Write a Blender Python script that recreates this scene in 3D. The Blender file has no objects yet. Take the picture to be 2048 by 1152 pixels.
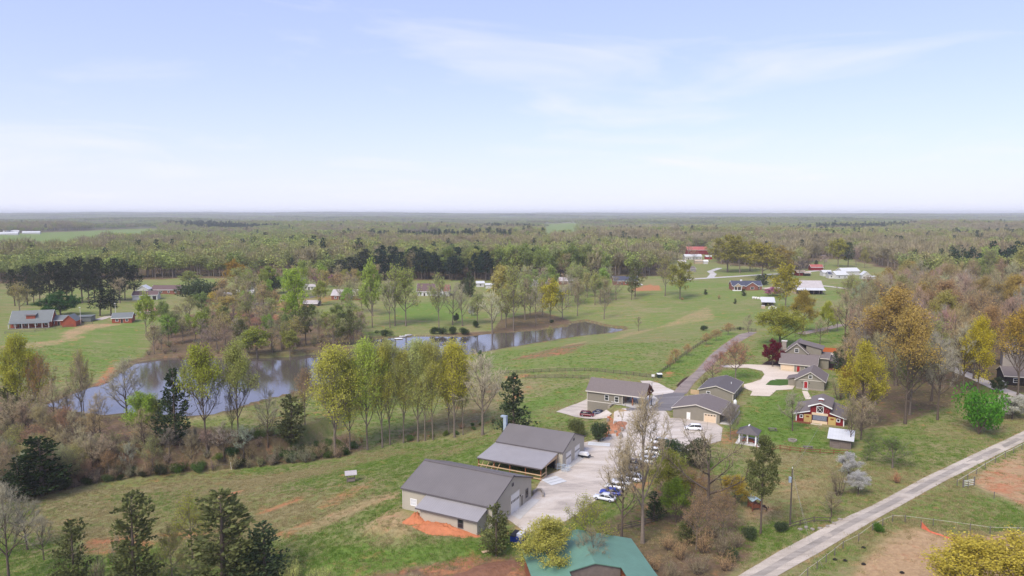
import bpy, math, random
import numpy as np
from mathutils import Vector
from mathutils.geometry import delaunay_2d_cdt
sc = bpy.context.scene
C = sc.collection
RAD = math.radians

# ---------------------------------------------------------------- camera
CAM_Z = 58.0; FPX = 1430.0; EYE_ROW = 426.0          # drone height, focal length and eye level on a 2048 px wide sheet
PITCH = math.atan((576 - EYE_ROW) / FPX)
cam = bpy.data.cameras.new('drone_camera'); cam.sensor_width = 36; cam.lens = 36 * FPX / 2048
cam.clip_start = 0.5; cam.clip_end = 90000
cam_o = bpy.data.objects.new('drone_camera', cam); C.objects.link(cam_o)
cam_o.location = (0, 0, CAM_Z); cam_o.rotation_euler = (RAD(90) - PITCH, 0, 0)
sc.camera = cam_o
# ---------------------------------------------------------------- sky, sun, exposure
SUN_EL, SUN_AZ = 48.0, 215.0                          # azimuth clockwise from +Y: behind the camera, to the left
SUN_STRENGTH, SKY_STRENGTH, EXPOSURE = 2.0, 0.10, 0.98
w = bpy.data.worlds.new('World'); sc.world = w; w.use_nodes = True
nt = w.node_tree; N = nt.nodes; L = nt.links; N.clear()
out = N.new('ShaderNodeOutputWorld'); bg = N.new('ShaderNodeBackground'); sky = N.new('ShaderNodeTexSky')
sky.sky_type = 'NISHITA'; sky.sun_disc = False; sky.sun_elevation = RAD(SUN_EL); sky.sun_rotation = RAD(SUN_AZ)
sky.altitude = 200; sky.air_density = 1.0; sky.dust_density = 1.2; sky.ozone_density = 2.0
tc = N.new('ShaderNodeTexCoord')
sep = N.new('ShaderNodeSeparateXYZ'); L.new(tc.outputs['Generated'], sep.inputs[0])
def wmath(op, a, b=None, clamp=False):
    n = N.new('ShaderNodeMath'); n.operation = op; n.use_clamp = clamp
    for i, v in enumerate((a, b)):
        if v is None: continue
        if isinstance(v, (int, float)): n.inputs[i].default_value = v
        else: L.new(v, n.inputs[i])
    return n.outputs[0]
# thin high cloud laid on a flat layer: direction / (height + small)
zc = wmath('ADD', wmath('MAXIMUM', sep.outputs[2], 0.0), 0.10)
cx = wmath('DIVIDE', sep.outputs[0], zc); cy = wmath('DIVIDE', sep.outputs[1], zc)
cmb = N.new('ShaderNodeCombineXYZ'); L.new(cx, cmb.inputs[0]); L.new(cy, cmb.inputs[1])
mp = N.new('ShaderNodeMapping'); L.new(cmb.outputs[0], mp.inputs[0])
mp.inputs['Scale'].default_value = (0.8, 1.0, 1); mp.inputs['Rotation'].default_value = (0, 0, RAD(20)); mp.inputs['Location'].default_value = (5.64, 2.71, 4.57)
nz = N.new('ShaderNodeTexNoise'); L.new(mp.outputs[0], nz.inputs['Vector'])
nz.inputs['Scale'].default_value = 0.75; nz.inputs['Detail'].default_value = 9; nz.inputs['Roughness'].default_value = 0.56; nz.inputs['Distortion'].default_value = 0.8
rmp = N.new('ShaderNodeValToRGB'); L.new(nz.outputs['Fac'], rmp.inputs[0])
rmp.color_ramp.elements[0].position = 0.50; rmp.color_ramp.elements[1].position = 0.78
veil = wmath('MULTIPLY', rmp.outputs[0], 0.85)
mixc = N.new('ShaderNodeMixRGB'); mixc.inputs[2].default_value = (5.0, 5.0, 5.6, 1)
L.new(veil, mixc.inputs[0])
tint = N.new('ShaderNodeMixRGB'); tint.blend_type = 'MULTIPLY'; tint.inputs[0].default_value = 1; tint.inputs[2].default_value = (.90, .865, 1.03, 1)
pale = N.new('ShaderNodeMixRGB')   # thin high overcast, thicker to the eye low down
low = wmath('POWER', 2.718, wmath('MULTIPLY', wmath('MAXIMUM', sep.outputs[2], 0.0), -9.0))
pcol = N.new('ShaderNodeMixRGB'); L.new(low, pcol.inputs[0]); pcol.inputs[1].default_value = (3.9, 4.5, 6.4, 1); pcol.inputs[2].default_value = (5.75, 6.15, 6.0, 1); L.new(pcol.outputs[0], pale.inputs[2])
L.new(wmath('ADD', wmath('MULTIPLY', wmath('POWER', 2.718, wmath('MULTIPLY', wmath('MAXIMUM', sep.outputs[2], 0.0), -11.0)), 0.42), 0.48), pale.inputs[0])
L.new(sky.outputs[0], pale.inputs[1]); L.new(pale.outputs[0], tint.inputs[1]); L.new(tint.outputs[0], mixc.inputs[1]); L.new(mixc.outputs[0], bg.inputs[0])
bg.inputs[1].default_value = SKY_STRENGTH; L.new(bg.outputs[0], out.inputs[0])
sun = bpy.data.lights.new('sun', 'SUN'); sun.energy = SUN_STRENGTH; sun.angle = RAD(26); sun.color = (1.0, 0.94, 0.82)
sun_o = bpy.data.objects.new('sun', sun); C.objects.link(sun_o)
az, el = RAD(SUN_AZ), RAD(SUN_EL)
sdir = Vector((math.sin(az) * math.cos(el), math.cos(az) * math.cos(el), math.sin(el)))
sun_o.rotation_euler = sdir.to_track_quat('Z', 'Y').to_euler(); sun_o.location = (-60, -80, 200)
sc.view_settings.view_transform = 'Standard'; sc.view_settings.look = 'None'
sc.view_settings.exposure = EXPOSURE; sc.view_settings.gamma = 1; sc.view_settings.use_curve_mapping = False
sc.render.engine = 'CYCLES'; cy_ = sc.cycles
cy_.max_bounces = 5; cy_.diffuse_bounces = 2; cy_.glossy_bounces = 2; cy_.transmission_bounces = 2; cy_.transparent_max_bounces = 4; cy_.volume_bounces = 0
HAZE = 1.1e-4
cy_.use_denoising = True; cy_.caustics_reflective = False; cy_.caustics_refractive = False

# ---------------------------------------------------------------- geometry of the view (used to survey ground points)
_fw = np.array([0, math.cos(PITCH), -math.sin(PITCH)]); _up = np.array([0, math.sin(PITCH), math.cos(PITCH)])
def ray(px, py): return _fw + np.array([(px - 1024) / FPX, 0, 0]) + (576 - py) / FPX * _up
def atz(px, py, z):
    d = ray(px, py); t = (z - CAM_Z) / d[2]; return np.array([d[0] * t, d[1] * t, z])
def proj(p):
    q = np.array([p[0], p[1], p[2] - CAM_Z]); k = q @ _fw
    return 1024 + FPX * q[0] / k, 576 - FPX * (q @ _up) / k

# ---------------------------------------------------------------- terrain
LAKE_Z = -7.3
LAKE = [(97,811),(158,785),(180,775),(214,766),(226,757),(248,741),(266,729),(282,723),(330,716),(448,716),(527,716),(583,713),(651,706),
 (719,698),(746,690),(752,678),(822,673),(927,674),(979,668),(1072,661),(1135,653),(1141,647),(1172,643),(1212,653),(1245,657),
 (1246,662),(1222,667),(1160,672),(1072,686),(1000,697),(931,710),(885,716),(750,746),(619,779),(572,800),(515,820),(454,838),(384,840),(300,834),(203,828),(162,824)]
lake_w = np.array([atz(a, b, LAKE_Z)[:2] for a, b in LAKE])
CTRL = [(880,1040,0),(845,1060,-.2),(960,1080,-.2),(1060,1000,0),(1000,930,0),(1120,920,0),(1170,880,0),(1100,1020,0),(1250,900,0),(1300,830,0),(1350,790,.2),(1440,850,0),
 (1500,800,.4),(1580,740,1),(1620,780,1),(1640,850,.5),(1480,890,0),(1300,1000,-.4),(1580,1050,0),(1480,1152,-.4),(1700,1050,.5),(1850,960,1),(2048,870,2),(2048,1000,1),
 (1900,1140,0),(1780,880,1.2),(1900,820,2.5),(2040,760,3.5),(1480,680,1),(1510,664,1.2),(1140,825,-3.4),(1200,835,-3.4),(1245,850,-.3),(1100,850,-3.6),(1050,830,-4.5),
 (1080,780,-4),(1000,765,-5),(1150,748,-2.4),(1300,742,-.6),(1300,765,-.2),(1100,700,-3.4),(1250,690,-1.2),(1380,690,0),(1000,712,-6),(950,712,-6.9),(1050,692,-6.8),(1150,676,-6.6),(1250,668,-6),
 (740,755,-6.9),(630,795,-6.4),(560,825,-6.2),(500,845,-6.2),(440,850,-6.6),(330,850,-7),(200,845,-7.4),
 (970,880,-6.5),(900,885,-9),(860,890,-10),(740,895,-11.5),(680,910,-12.3),(560,915,-13),(440,935,-13),(200,965,-13),(60,1000,-12.5),(560,870,-11),(700,850,-9.5),(850,830,-8),(950,830,-7),
 (900,880,-8.2),(975,868,-3.2),(820,905,-8),(700,960,-6.2),(600,965,-7.3),(500,1005,-7.2),(400,1000,-9),(300,1040,-8.5),(600,1065,-4.6),(700,1040,-3),(780,1000,-1.6),(900,900,-5),(940,900,-2),
 (700,1140,-3.2),(500,1150,-5),(250,1150,-7.5),(60,1120,-9),(850,1130,-1.2),(1000,1145,-.7),(60,860,-10.5),(150,830,-8.5),(0,800,-6.9),(80,790,-7),
 (500,690,-5.5),(650,680,-5),(420,660,-4),(500,590,.5),(870,592,-.5),(850,640,-4.8),(800,665,-6.9),(950,662,-6.9),(1050,640,-5.6),(1000,600,-1.5),(1100,600,-2),(1180,625,-6),(1250,625,-4.5),
 (1300,582,-.5),(1400,600,-1.2),(1350,560,.6),(1490,582,1.4),(1500,640,-1.2),(1600,592,1.8),(1700,560,2.5),(1800,590,2.5),(1620,640,.4),(1700,690,1.4),(1380,640,-3.2),(1300,645,-5.2),(1400,658,-2.2),(1330,668,-3),
 (100,655,-1.2),(245,645,-1.2),(320,592,1),(150,705,-4.8),(200,745,-6.6),(50,725,-5),(290,695,-5.6),(0,600,1),(100,560,2),(0,690,-3),(380,610,-.2),(620,600,-.2),(740,600,-.5),
 (200,520,2),(600,535,2),(1000,530,2),(1400,505,3),(1900,520,4),(1950,650,4),(1600,520,3),(700,560,1),(1200,560,1)]
cp = np.array([atz(a, b, z) for a, b, z in CTRL])
cp = np.vstack([cp, [[-30,40,-3],[30,40,-.5],[90,40,0],[-90,40,-8],[-160,90,-10],[170,90,1.5],[0,-60,-3],[-200,-60,-8],[200,-60,1],[300,200,4],[-300,200,-6],[-420,420,1],[480,420,6],[0,900,3],[-700,900,3],[700,900,5]]])
def _U(r2): return np.where(r2 > 0, r2 * np.log(np.maximum(r2, 1e-12)), 0)
def _tps(c, v, lam):
    n = len(c); K = _U(((c[:, None] - c[None]) ** 2).sum(-1)) + lam * np.eye(n)
    P = np.hstack([np.ones((n, 1)), c]); A = np.zeros((n + 3, n + 3)); A[:n, :n] = K; A[:n, n:] = P; A[n:, :n] = P.T
    return np.linalg.solve(A, np.concatenate([v, np.zeros(3)]))
_cs = cp[:, :2] / 100.0; _co = _tps(_cs, cp[:, 2], 0.004)
def base_far(x, y):
    d = np.hypot(x, y)
    a = np.clip((d - 700) / 900, 0, 1) * 9 + np.clip((d - 3000) / 6000, 0, 1) * 12
    u = np.sin(x / 610 + 1.3 * np.sin(y / 900) + .5) * np.sin(y / 540 + .8) + .5 * np.sin(x / 270 + y / 310 + 2)
    far = np.clip((d - 6000) / 7000, 0, 1)
    rid = 48 + 9 * np.sin(x / 2900 + .7 + y / 5200) + 5 * np.sin(x / 1100 + y / 2100) + 3 * np.sin(x / 490 + 1)
    return 2 + a * u * (1 - .6 * far) + far * rid
def sdf_poly(P, X, Y):
    ins = np.zeros(X.shape, bool); dm = np.full(X.shape, 1e18)
    for i in range(len(P)):
        x1, y1 = P[i - 1]; x2, y2 = P[i]
        c = ((y1 > Y) != (y2 > Y)) & (X < (x2 - x1) * (Y - y1) / (y2 - y1 + 1e-12) + x1); ins ^= c
        dx, dy = x2 - x1, y2 - y1; t = np.clip(((X - x1) * dx + (Y - y1) * dy) / (dx * dx + dy * dy + 1e-9), 0, 1)
        dm = np.minimum(dm, (X - x1 - t * dx) ** 2 + (Y - y1 - t * dy) ** 2)
    return np.where(ins, -1, 1) * np.sqrt(dm)
def spaced(lo, hi, step, ends, g=1.06):
    v = list(np.arange(lo, hi + 1e-6, step)); s = step
    while v[-1] < ends[1]: s *= g; v.append(v[-1] + s)
    s = step; v = v[::-1]
    while v[-1] > ends[0]: s *= g; v.append(v[-1] - s)
    return np.array(v[::-1])
GX = spaced(-190, 190, 2.0, (-15000, 15000)); GY = spaced(96, 400, 2.0, (-2500, 15500), 1.055)
XX, YY = np.meshgrid(GX, GY)
# building pads: x, y, rot, u0, u1, v0, v1, z
UR = RAD(-27.5); VR = RAD(62.5)
PADS = [(-21.5,135.7,UR,-1,21,-5,17,0.0),(-3.5,165.4,UR,-2,19,-11,14,0.0),(23.4,217.7,UR,-4,7.2,-5,8,-3.4),(23.4,217.7,UR,9.5,24,-6,13,0.0),
 (68.4,216.7,VR,-2,18,-1,12,0.0),(57.3,192.7,VR,-2,14,-4,14,0.0),(97.2,256.1,UR,-2,26,-1,24,1.0),(100.3,225.2,VR,-2,14,-2,12,1.0),(89.7,188.4,VR,-3,14,-1,14,.5),
 (57.6,172,UR,-2,9,-2,10,.0),(79,172,UR,-2,8,-2,9,.3),(10.3,112,RAD(-82),-1,20,-10,10,-.2)]
def terrain_raw(X, Y):
    sh = X.shape; P = np.stack([X.ravel(), Y.ravel()], 1) / 100.0; z = np.zeros(len(P))
    for i in range(0, len(P), 20000):
        q = P[i:i + 20000]; q = np.clip(q, [-9, -3], [9, 11])
        r2 = ((q[:, None] - _cs[None]) ** 2).sum(-1); z[i:i + 20000] = _U(r2) @ _co[:-3] + _co[-3] + q @ _co[-2:]
    z = z.reshape(sh)
    d = np.hypot(X, Y); wgt = np.clip((np.maximum(d, np.abs(X) * 1.5) - 560) / 380, 0, 1); wgt = wgt * wgt * (3 - 2 * wgt)
    wgt = np.maximum(wgt, np.clip((-Y - 60) / 200, 0, 1))
    return np.clip(z, -14, 9) * (1 - wgt) + base_far(X, Y) * wgt
ZZ = terrain_raw(XX, YY)
for (x0, y0, r, u0, u1, v0, v1, pz) in PADS:
    U = (XX - x0) * math.cos(r) + (YY - y0) * math.sin(r); V = -(XX - x0) * math.sin(r) + (YY - y0) * math.cos(r)
    dd = np.hypot(np.maximum(np.maximum(u0 - U, U - u1), 0), np.maximum(np.maximum(v0 - V, V - v1), 0))
    k = np.clip(1 - dd / 4.0, 0, 1); k = k * k * (3 - 2 * k); ZZ = ZZ * (1 - k) + pz * k
near = (np.abs(XX) < 260) & (YY > 100) & (YY < 480)
S = np.full(XX.shape, 1e3); S[near] = sdf_poly(lake_w, XX[near], YY[near])
ZZ = np.where(S < 0, np.minimum(ZZ, LAKE_Z - .25 + S * .35), np.where(S < 30, np.maximum(ZZ, LAKE_Z + .12 + np.clip(S, 0, 6) * .09), ZZ))
ZZ = np.maximum(ZZ, -16)
ZZ += (near & (S > 3)) * (.10 * np.sin(XX * .61 + 1.7 * np.sin(YY * .37)) * np.sin(YY * .53 + XX * .21)) * np.clip(1 - 0, 0, 1) * 0.6
def gz(x, y):
    i = min(max(int(np.searchsorted(GX, x)) - 1, 0), len(GX) - 2); j = min(max(int(np.searchsorted(GY, y)) - 1, 0), len(GY) - 2)
    a = (x - GX[i]) / (GX[i + 1] - GX[i]); b = (y - GY[j]) / (GY[j + 1] - GY[j])
    return float((ZZ[j, i] * (1 - a) + ZZ[j, i + 1] * a) * (1 - b) + (ZZ[j + 1, i] * (1 - a) + ZZ[j + 1, i + 1] * a) * b)
def gzv(X, Y):
    i = np.clip(np.searchsorted(GX, X) - 1, 0, len(GX) - 2); j = np.clip(np.searchsorted(GY, Y) - 1, 0, len(GY) - 2)
    a = (X - GX[i]) / (GX[i + 1] - GX[i]); b = (Y - GY[j]) / (GY[j + 1] - GY[j])
    return (ZZ[j, i] * (1 - a) + ZZ[j, i + 1] * a) * (1 - b) + (ZZ[j + 1, i] * (1 - a) + ZZ[j + 1, i + 1] * a) * b
def at(px, py):                                       # ground point seen at a spot of the survey sheet
    d = ray(px, py); t = 40.0; st = 3.0
    while t < 30000:
        x, y, z = d[0] * t, d[1] * t, CAM_Z + d[2] * t
        if z <= gz(x, y):
            lo, hi = t - st, t
            for _ in range(18):
                m = (lo + hi) / 2
                if CAM_Z + d[2] * m <= gz(d[0] * m, d[1] * m): hi = m
                else: lo = m
            t = hi; return Vector((d[0] * t, d[1] * t, gz(d[0] * t, d[1] * t)))
        st = max(3.0, t * .015); t += st
    return Vector((d[0] * t, d[1] * t, 0))

# ---------------------------------------------------------------- object helpers
def lin(r, g, b):
    f = lambda c: (c / 255 / 12.92) if c <= 10 else ((c / 255 + .055) / 1.055) ** 2.4
    return (f(r), f(g), f(b), 1)
def tag(o, label=None, cat=None, group=None, kind=None):
    if label: o['label'] = label
    if cat: o['category'] = cat
    if group: o['group'] = group
    if kind: o['kind'] = kind
    return o
def empty(name, loc, rz=0, label=None, cat=None, group=None):
    o = bpy.data.objects.new(name, None); C.objects.link(o); o.location = loc; o.rotation_euler = (0, 0, rz); o.empty_display_size = .5
    return tag(o, label, cat, group)
class MB:
    def __init__(s): s.v = []; s.f = []
    def add(s, vs, fs):
        n = len(s.v); s.v += [tuple(map(float, a)) for a in vs]; s.f += [tuple(n + i for i in f) for f in fs]; return s
    def box(s, x0, x1, y0, y1, z0, z1):
        return s.add([(x0,y0,z0),(x1,y0,z0),(x1,y1,z0),(x0,y1,z0),(x0,y0,z1),(x1,y0,z1),(x1,y1,z1),(x0,y1,z1)],
                     [(3,2,1,0),(4,5,6,7),(0,1,5,4),(1,2,6,5),(2,3,7,6),(3,0,4,7)])
    def prism(s, poly, a0, a1, ax):                    # polygon given in the plane across axis ax, pushed from a0 to a1
        n = len(poly)
        P = (lambda a, p: (a, p[0], p[1])) if ax == 'u' else (lambda a, p: (p[0], a, p[1])) if ax == 'v' else (lambda a, p: (p[0], p[1], a))
        vs = [P(a0, p) for p in poly] + [P(a1, p) for p in poly]
        fs = [tuple(range(n)), tuple(range(2 * n - 1, n - 1, -1))] + [(i, n + i, n + (i + 1) % n, (i + 1) % n) for i in range(n)]
        return s.add(vs, fs)
    def bar(s, a, b, w, h=None):                       # square bar between two points
        a, b = Vector(a), Vector(b); d = (b - a).normalized(); up = Vector((0, 0, 1)) if abs(d.z) < .95 else Vector((0, 1, 0))
        x = d.cross(up).normalized() * w / 2; y = d.cross(x.normalized()).normalized() * (h or w) / 2
        vs = [p + q for p in (a, b) for q in (-x - y, x - y, x + y, -x + y)]
        return s.add(vs, [(3,2,1,0),(4,5,6,7),(0,1,5,4),(1,2,6,5),(2,3,7,6),(3,0,4,7)])
    def tube(s, pts, rad, n=6, caps=True):
        pts = [Vector(p) for p in pts]; vs = []; m = len(pts)
        for i, p in enumerate(pts):
            d = (pts[min(i + 1, m - 1)] - pts[max(i - 1, 0)]).normalized(); up = Vector((0, 0, 1)) if abs(d.z) < .9 else Vector((1, 0, 0))
            x = d.cross(up).normalized(); y = d.cross(x)
            r = rad[i] if isinstance(rad, (list, tuple)) else rad
            vs += [p + (x * math.cos(k * 2 * math.pi / n) + y * math.sin(k * 2 * math.pi / n)) * r for k in range(n)]
        fs = [(i * n + k, i * n + (k + 1) % n, (i + 1) * n + (k + 1) % n, (i + 1) * n + k) for i in range(m - 1) for k in range(n)]
        if caps: fs += [tuple(range(n - 1, -1, -1)), tuple((m - 1) * n + k for k in range(n))]
        return s.add(vs, fs)
    def mesh(s, name):
        m = bpy.data.meshes.new(name); m.from_pydata(s.v, [], s.f); m.update(); return m
    def build(s, name, mat, parent=None, smooth=False):
        m = s.mesh(name); m.materials.append(mat)
        if smooth: m.polygons.foreach_set('use_smooth', [True] * len(m.polygons))
        o = bpy.data.objects.new(name, m); C.objects.link(o)
        if parent is not None: o.parent = parent
        return o
def mesh_obj(name, me, parent=None, mat=None):
    if mat and not me.materials: me.materials.append(mat)
    o = bpy.data.objects.new(name, me); C.objects.link(o)
    if parent is not None: o.parent = parent
    return o

# ---------------------------------------------------------------- materials
MAT = {}
def mat(name, col, rough=.8, var=.12, scale=1.5, lines=None, metal=0, spec=.3, bump=0, bscale=8):
    if name in MAT: return MAT[name]
    m = bpy.data.materials.new(name); m.use_nodes = True; t = m.node_tree; n = t.nodes; l = t.links; b = n['Principled BSDF']
    b.inputs['Roughness'].default_value = rough; b.inputs['Metallic'].default_value = metal; b.inputs['Specular IOR Level'].default_value = spec
    tc = n.new('ShaderNodeTexCoord'); nz = n.new('ShaderNodeTexNoise'); nz.inputs['Scale'].default_value = scale; nz.inputs['Detail'].default_value = 5
    nz.inputs['Roughness'].default_value = .65; l.new(tc.outputs['Object'], nz.inputs['Vector'])
    mx = n.new('ShaderNodeMixRGB'); l.new(nz.outputs['Fac'], mx.inputs[0])
    c = np.array(col[:3]); mx.inputs[1].default_value = (*np.clip(c * (1 - 2 * var), 0, 1), 1); mx.inputs[2].default_value = (*np.clip(c * (1 + 2 * var), 0, 1), 1)
    last = mx.outputs[0]
    if lines:                                           # fine joints: (vector (x,y,z), pitch in m, width share, darkness)
        vec, pitch, share, dark = lines
        dt = n.new('ShaderNodeVectorMath'); dt.operation = 'DOT_PRODUCT'; l.new(tc.outputs['Object'], dt.inputs[0]); dt.inputs[1].default_value = vec
        mu = n.new('ShaderNodeMath'); mu.operation = 'DIVIDE'; l.new(dt.outputs['Value'], mu.inputs[0]); mu.inputs[1].default_value = pitch
        fr = n.new('ShaderNodeMath'); fr.operation = 'FRACT'; l.new(mu.outputs[0], fr.inputs[0])
        lt = n.new('ShaderNodeMath'); lt.operation = 'LESS_THAN'; l.new(fr.outputs[0], lt.inputs[0]); lt.inputs[1].default_value = share
        m2 = n.new('ShaderNodeMixRGB'); m2.blend_type = 'MULTIPLY'; l.new(lt.outputs[0], m2.inputs[0]); l.new(last, m2.inputs[1]); m2.inputs[2].default_value = (dark, dark, dark, 1)
        last = m2.outputs[0]
    l.new(last, b.inputs['Base Color'])
    if bump:
        bn = n.new('ShaderNodeTexNoise'); bn.inputs['Scale'].default_value = bscale; bn.inputs['Detail'].default_value = 6; l.new(tc.outputs['Object'], bn.inputs['Vector'])
        bp = n.new('ShaderNodeBump'); bp.inputs['Strength'].default_value = bump; bp.inputs['Distance'].default_value = .3; l.new(bn.outputs['Fac'], bp.inputs['Height']); l.new(bp.outputs[0], b.inputs['Normal'])
    MAT[name] = m; return m
def foliage_mat(name, transl=.42, var=.26, rough=.7):
    m = bpy.data.materials.new(name); m.use_nodes = True; t = m.node_tree; n = t.nodes; l = t.links; n.remove(n['Principled BSDF'])
    o = n['Material Output']; oi = n.new('ShaderNodeObjectInfo'); ge = n.new('ShaderNodeNewGeometry')
    mr = n.new('ShaderNodeMapRange'); l.new(ge.outputs['Random Per Island'], mr.inputs[0]); mr.inputs[3].default_value = 1 - var; mr.inputs[4].default_value = 1 + var
    mu = n.new('ShaderNodeMixRGB'); mu.blend_type = 'MULTIPLY'; mu.inputs[0].default_value = 1; l.new(oi.outputs['Color'], mu.inputs[1]); l.new(mr.outputs[0], mu.inputs[2])
    d = n.new('ShaderNodeBsdfDiffuse'); tr = n.new('ShaderNodeBsdfTranslucent'); ms = n.new('ShaderNodeMixShader'); ms.inputs[0].default_value = transl
    l.new(mu.outputs[0], d.inputs[0]); l.new(mu.outputs[0], tr.inputs[0]); l.new(d.outputs[0], ms.inputs[1]); l.new(tr.outputs[0], ms.inputs[2]); l.new(ms.outputs[0], o.inputs[0])
    return m
def far_foliage_mat(name, cols, transl=.25):            # one tree of a far wood: its own tint by its own random number
    m = bpy.data.materials.new(name); m.use_nodes = True; t = m.node_tree; n = t.nodes; l = t.links; n.remove(n['Principled BSDF'])
    o = n['Material Output']; oi = n.new('ShaderNodeObjectInfo'); ge = n.new('ShaderNodeNewGeometry')
    rp = n.new('ShaderNodeValToRGB'); rp.color_ramp.interpolation = 'LINEAR'
    e = rp.color_ramp.elements
    while len(e) < len(cols): e.new(.5)
    for i, c in enumerate(cols): e[i].position = i / (len(cols) - 1); e[i].color = c
    l.new(oi.outputs['Random'], rp.inputs[0])
    mr = n.new('ShaderNodeMapRange'); l.new(ge.outputs['Random Per Island'], mr.inputs[0]); mr.inputs[3].default_value = .6; mr.inputs[4].default_value = 1.4
    mu = n.new('ShaderNodeMixRGB'); mu.blend_type = 'MULTIPLY'; mu.inputs[0].default_value = 1; l.new(rp.outputs[0], mu.inputs[1]); l.new(mr.outputs[0], mu.inputs[2])
    d = n.new('ShaderNodeBsdfDiffuse'); tr = n.new('ShaderNodeBsdfTranslucent'); ms = n.new('ShaderNodeMixShader'); ms.inputs[0].default_value = transl
    l.new(mu.outputs[0], d.inputs[0]); l.new(mu.outputs[0], tr.inputs[0]); l.new(d.outputs[0], ms.inputs[1]); l.new(tr.outputs[0], ms.inputs[2]); l.new(ms.outputs[0], o.inputs[0])
    return m
# ---------------------------------------------------------------- the ground sheet and what grows on it
def wpoly(pts): return np.array([at(a, b)[:2] for a, b in pts])
TREELINE = [(-500,740),(-160,700),(-70,566),(0,566),(60,566),(120,560),(270,560),(380,556),(500,556),(700,557),(745,560),(970,560),(1000,562),(1180,560),(1240,556),(1330,552),(1345,508),(1415,503),(1440,528),(1600,543),(1640,518),(1700,518),(1790,542),(1800,556),(2048,590),(2072,600),(2095,800),(2600,800)]
_tx = [p[0] for p in TREELINE]; _ty = [p[1] for p in TREELINE]
FIELDS = [[(-60,472),(80,466),(200,460),(310,457),(322,464),(275,486),(180,502),(100,514),(60,524),(-60,528)],
          [(1091,449),(1154,448),(1156,484),(1080,484)], [(804,463),(884,463),(890,476),(800,477)], [(933,448),(1005,448),(1008,451),(935,451)],
          [(1050,444),(1160,443),(1165,447),(1050,447)]]
fields_w = [np.array([atz(a, b, 4)[:2] for a, b in P]) for P in FIELDS]
def proj_v(X, Y, Z):
    k = Y * math.cos(PITCH) - (Z - CAM_Z) * math.sin(PITCH); k = np.where(k < 5, 5, k)
    return 1024 + FPX * X / k, 576 - FPX * (Y * math.sin(PITCH) + (Z - CAM_Z) * math.cos(PITCH)) / k
PXX, PYY = proj_v(XX, YY, ZZ)
DD = np.hypot(XX, YY)
beyond = (PYY < np.interp(PXX, _tx, _ty)) & (YY > 100) | (DD > 1200) | ((YY < 40) & (np.abs(XX) > 200))
cov = np.zeros(XX.shape + (4,), np.float32); cov[..., 1] = .52
cov[..., 2] = np.where(beyond, 1, 0); cov[..., 3] = np.clip((DD - 1600) / 2500, 0, 1)
for P in fields_w:
    s = sdf_poly(P, XX, YY); k = np.clip(-s / 30 + .5, 0, 1); cov[..., 2] *= 1 - k; cov[..., 3] *= 1 - k; cov[..., 1] = cov[..., 1] * (1 - k) + .95 * k
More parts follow.
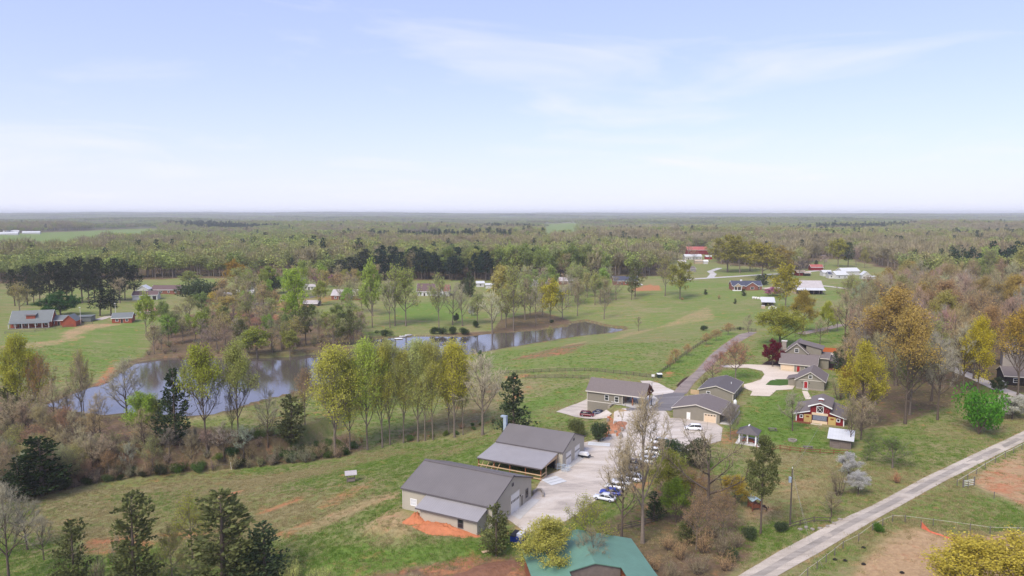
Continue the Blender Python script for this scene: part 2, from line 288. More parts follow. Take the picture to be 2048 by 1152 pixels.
COVER = [
 (3,.95,5,[(1008,1034),(1046,1062),(1085,1068),(1150,1032),(1190,1002),(1262,952),(1318,906),(1380,902),(1442,882),(1445,856),(1420,838),(1340,836),(1330,819),(1246,817),(1228,826),(1222,872),(1165,886),(1170,908),(1092,952),(1066,992)]),
 (3,.8,4,[(1380,1222),(1477,1152),(1560,1102),(1640,1060),(1743,1012),(1850,955),(1940,912),(2048,862),(2200,795),(2200,811),(2048,884),(1960,927),(1880,968),(1790,1018),(1720,1058),(1640,1105),(1556,1152),(1480,1222)]),
 (3,.8,4,[(1345,787),(1362,768),(1390,744),(1420,711),(1446,690),(1478,669),(1500,664),(1514,665),(1492,677),(1464,693),(1442,713),(1407,748),(1387,768),(1373,788)]),
  # channel 0 clay, 1 lush, 2 leaf litter, 3 worn: value, feather in m, outline
 (1,.66,14,[(960,712),(1100,690),(1250,668),(1400,662),(1500,660),(1380,720),(1310,750),(1150,745),(1000,745)]),
 (1,.8,10,[(0,660),(280,650),(290,700),(200,740),(150,720),(0,720)]),
 (1,1,6,[(1470,850),(1510,792),(1600,788),(1605,845),(1650,862),(1650,892),(1560,888),(1500,872)]),
 (1,1,4,[(1312,745),(1350,720),(1452,664),(1486,668),(1390,740),(1345,772)]),
 (1,.98,8,[(1050,835),(1170,790),(1182,768),(1060,790),(1030,815)]),
 (1,.85,8,[(1480,740),(1500,700),(1640,700),(1700,680),(1690,630),(1560,640)]),
 (1,.95,3,[(1440,740),(1500,738),(1530,750),(1490,768),(1445,755)]),
 (1,.72,12,[(1290,600),(1380,560),(1520,575),(1600,600),(1540,640),(1300,650)]),
 (1,1,6,[(560,1160),(680,1088),(820,1085),(985,1104),(930,1122),(700,1160)]),
 (1,.9,3,[(520,1042),(590,1012),(592,1020),(530,1048)]),(1,.9,5,[(330,1015),(420,985),(500,965),(500,975),(430,1000),(340,1030)]),
 (1,.85,6,[(480,940),(560,915),(640,920),(560,935),(500,950)]),(1,.75,6,[(880,930),(980,872),(985,890),(930,925)]),
 (1,.95,10,[(800,640),(930,640),(930,600),(800,608)]),(1,.8,10,[(1620,575),(1800,560),(1800,590),(1660,600)]),
 (1,.15,8,[(1500,900),(1690,910),(1700,960),(1560,1000),(1490,940)]),(1,.2,8,[(620,960),(760,950),(800,1000),(660,1050)]),
 (1,.3,14,[(0,1000),(300,960),(560,940),(700,930),(760,1000),(600,1060),(300,1090),(0,1100)]),(1,.25,6,[(660,1040),(800,1010),(830,1060),(760,1085)]),
 (3,1.0,5,[(1690,1165),(1760,1078),(1830,1052),(1950,1075),(2060,1062),(2060,1165)]),(3,.95,4,[(1938,968),(1960,942),(2060,896),(2060,1018),(1960,978)]),
 (3,.5,10,[(1560,960),(1640,950),(1650,1000),(1560,1010)]),(3,.6,3,[(600,1052),(700,1010),(800,980),(806,990),(720,1022),(620,1068)]),
 (3,.6,6,[(700,1060),(800,1012),(840,1040),(820,1080)]),(3,.7,4,[(1470,1010),(1540,1000),(1560,1030),(1480,1045)]),
 (3,.5,4,[(1130,690),(1180,680),(1165,690),(1120,698)]),(3,.5,8,[(0,690),(110,680),(160,668),(170,676),(90,694),(0,704)]),
 (3,.7,3,[(120,668),(170,648),(250,648),(180,660),(130,682)]),(3,.45,6,[(1180,690),(1420,610),(1430,640),(1250,665)]),
 (0,1,2,[(1217,832),(1246,838),(1242,868),(1226,884),(1165,888),(1210,872)]),
 (0,.72,2.5,[(508,1030),(605,991),(609,998),(520,1034)]),(0,.75,2.5,[(556,1066),(628,1036),(632,1046),(566,1078)]),(0,.5,4,[(640,1005),(738,962),(742,972),(650,1022)]),
 (0,.7,2,[(438,990),(485,979),(482,990),(448,996)]),(0,.62,4,[(152,1104),(180,1075),(245,1069),(330,1068),(420,1053),(425,1064),(330,1086),(250,1108),(168,1112)]),
 (0,.45,3,[(690,1165),(850,1128),(940,1113),(1042,1108),(1064,1165)]),(2,.9,3,[(690,1165),(850,1128),(940,1113),(1042,1108),(1064,1165)]),
 (0,.35,3,[(1938,968),(1960,942),(2060,896),(2060,1018),(1960,978)]),
 (0,.35,5,[(1010,721),(1080,702),(1140,690),(1182,684),(1150,705),(1080,717)]),(2,.6,5,[(1010,721),(1080,702),(1140,690),(1182,684),(1150,705),(1080,717)]),
 (0,1,2,[(1260,579),(1300,569),(1322,573),(1320,582),(1270,583)]),(0,.42,8,[(470,622),(560,604),(660,590),(740,574),(730,590),(640,606),(560,640),(490,652)]),
 (0,.6,2,[(1440,872),(1482,852),(1476,884),(1440,896)]),(0,.8,1.5,[(1255,976),(1290,950),(1302,964),(1265,990)]),(0,.5,3,[(1000,752),(1060,746),(1062,753),(1010,760)]),
 (0,.6,3,[(1020,790),(1060,770),(1062,778),(1022,806)]),(0,.5,2,[(1320,745),(1345,742),(1350,752),(1322,756)]),(0,.8,2,[(185,780),(215,740),(226,722),(232,738),(214,764)]),
 (2,1,6,[(1715,862),(1695,780),(1690,700),(1700,640),(1760,580),(2060,560),(2120,800),(1960,770),(1900,812),(1830,838),(1780,852)]),
 (2,.95,4,[(1240,1165),(1185,1050),(1290,1004),(1330,935),(1400,912),(1440,960),(1470,1010),(1500,1060),(1512,1108),(1470,1142),(1440,1165)]),
 (2,1,5,[(-60,1012),(-60,760),(100,815),(330,846),(450,860),(560,868),(700,862),(740,895),(690,912),(440,933),(200,962),(80,994)]),
 (2,.5,5,[(740,895),(965,862),(1005,780),(990,760),(860,830),(760,880)]),(2,.9,5,[(285,715),(330,640),(420,622),(700,640),(745,682),(650,704),(500,715)]),
 (2,1,4,[(980,668),(1000,640),(1080,622),(1140,640),(1138,650),(1070,660)]),(2,.8,4,[(850,672),(980,662),(985,668),(930,673)]),
]
for ch, val, fe, P in COVER:
    Q = wpoly(P); lo, hi = Q.min(0) - fe - 3, Q.max(0) + fe + 3
    i0, i1 = np.searchsorted(GX, [lo[0], hi[0]]); j0, j1 = np.searchsorted(GY, [lo[1], hi[1]])
    sl = (slice(max(j0 - 1, 0), j1 + 1), slice(max(i0 - 1, 0), i1 + 1))
    k = np.clip(.5 - sdf_poly(Q, XX[sl], YY[sl]) / fe, 0, 1); k = k * k * (3 - 2 * k)
    cov[sl + (ch,)] = cov[sl + (ch,)] * (1 - k) + val * k
shore = np.clip(1 - np.abs(S - 1) / 4, 0, 1); cov[..., 2] = np.maximum(cov[..., 2], shore * .8)
nx, ny = len(GX), len(GY)
vs = np.stack([XX, YY, ZZ], -1).reshape(-1, 3)
jj, ii = np.meshgrid(np.arange(ny - 1), np.arange(nx - 1), indexing='ij'); a = (jj * nx + ii).ravel()
fs = np.stack([a, a + 1, a + nx + 1, a + nx], 1)
me = bpy.data.meshes.new('ground'); me.vertices.add(len(vs)); me.vertices.foreach_set('co', vs.ravel())
me.loops.add(fs.size); me.loops.foreach_set('vertex_index', fs.ravel()); me.polygons.add(len(fs))
me.polygons.foreach_set('loop_start', np.arange(0, fs.size, 4)); me.polygons.foreach_set('loop_total', np.full(len(fs), 4)); me.update()
me.polygons.foreach_set('use_smooth', np.ones(len(fs), bool))
at_ = me.attributes.new('cover', 'FLOAT_COLOR', 'POINT'); at_.data.foreach_set('color', cov.reshape(-1, 4).ravel())
gm = bpy.data.materials.new('pasture_ground'); gm.use_nodes = True; t = gm.node_tree; n = t.nodes; l = t.links; b = n['Principled BSDF']; b.inputs['Roughness'].default_value = .95; b.inputs['Specular IOR Level'].default_value = .1
tcg = n.new('ShaderNodeTexCoord'); ca = n.new('ShaderNodeAttribute'); ca.attribute_name = 'cover'; sp = n.new('ShaderNodeSeparateColor'); l.new(ca.outputs['Color'], sp.inputs[0])
def gnoise(scale, detail=5, rough=.6, stretch=None, dist=0):
    q = n.new('ShaderNodeTexNoise'); q.inputs['Scale'].default_value = scale; q.inputs['Detail'].default_value = detail; q.inputs['Roughness'].default_value = rough; q.inputs['Distortion'].default_value = dist
    if stretch:
        m_ = n.new('ShaderNodeMapping'); m_.inputs['Scale'].default_value = stretch[0]; m_.inputs['Rotation'].default_value = (0, 0, RAD(stretch[1])); l.new(tcg.outputs['Object'], m_.inputs[0]); l.new(m_.outputs[0], q.inputs['Vector'])
    else: l.new(tcg.outputs['Object'], q.inputs['Vector'])
    return q.outputs['Fac']
def gmath(op, x, y=None, z=None, clamp=False):
    q = n.new('ShaderNodeMath'); q.operation = op; q.use_clamp = clamp
    for i, v in enumerate((x, y, z)):
        if v is None: continue
        if isinstance(v, (int, float)): q.inputs[i].default_value = v
        else: l.new(v, q.inputs[i])
    return q.outputs[0]
def gmix(f, c1, c2, blend='MIX'):
    q = n.new('ShaderNodeMixRGB'); q.blend_type = blend
    for i, v in enumerate((f, c1, c2)):
        if isinstance(v, (int, float)): q.inputs[i].default_value = v
        elif isinstance(v, tuple): q.inputs[i].default_value = v
        else: l.new(v, q.inputs[i])
    return q.outputs[0]
n_big = gnoise(.022, 5, .62, dist=.6); n_mid = gnoise(.10, 7, .7, ((1, 1.9, 1), 25), .8); n_m2 = gnoise(.34, 5, .7, dist=.5); n_fin = gnoise(1.1, 6, .78); n_tuft = gnoise(3.0, 4, .75); n_mow = gnoise(.15, 4, .6, ((.22, 2.4, 1), -28), .4)
def edge(mask, noise, gain=2.6, depth=1.1):            # ragged transition of a cover channel
    nn_ = gmath('ADD', gmath('MULTIPLY', noise, .55), gmath('MULTIPLY', n_m2, .45))
    return gmath('MULTIPLY_ADD', gmath('ADD', gmath('SUBTRACT', mask, .5), gmath('MULTIPLY', gmath('SUBTRACT', nn_, .5), depth * 1.8)), gain, .5, clamp=True)
def dev(x, k): return gmath('MULTIPLY', gmath('SUBTRACT', x, .5), k)
lushf = gmath('ADD', gmath('ADD', sp.outputs[1], dev(n_big, 1.5)), gmath('ADD', gmath('ADD', dev(n_mid, 2.4), dev(n_m2, 1.1)), dev(n_mow, 1.3)))
lushf = gmath('MULTIPLY_ADD', gmath('SUBTRACT', lushf, .5), 1.15, .46, clamp=True)
contrast = gmath('MULTIPLY_ADD', gmath('SUBTRACT', n_fin, .5), 2.0, .5, clamp=True)
green = gmix(contrast, lin(78, 108, 42), lin(124, 150, 66)); green = gmix(n_big, green, gmix(n_m2, lin(92, 124, 48), lin(140, 154, 78)))
tan = gmix(contrast, lin(126, 112, 78), lin(182, 166, 124)); tan = gmix(n_m2, tan, lin(146, 138, 94))
col = gmix(lushf, tan, green)
stripe = gmath('MULTIPLY_ADD', gmath('SUBTRACT', gnoise(.5, 3, .6, ((.12, 1.3, 1), -30), .3), .56), 6, 0, clamp=True); col = gmix(gmath('MULTIPLY', stripe, .38), col, lin(78, 98, 48))
worn = gmix(contrast, lin(160, 128, 96), lin(206, 174, 134)); col = gmix(gmath('MULTIPLY', edge(ca.outputs['Alpha'], n_mid, 1.5, 1.5), gmath('SUBTRACT', 1, sp.outputs[2])), col, worn)
litter = gmix(contrast, lin(94, 72, 60), lin(146, 118, 98)); litter = gmix(edge(n_big, n_mid, 2, 1), litter, gmix(contrast, lin(88, 86, 54), lin(128, 118, 80)))
col = gmix(edge(sp.outputs[2], n_mid, 2.2, 1.1), col, litter)
clay = gmix(contrast, lin(168, 96, 64), lin(206, 146, 108)); col = gmix(gmath('MULTIPLY', edge(sp.outputs[0], n_mid, 1.6, 2.3), gmath('MULTIPLY_ADD', n_m2, .5, .6, clamp=True)), col, clay)
dist_wood = gmix(gnoise(.006, 5, .7), lin(106, 104, 80), lin(128, 142, 92)); dist_wood = gmix(gnoise(.02, 4, .7), dist_wood, lin(82, 90, 66))
col = gmix(gmath('MULTIPLY', ca.outputs['Alpha'], sp.outputs[2]), col, dist_wood)
col = gmix(gmath('MULTIPLY', gmath('MULTIPLY_ADD', gmath('SUBTRACT', n_tuft, .5), 2.2, .5, clamp=True), .5), col, gmix(1.0, col, (.5, .52, .46, 1), 'MULTIPLY'))
l.new(col, b.inputs['Base Color'])
bp = n.new('ShaderNodeBump'); bp.inputs['Strength'].default_value = .6; bp.inputs['Distance'].default_value = .5; l.new(gmath('ADD', n_fin, gmath('MULTIPLY', n_tuft, .6)), bp.inputs['Height']); l.new(bp.outputs[0], b.inputs['Normal'])
tag(mesh_obj('ground', me, None, gm), kind='structure')

# ---------------------------------------------------------------- lake
wm = bpy.data.materials.new('lake_water'); wm.use_nodes = True; t = wm.node_tree; b2 = t.nodes['Principled BSDF']
b2.inputs['Base Color'].default_value = lin(84, 76, 72); b2.inputs['Roughness'].default_value = .06; b2.inputs['IOR'].default_value = 2.5; b2.inputs['Specular IOR Level'].default_value = .5
q = t.nodes.new('ShaderNodeTexNoise'); q.inputs['Scale'].default_value = .9; q.inputs['Detail'].default_value = 4; q.inputs['Roughness'].default_value = .6
tcw = t.nodes.new('ShaderNodeTexCoord'); mw = t.nodes.new('ShaderNodeMapping'); mw.inputs['Scale'].default_value = (1, 1.8, 1); t.links.new(tcw.outputs['Object'], mw.inputs[0]); t.links.new(mw.outputs[0], q.inputs['Vector'])
bpw = t.nodes.new('ShaderNodeBump'); bpw.inputs['Strength'].default_value = .10; bpw.inputs['Distance'].default_value = .12; t.links.new(q.outputs['Fac'], bpw.inputs['Height']); t.links.new(bpw.outputs[0], b2.inputs['Normal'])
cen = lake_w.mean(0); mb = MB()
lw2 = []
for i in range(len(lake_w)):                            # water runs a metre under the banks
    p0, p1, p2 = lake_w[i - 1], lake_w[i], lake_w[(i + 1) % len(lake_w)]
    tdir = p2 - p0; nn = np.array([tdir[1], -tdir[0]]) / (np.hypot(*tdir) + 1e-9)
    if sdf_poly(lake_w, np.array([p1[0] + nn[0] * .5]), np.array([p1[1] + nn[1] * .5]))[0] < 0: nn = -nn
    lw2.append(Vector(p1 + nn * 1.6))
rs = delaunay_2d_cdt(lw2, [(i, (i + 1) % len(lw2)) for i in range(len(lw2))], [], 1, .01)
mb.add([(p.x, p.y, LAKE_Z) for p in rs[0]], [tuple(f) for f in rs[2]])
tag(mb.build('water', wm), kind='structure')

# ---------------------------------------------------------------- draped sheets: roads, yards, slabs
DRAPED = []
def drape(name, pts, m, off, step=3.0, flat=None, kind='structure', world=False):
    P = [Vector((p[0], p[1])) for p in pts] if world else [at(*p).to_2d() for p in pts]
    DRAPED.append(np.array([tuple(q) for q in P])); B = []
    for i in range(len(P)):
        a_, c_ = P[i], P[(i + 1) % len(P)]; k = max(1, int((c_ - a_).length / step)); B += [a_.lerp(c_, j / k) for j in range(k)]
    arr = np.array([tuple(p) for p in B]); lo, hi = arr.min(0), arr.max(0)
    gx, gy = np.meshgrid(np.arange(lo[0] + step / 2, hi[0], step), np.arange(lo[1] + step / 2, hi[1], step)); ins = sdf_poly(arr, gx, gy) < -step * .35
    I = [Vector((x, y)) for x, y in zip(gx[ins], gy[ins])]
    nb = len(B); r = delaunay_2d_cdt(B + I, [(i, (i + 1) % nb) for i in range(nb)], [], 1, .005)
    def zz(p):
        if flat is not None: return flat + off
        return max(gz(p.x + dx, p.y + dy) for dx, dy in ((0, 0), (.8, 0), (-.8, 0), (0, .8), (0, -.8))) + off
    mb = MB(); mb.add([(p.x, p.y, zz(p)) for p in r[0]], [tuple(f) for f in r[2]])
    o = mb.build(name, m, smooth=True); return tag(o, kind=kind)
def ribbon(name, pts, wid, m, off, label=None):
    P = [at(*p) for p in pts]; L_, R_ = [], []
    for i, p in enumerate(P):
        d = (P[min(i + 1, len(P) - 1)] - P[max(i - 1, 0)]); d.z = 0; d.normalize(); s = Vector((-d.y, d.x, 0)) * wid / 2; L_.append((p + s)[:2]); R_.append((p - s)[:2])
    return drape(name, L_ + R_[::-1], m, off, 3.5, world=True)
def road_mat(name, c1, c2, scale, c3=None):
    m = bpy.data.materials.new(name); m.use_nodes = True; t = m.node_tree; n = t.nodes; l = t.links; b = n['Principled BSDF']; b.inputs['Roughness'].default_value = .93; b.inputs['Specular IOR Level'].default_value = .15
    tc = n.new('ShaderNodeTexCoord'); q1 = n.new('ShaderNodeTexNoise'); q1.inputs['Scale'].default_value = scale; q1.inputs['Detail'].default_value = 7; q1.inputs['Roughness'].default_value = .7; q1.inputs['Distortion'].default_value = .7
    mp = n.new('ShaderNodeMapping'); mp.inputs['Rotation'].default_value = (0, 0, RAD(-38)); mp.inputs['Scale'].default_value = (.45, 1.4, 1); l.new(tc.outputs['Object'], mp.inputs[0]); l.new(mp.outputs[0], q1.inputs['Vector'])
    q2 = n.new('ShaderNodeTexNoise'); q2.inputs['Scale'].default_value = 4; q2.inputs['Detail'].default_value = 5; q2.inputs['Roughness'].default_value = .8; l.new(tc.outputs['Object'], q2.inputs['Vector'])
    rp = n.new('ShaderNodeValToRGB'); l.new(q1.outputs['Fac'], rp.inputs[0]); e = rp.color_ramp.elements; e[0].position = .34; e[1].position = .66; e[0].color = c1; e[1].color = c2
    if c3: k = e.new(.5); k.color = c3
    mx = n.new('ShaderNodeMixRGB'); mx.blend_type = 'OVERLAY'; mx.inputs[0].default_value = .35; l.new(rp.outputs[0], mx.inputs[1]); l.new(q2.outputs['Fac'], mx.inputs[2]); l.new(mx.outputs[0], b.inputs['Base Color'])
    bp = n.new('ShaderNodeBump'); bp.inputs['Strength'].default_value = .3; bp.inputs['Distance'].default_value = .1; l.new(q2.outputs['Fac'], bp.inputs['Height']); l.new(bp.outputs[0], b.inputs['Normal'])
    return m
M_gravel = road_mat('gravel_pale', lin(158, 148, 138), lin(204, 196, 186), .12, lin(190, 178, 164))
M_road = road_mat('gravel_road', lin(160, 148, 134), lin(196, 184, 168), .25); M_track = road_mat('gravel_crown', lin(134, 126, 116), lin(170, 160, 148), .3)
M_asph = road_mat('asphalt_worn', lin(104, 100, 100), lin(132, 127, 126), .15)
M_lane = road_mat('lane_old', lin(122, 110, 104), lin(156, 142, 132), .2)
M_conc = road_mat('concrete_cream', lin(196, 180, 160), lin(216, 202, 184), .12)
M_slab = road_mat('concrete_grey', lin(176, 172, 166), lin(200, 196, 190), .15)
M_lawn = mat('lawn_turf', lin(74, 100, 44), .95, .16, .8, spec=.1, bump=.5)
M_mulch = mat('mulch', lin(74, 56, 48), .95, .25, 1.2, spec=.1, bump=.6)
M_clay = mat('red_clay', lin(186, 118, 82), .95, .14, .6, spec=.1, bump=.8, bscale=2.5)
M_dirt = mat('brown_dirt', lin(128, 92, 72), .95, .22, .7, spec=.1, bump=.8, bscale=2)
drape('gravel_road', [(1380,1222),(1477,1152),(1560,1102),(1640,1060),(1743,1012),(1850,955),(1940,912),(2048,862),(2200,795),(2560,638),(2560,648),(2200,811),(2048,884),(1960,927),(1880,968),(1790,1018),(1720,1058),(1640,1105),(1556,1152),(1480,1222)], M_road, .06)
ribbon('road_crown', [(1430,1187),(1516,1152),(1600,1104),(1680,1059),(1766,1015),(1865,962),(1950,920),(2048,873),(2200,803),(2555,643)], 1.3, M_track, .075)
drape('gravel_yard', [(1008,1034),(1046,1062),(1085,1068),(1150,1032),(1190,1002),(1262,952),(1318,906),(1380,902),(1442,882),(1445,856),(1420,838),(1340,836),(1330,819),(1246,817),(1228,826),(1226,848),(1222,872),(1165,886),(1170,908),(1118,942),(1092,952),(1080,964),(1072,978),(1066,992)], M_gravel, .05)
drape('asphalt_apron', [(1252,816),(1296,818.5),(1318,801),(1307,792.5),(1348,785.6),(1371,787),(1358,805),(1342,822),(1253,821.5)], M_asph, .085)
drape('farm_lane', [(1345,787),(1362,768),(1390,744),(1420,711),(1446,690),(1478,669),(1500,664),(1514,665),(1492,677),(1464,693),(1442,713),(1407,748),(1387,768),(1373,788)], M_lane, .07)
drape('gravel_loop', [(1280,762),(1300,762),(1318,767),(1334,776),(1350,783),(1348,785.6),(1307,792.5),(1298,780)], M_gravel, .06)
drape('parking_pad', [(1112,824),(1140,812),(1178,796),(1180,824),(1224,830),(1214,838),(1150,834)], M_gravel, .06)
drape('carport_slab', [(1240,810),(1249,806),(1270,789),(1307,792.5),(1318,801),(1299,818.4),(1262,816)], M_slab, .11)
drape('concrete_driveway', [(1441,731),(1495,729),(1558,731),(1563,741),(1587,743),(1597,745),(1584,761),(1590,771),(1585,779),(1553,781),(1539,793),(1500,792),(1505,783),(1488,776),(1488,769),(1505,765),(1522,759),(1529,749),(1524,742),(1495,736),(1446,735)], M_conc, .07)
drape('lawn_island', [(1531,770),(1540,762),(1550,759),(1577,759),(1583,770),(1560,772)], M_lawn, .10)
drape('garden_path', [(1604,782),(1615,783),(1619,790),(1624,799),(1611,799),(1607,790)], M_conc, .07)
drape('workshop_apron', [(1017,1029),(1064,998),(1080,1000),(1040,1040)], M_slab, .09)
drape('workshop_apron', [(1120,936),(1168,907),(1178,909),(1128,946)], M_slab, .09)
drape('pool_terrace', [(1646,713),(1664,706),(1680,712),(1678,722),(1660,724)], M_conc, .09)
drape('mulch_bed', [(1519,732),(1535,722),(1558,724),(1562,731),(1545,734)], M_mulch, .05)
drape('mulch_bed', [(1352,772),(1366,758),(1378,752),(1368,766),(1358,776)], M_mulch, .05)
for nm, pts, wd, m in [('country_road',[(1345,562),(1385,558),(1420,556),(1470,553),(1530,549),(1580,547),(1640,541)],7,M_slab),('country_road',[(1420,556),(1427,548),(1420,543),(1440,536)],6,M_slab),
   ('country_road',[(1625,570),(1660,573),(1720,581),(1780,589),(1820,596)],6,M_gravel),('driveway',[(1600,668),(1630,662),(1655,657),(1685,649)],5,M_lane),('driveway',[(1880,728),(1915,742),(1950,756),(2000,779),(2060,800)],4.5,M_gravel),
   ('driveway',[(1525,577),(1550,575),(1580,577)],6,M_conc),('driveway',[(195,640),(215,634),(270,628)],5,M_gravel),('farm_track',[(480,612),(560,602),(640,592)],5,M_lane)]:
    ribbon(nm, pts, wd, m, .07)
# ---------------------------------------------------------------- buildings
M_wallA = mat('siding_greige_metal', lin(176, 168, 152), .6, .05, .4, ((1, 1, 0), .3, .10, .86)); M_wallC = mat('siding_board_batten', lin(134, 127, 113), .75, .06, .6, ((1, 1, 0), .42, .12, .82)); M_wallS = mat('siding_smooth', lin(132, 125, 111), .75, .06, .8)
M_roofA = mat('roof_standing_seam', lin(112, 106, 102), .5, .09, .22, ((1, 0, 0), .46, .15, .84), spec=.4); M_roofL = mat('roof_galvanised_grey', lin(148, 143, 141), .5, .09, .3, ((1, 0, 0), .46, .15, .86), spec=.4)
M_shing = mat('roof_shingle', lin(116, 106, 102), .9, .12, 2.2, ((0, 1, 0), .3, .25, .9)); M_shingD = mat('roof_shingle_dark', lin(98, 92, 92), .9, .12, 2.2, ((0, 1, 0), .3, .25, .9)); M_shingB = mat('roof_shingle_brown', lin(104, 84, 82), .9, .12, 2); M_shingN = mat('roof_shingle_navy', lin(72, 74, 88), .85, .1, 2)
M_white = mat('white_paint', lin(232, 230, 226), .6, .04, 1.2); M_trim = mat('cream_trim', lin(206, 198, 184), .6, .05, 1.5); M_door = mat('garage_door_white', lin(226, 222, 214), .55, .03, 1.2); M_cream = mat('garage_door_cream', lin(214, 190, 160), .6, .05, 1.2)
M_glass = mat('window_glass', lin(34, 38, 42), .12, .1, 1, spec=.6); M_red = mat('barn_red', lin(120, 28, 32), .7, .16, 1.2, ((1, 1, 0), .3, .08, .8)); M_redd = mat('door_red', lin(150, 28, 32), .5, .08, 1); M_yel = mat('door_yellow', lin(184, 158, 98), .7, .1, 1.2)
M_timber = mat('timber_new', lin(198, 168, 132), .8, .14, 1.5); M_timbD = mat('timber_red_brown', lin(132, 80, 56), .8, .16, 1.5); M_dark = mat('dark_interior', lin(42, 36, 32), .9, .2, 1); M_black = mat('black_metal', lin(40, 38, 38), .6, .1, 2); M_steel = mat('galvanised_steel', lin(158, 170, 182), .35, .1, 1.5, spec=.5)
M_wood = mat('weathered_wood', lin(118, 106, 98), .9, .2, 1.2, ((1, 1, 0), .2, .12, .7)); M_rail = mat('fence_wood_dark', lin(92, 82, 74), .9, .2, 2); M_post = mat('fence_wood_grey', lin(112, 104, 96), .9, .2, 2); M_green = mat('roof_green_metal', lin(98, 134, 116), .55, .14, .3, ((1, 0, 0), .5, .12, .85), spec=.4)
M_brick = mat('brick_red', lin(132, 84, 70), .9, .16, 3, ((0, 0, 1), .25, .15, .85)); M_log = mat('log_siding_red', lin(152, 78, 56), .8, .1, 1, ((0, 0, 1), .3, .15, .75)); M_groof = mat('roof_grey_green', lin(112, 116, 114), .6, .08, .6, ((1, 0, 0), .6, .06, .85)); M_wroof = mat('roof_white_metal', lin(200, 200, 198), .45, .08, .5, ((1, 0, 0), .7, .06, .86), spec=.4)
M_rroof = mat('roof_red_rust', lin(168, 92, 84), .7, .2, .3); M_stone = mat('stone_grey', lin(150, 140, 128), .9, .2, 2.2, bump=.5, bscale=4); M_greyw = mat('siding_grey', lin(158, 150, 144), .8, .06, 1, ((0, 0, 1), .25, .12, .88)); M_whitew = mat('siding_white', lin(198, 196, 192), .75, .06, 1, ((0, 0, 1), .3, .12, .9)); M_tan = mat('siding_tan', lin(176, 156, 132), .8, .08, 1)
M_tin = mat('roof_tin_weathered', lin(178, 170, 166), .6, .14, .5, ((1, 0, 0), .7, .07, .82)); M_orangef = mat('cedar_fence_orange', lin(178, 92, 50), .8, .12, 1.5); M_rubber = mat('rubber', lin(30, 30, 30), .8, .1, 3); M_blue = mat('dumpster_blue', lin(36, 60, 140), .5, .12, 1.5)
def gable_poly(v0, v1, zb, ze, zr): return [(v0, zb), (v1, zb), (v1, ze), ((v0 + v1) / 2, zr), (v0, ze)]
def gable(parent, u0, u1, v0, v1, zb, ze, zr, wm_, rm_, go=.4, eo=.4, th=.16, trim=M_trim, wall='wall', roof='roof', ax='u'):
    wl = MB().prism(gable_poly(v0, v1, zb, ze, zr), u0, u1, ax).build(wall, wm_, parent)
    vm = (v0 + v1) / 2; sl = (zr - ze) / ((v1 - v0) / 2); a0, a1 = v0 - eo, v1 + eo; z0 = ze - sl * eo + .03; zr_ = zr + .03
    ro = MB().prism([(a0, z0), (vm, zr_), (a1, z0), (a1, z0 + th), (vm, zr_ + th), (a0, z0 + th)], u0 - go, u1 + go, ax).build(roof, rm_, parent)
    if trim:
        m = MB()
        for a in ((u0 - go - .05, u0 - go - .002), (u1 + go + .002, u1 + go + .05)): m.prism([(a0, z0 - .06), (vm, zr_ - .06), (a1, z0 - .06), (a1, z0 + th + .02), (vm, zr_ + th + .02), (a0, z0 + th + .02)], a[0], a[1], ax)
        for (p, q_) in ((a0 - .06, a0 - .002), (a1 + .002, a1 + .06)):
            if ax == 'u': m.box(u0 - go, u1 + go, p, q_, z0 - .08, z0 + th + .02)
            else: m.box(p, q_, u0 - go, u1 + go, z0 - .08, z0 + th + .02)
        m.build('fascia', trim, ro)
    return wl, ro
def wb(m, side, pos, a0, a1, z0, z1, d, inn=0.0):      # box lying on a wall face; d = how far it stands out
    if side == 's': m.box(a0, a1, pos - d, pos - inn if inn else pos + .02, z0, z1)
    elif side == 'n': m.box(a0, a1, pos + inn if inn else pos - .02, pos + d, z0, z1)
    elif side == 'w': m.box(pos - d, pos - inn if inn else pos + .02, a0, a1, z0, z1)
    else: m.box(pos + inn if inn else pos - .02, pos + d, a0, a1, z0, z1)
    return m
def window(parent, side, pos, c, z, w_, h, fr=M_trim, gl=M_glass, f=.12, mull=True):
    m = MB()
    wb(m, side, pos, c - w_ / 2 - f, c - w_ / 2, z - f, z + h + f, .07); wb(m, side, pos, c + w_ / 2, c + w_ / 2 + f, z - f, z + h + f, .07); wb(m, side, pos, c - w_ / 2, c + w_ / 2, z - f, z, .09); wb(m, side, pos, c - w_ / 2, c + w_ / 2, z + h, z + h + f, .07)
    o = m.build('window', fr, parent); wb(MB(), side, pos, c - w_ / 2, c + w_ / 2, z, z + h, .025).build('pane', gl, o)
    if mull:
        m = MB(); wb(m, side, pos, c - w_ / 2, c + w_ / 2, z + h / 2 - .03, z + h / 2 + .03, .045); m.build('mullion', fr, o)
    return o
def door(parent, side, pos, c, z, w_, h, m_, fr=M_trim):
    m = MB(); f = .1; wb(m, side, pos, c - w_ / 2 - f, c - w_ / 2, z, z + h + f, .06); wb(m, side, pos, c + w_ / 2, c + w_ / 2 + f, z, z + h + f, .06); wb(m, side, pos, c - w_ / 2, c + w_ / 2, z + h, z + h + f, .06)
    o = wb(MB(), side, pos, c - w_ / 2, c + w_ / 2, z, z + h, .035).build('door', m_, parent); m.build('frame', fr, o); return o
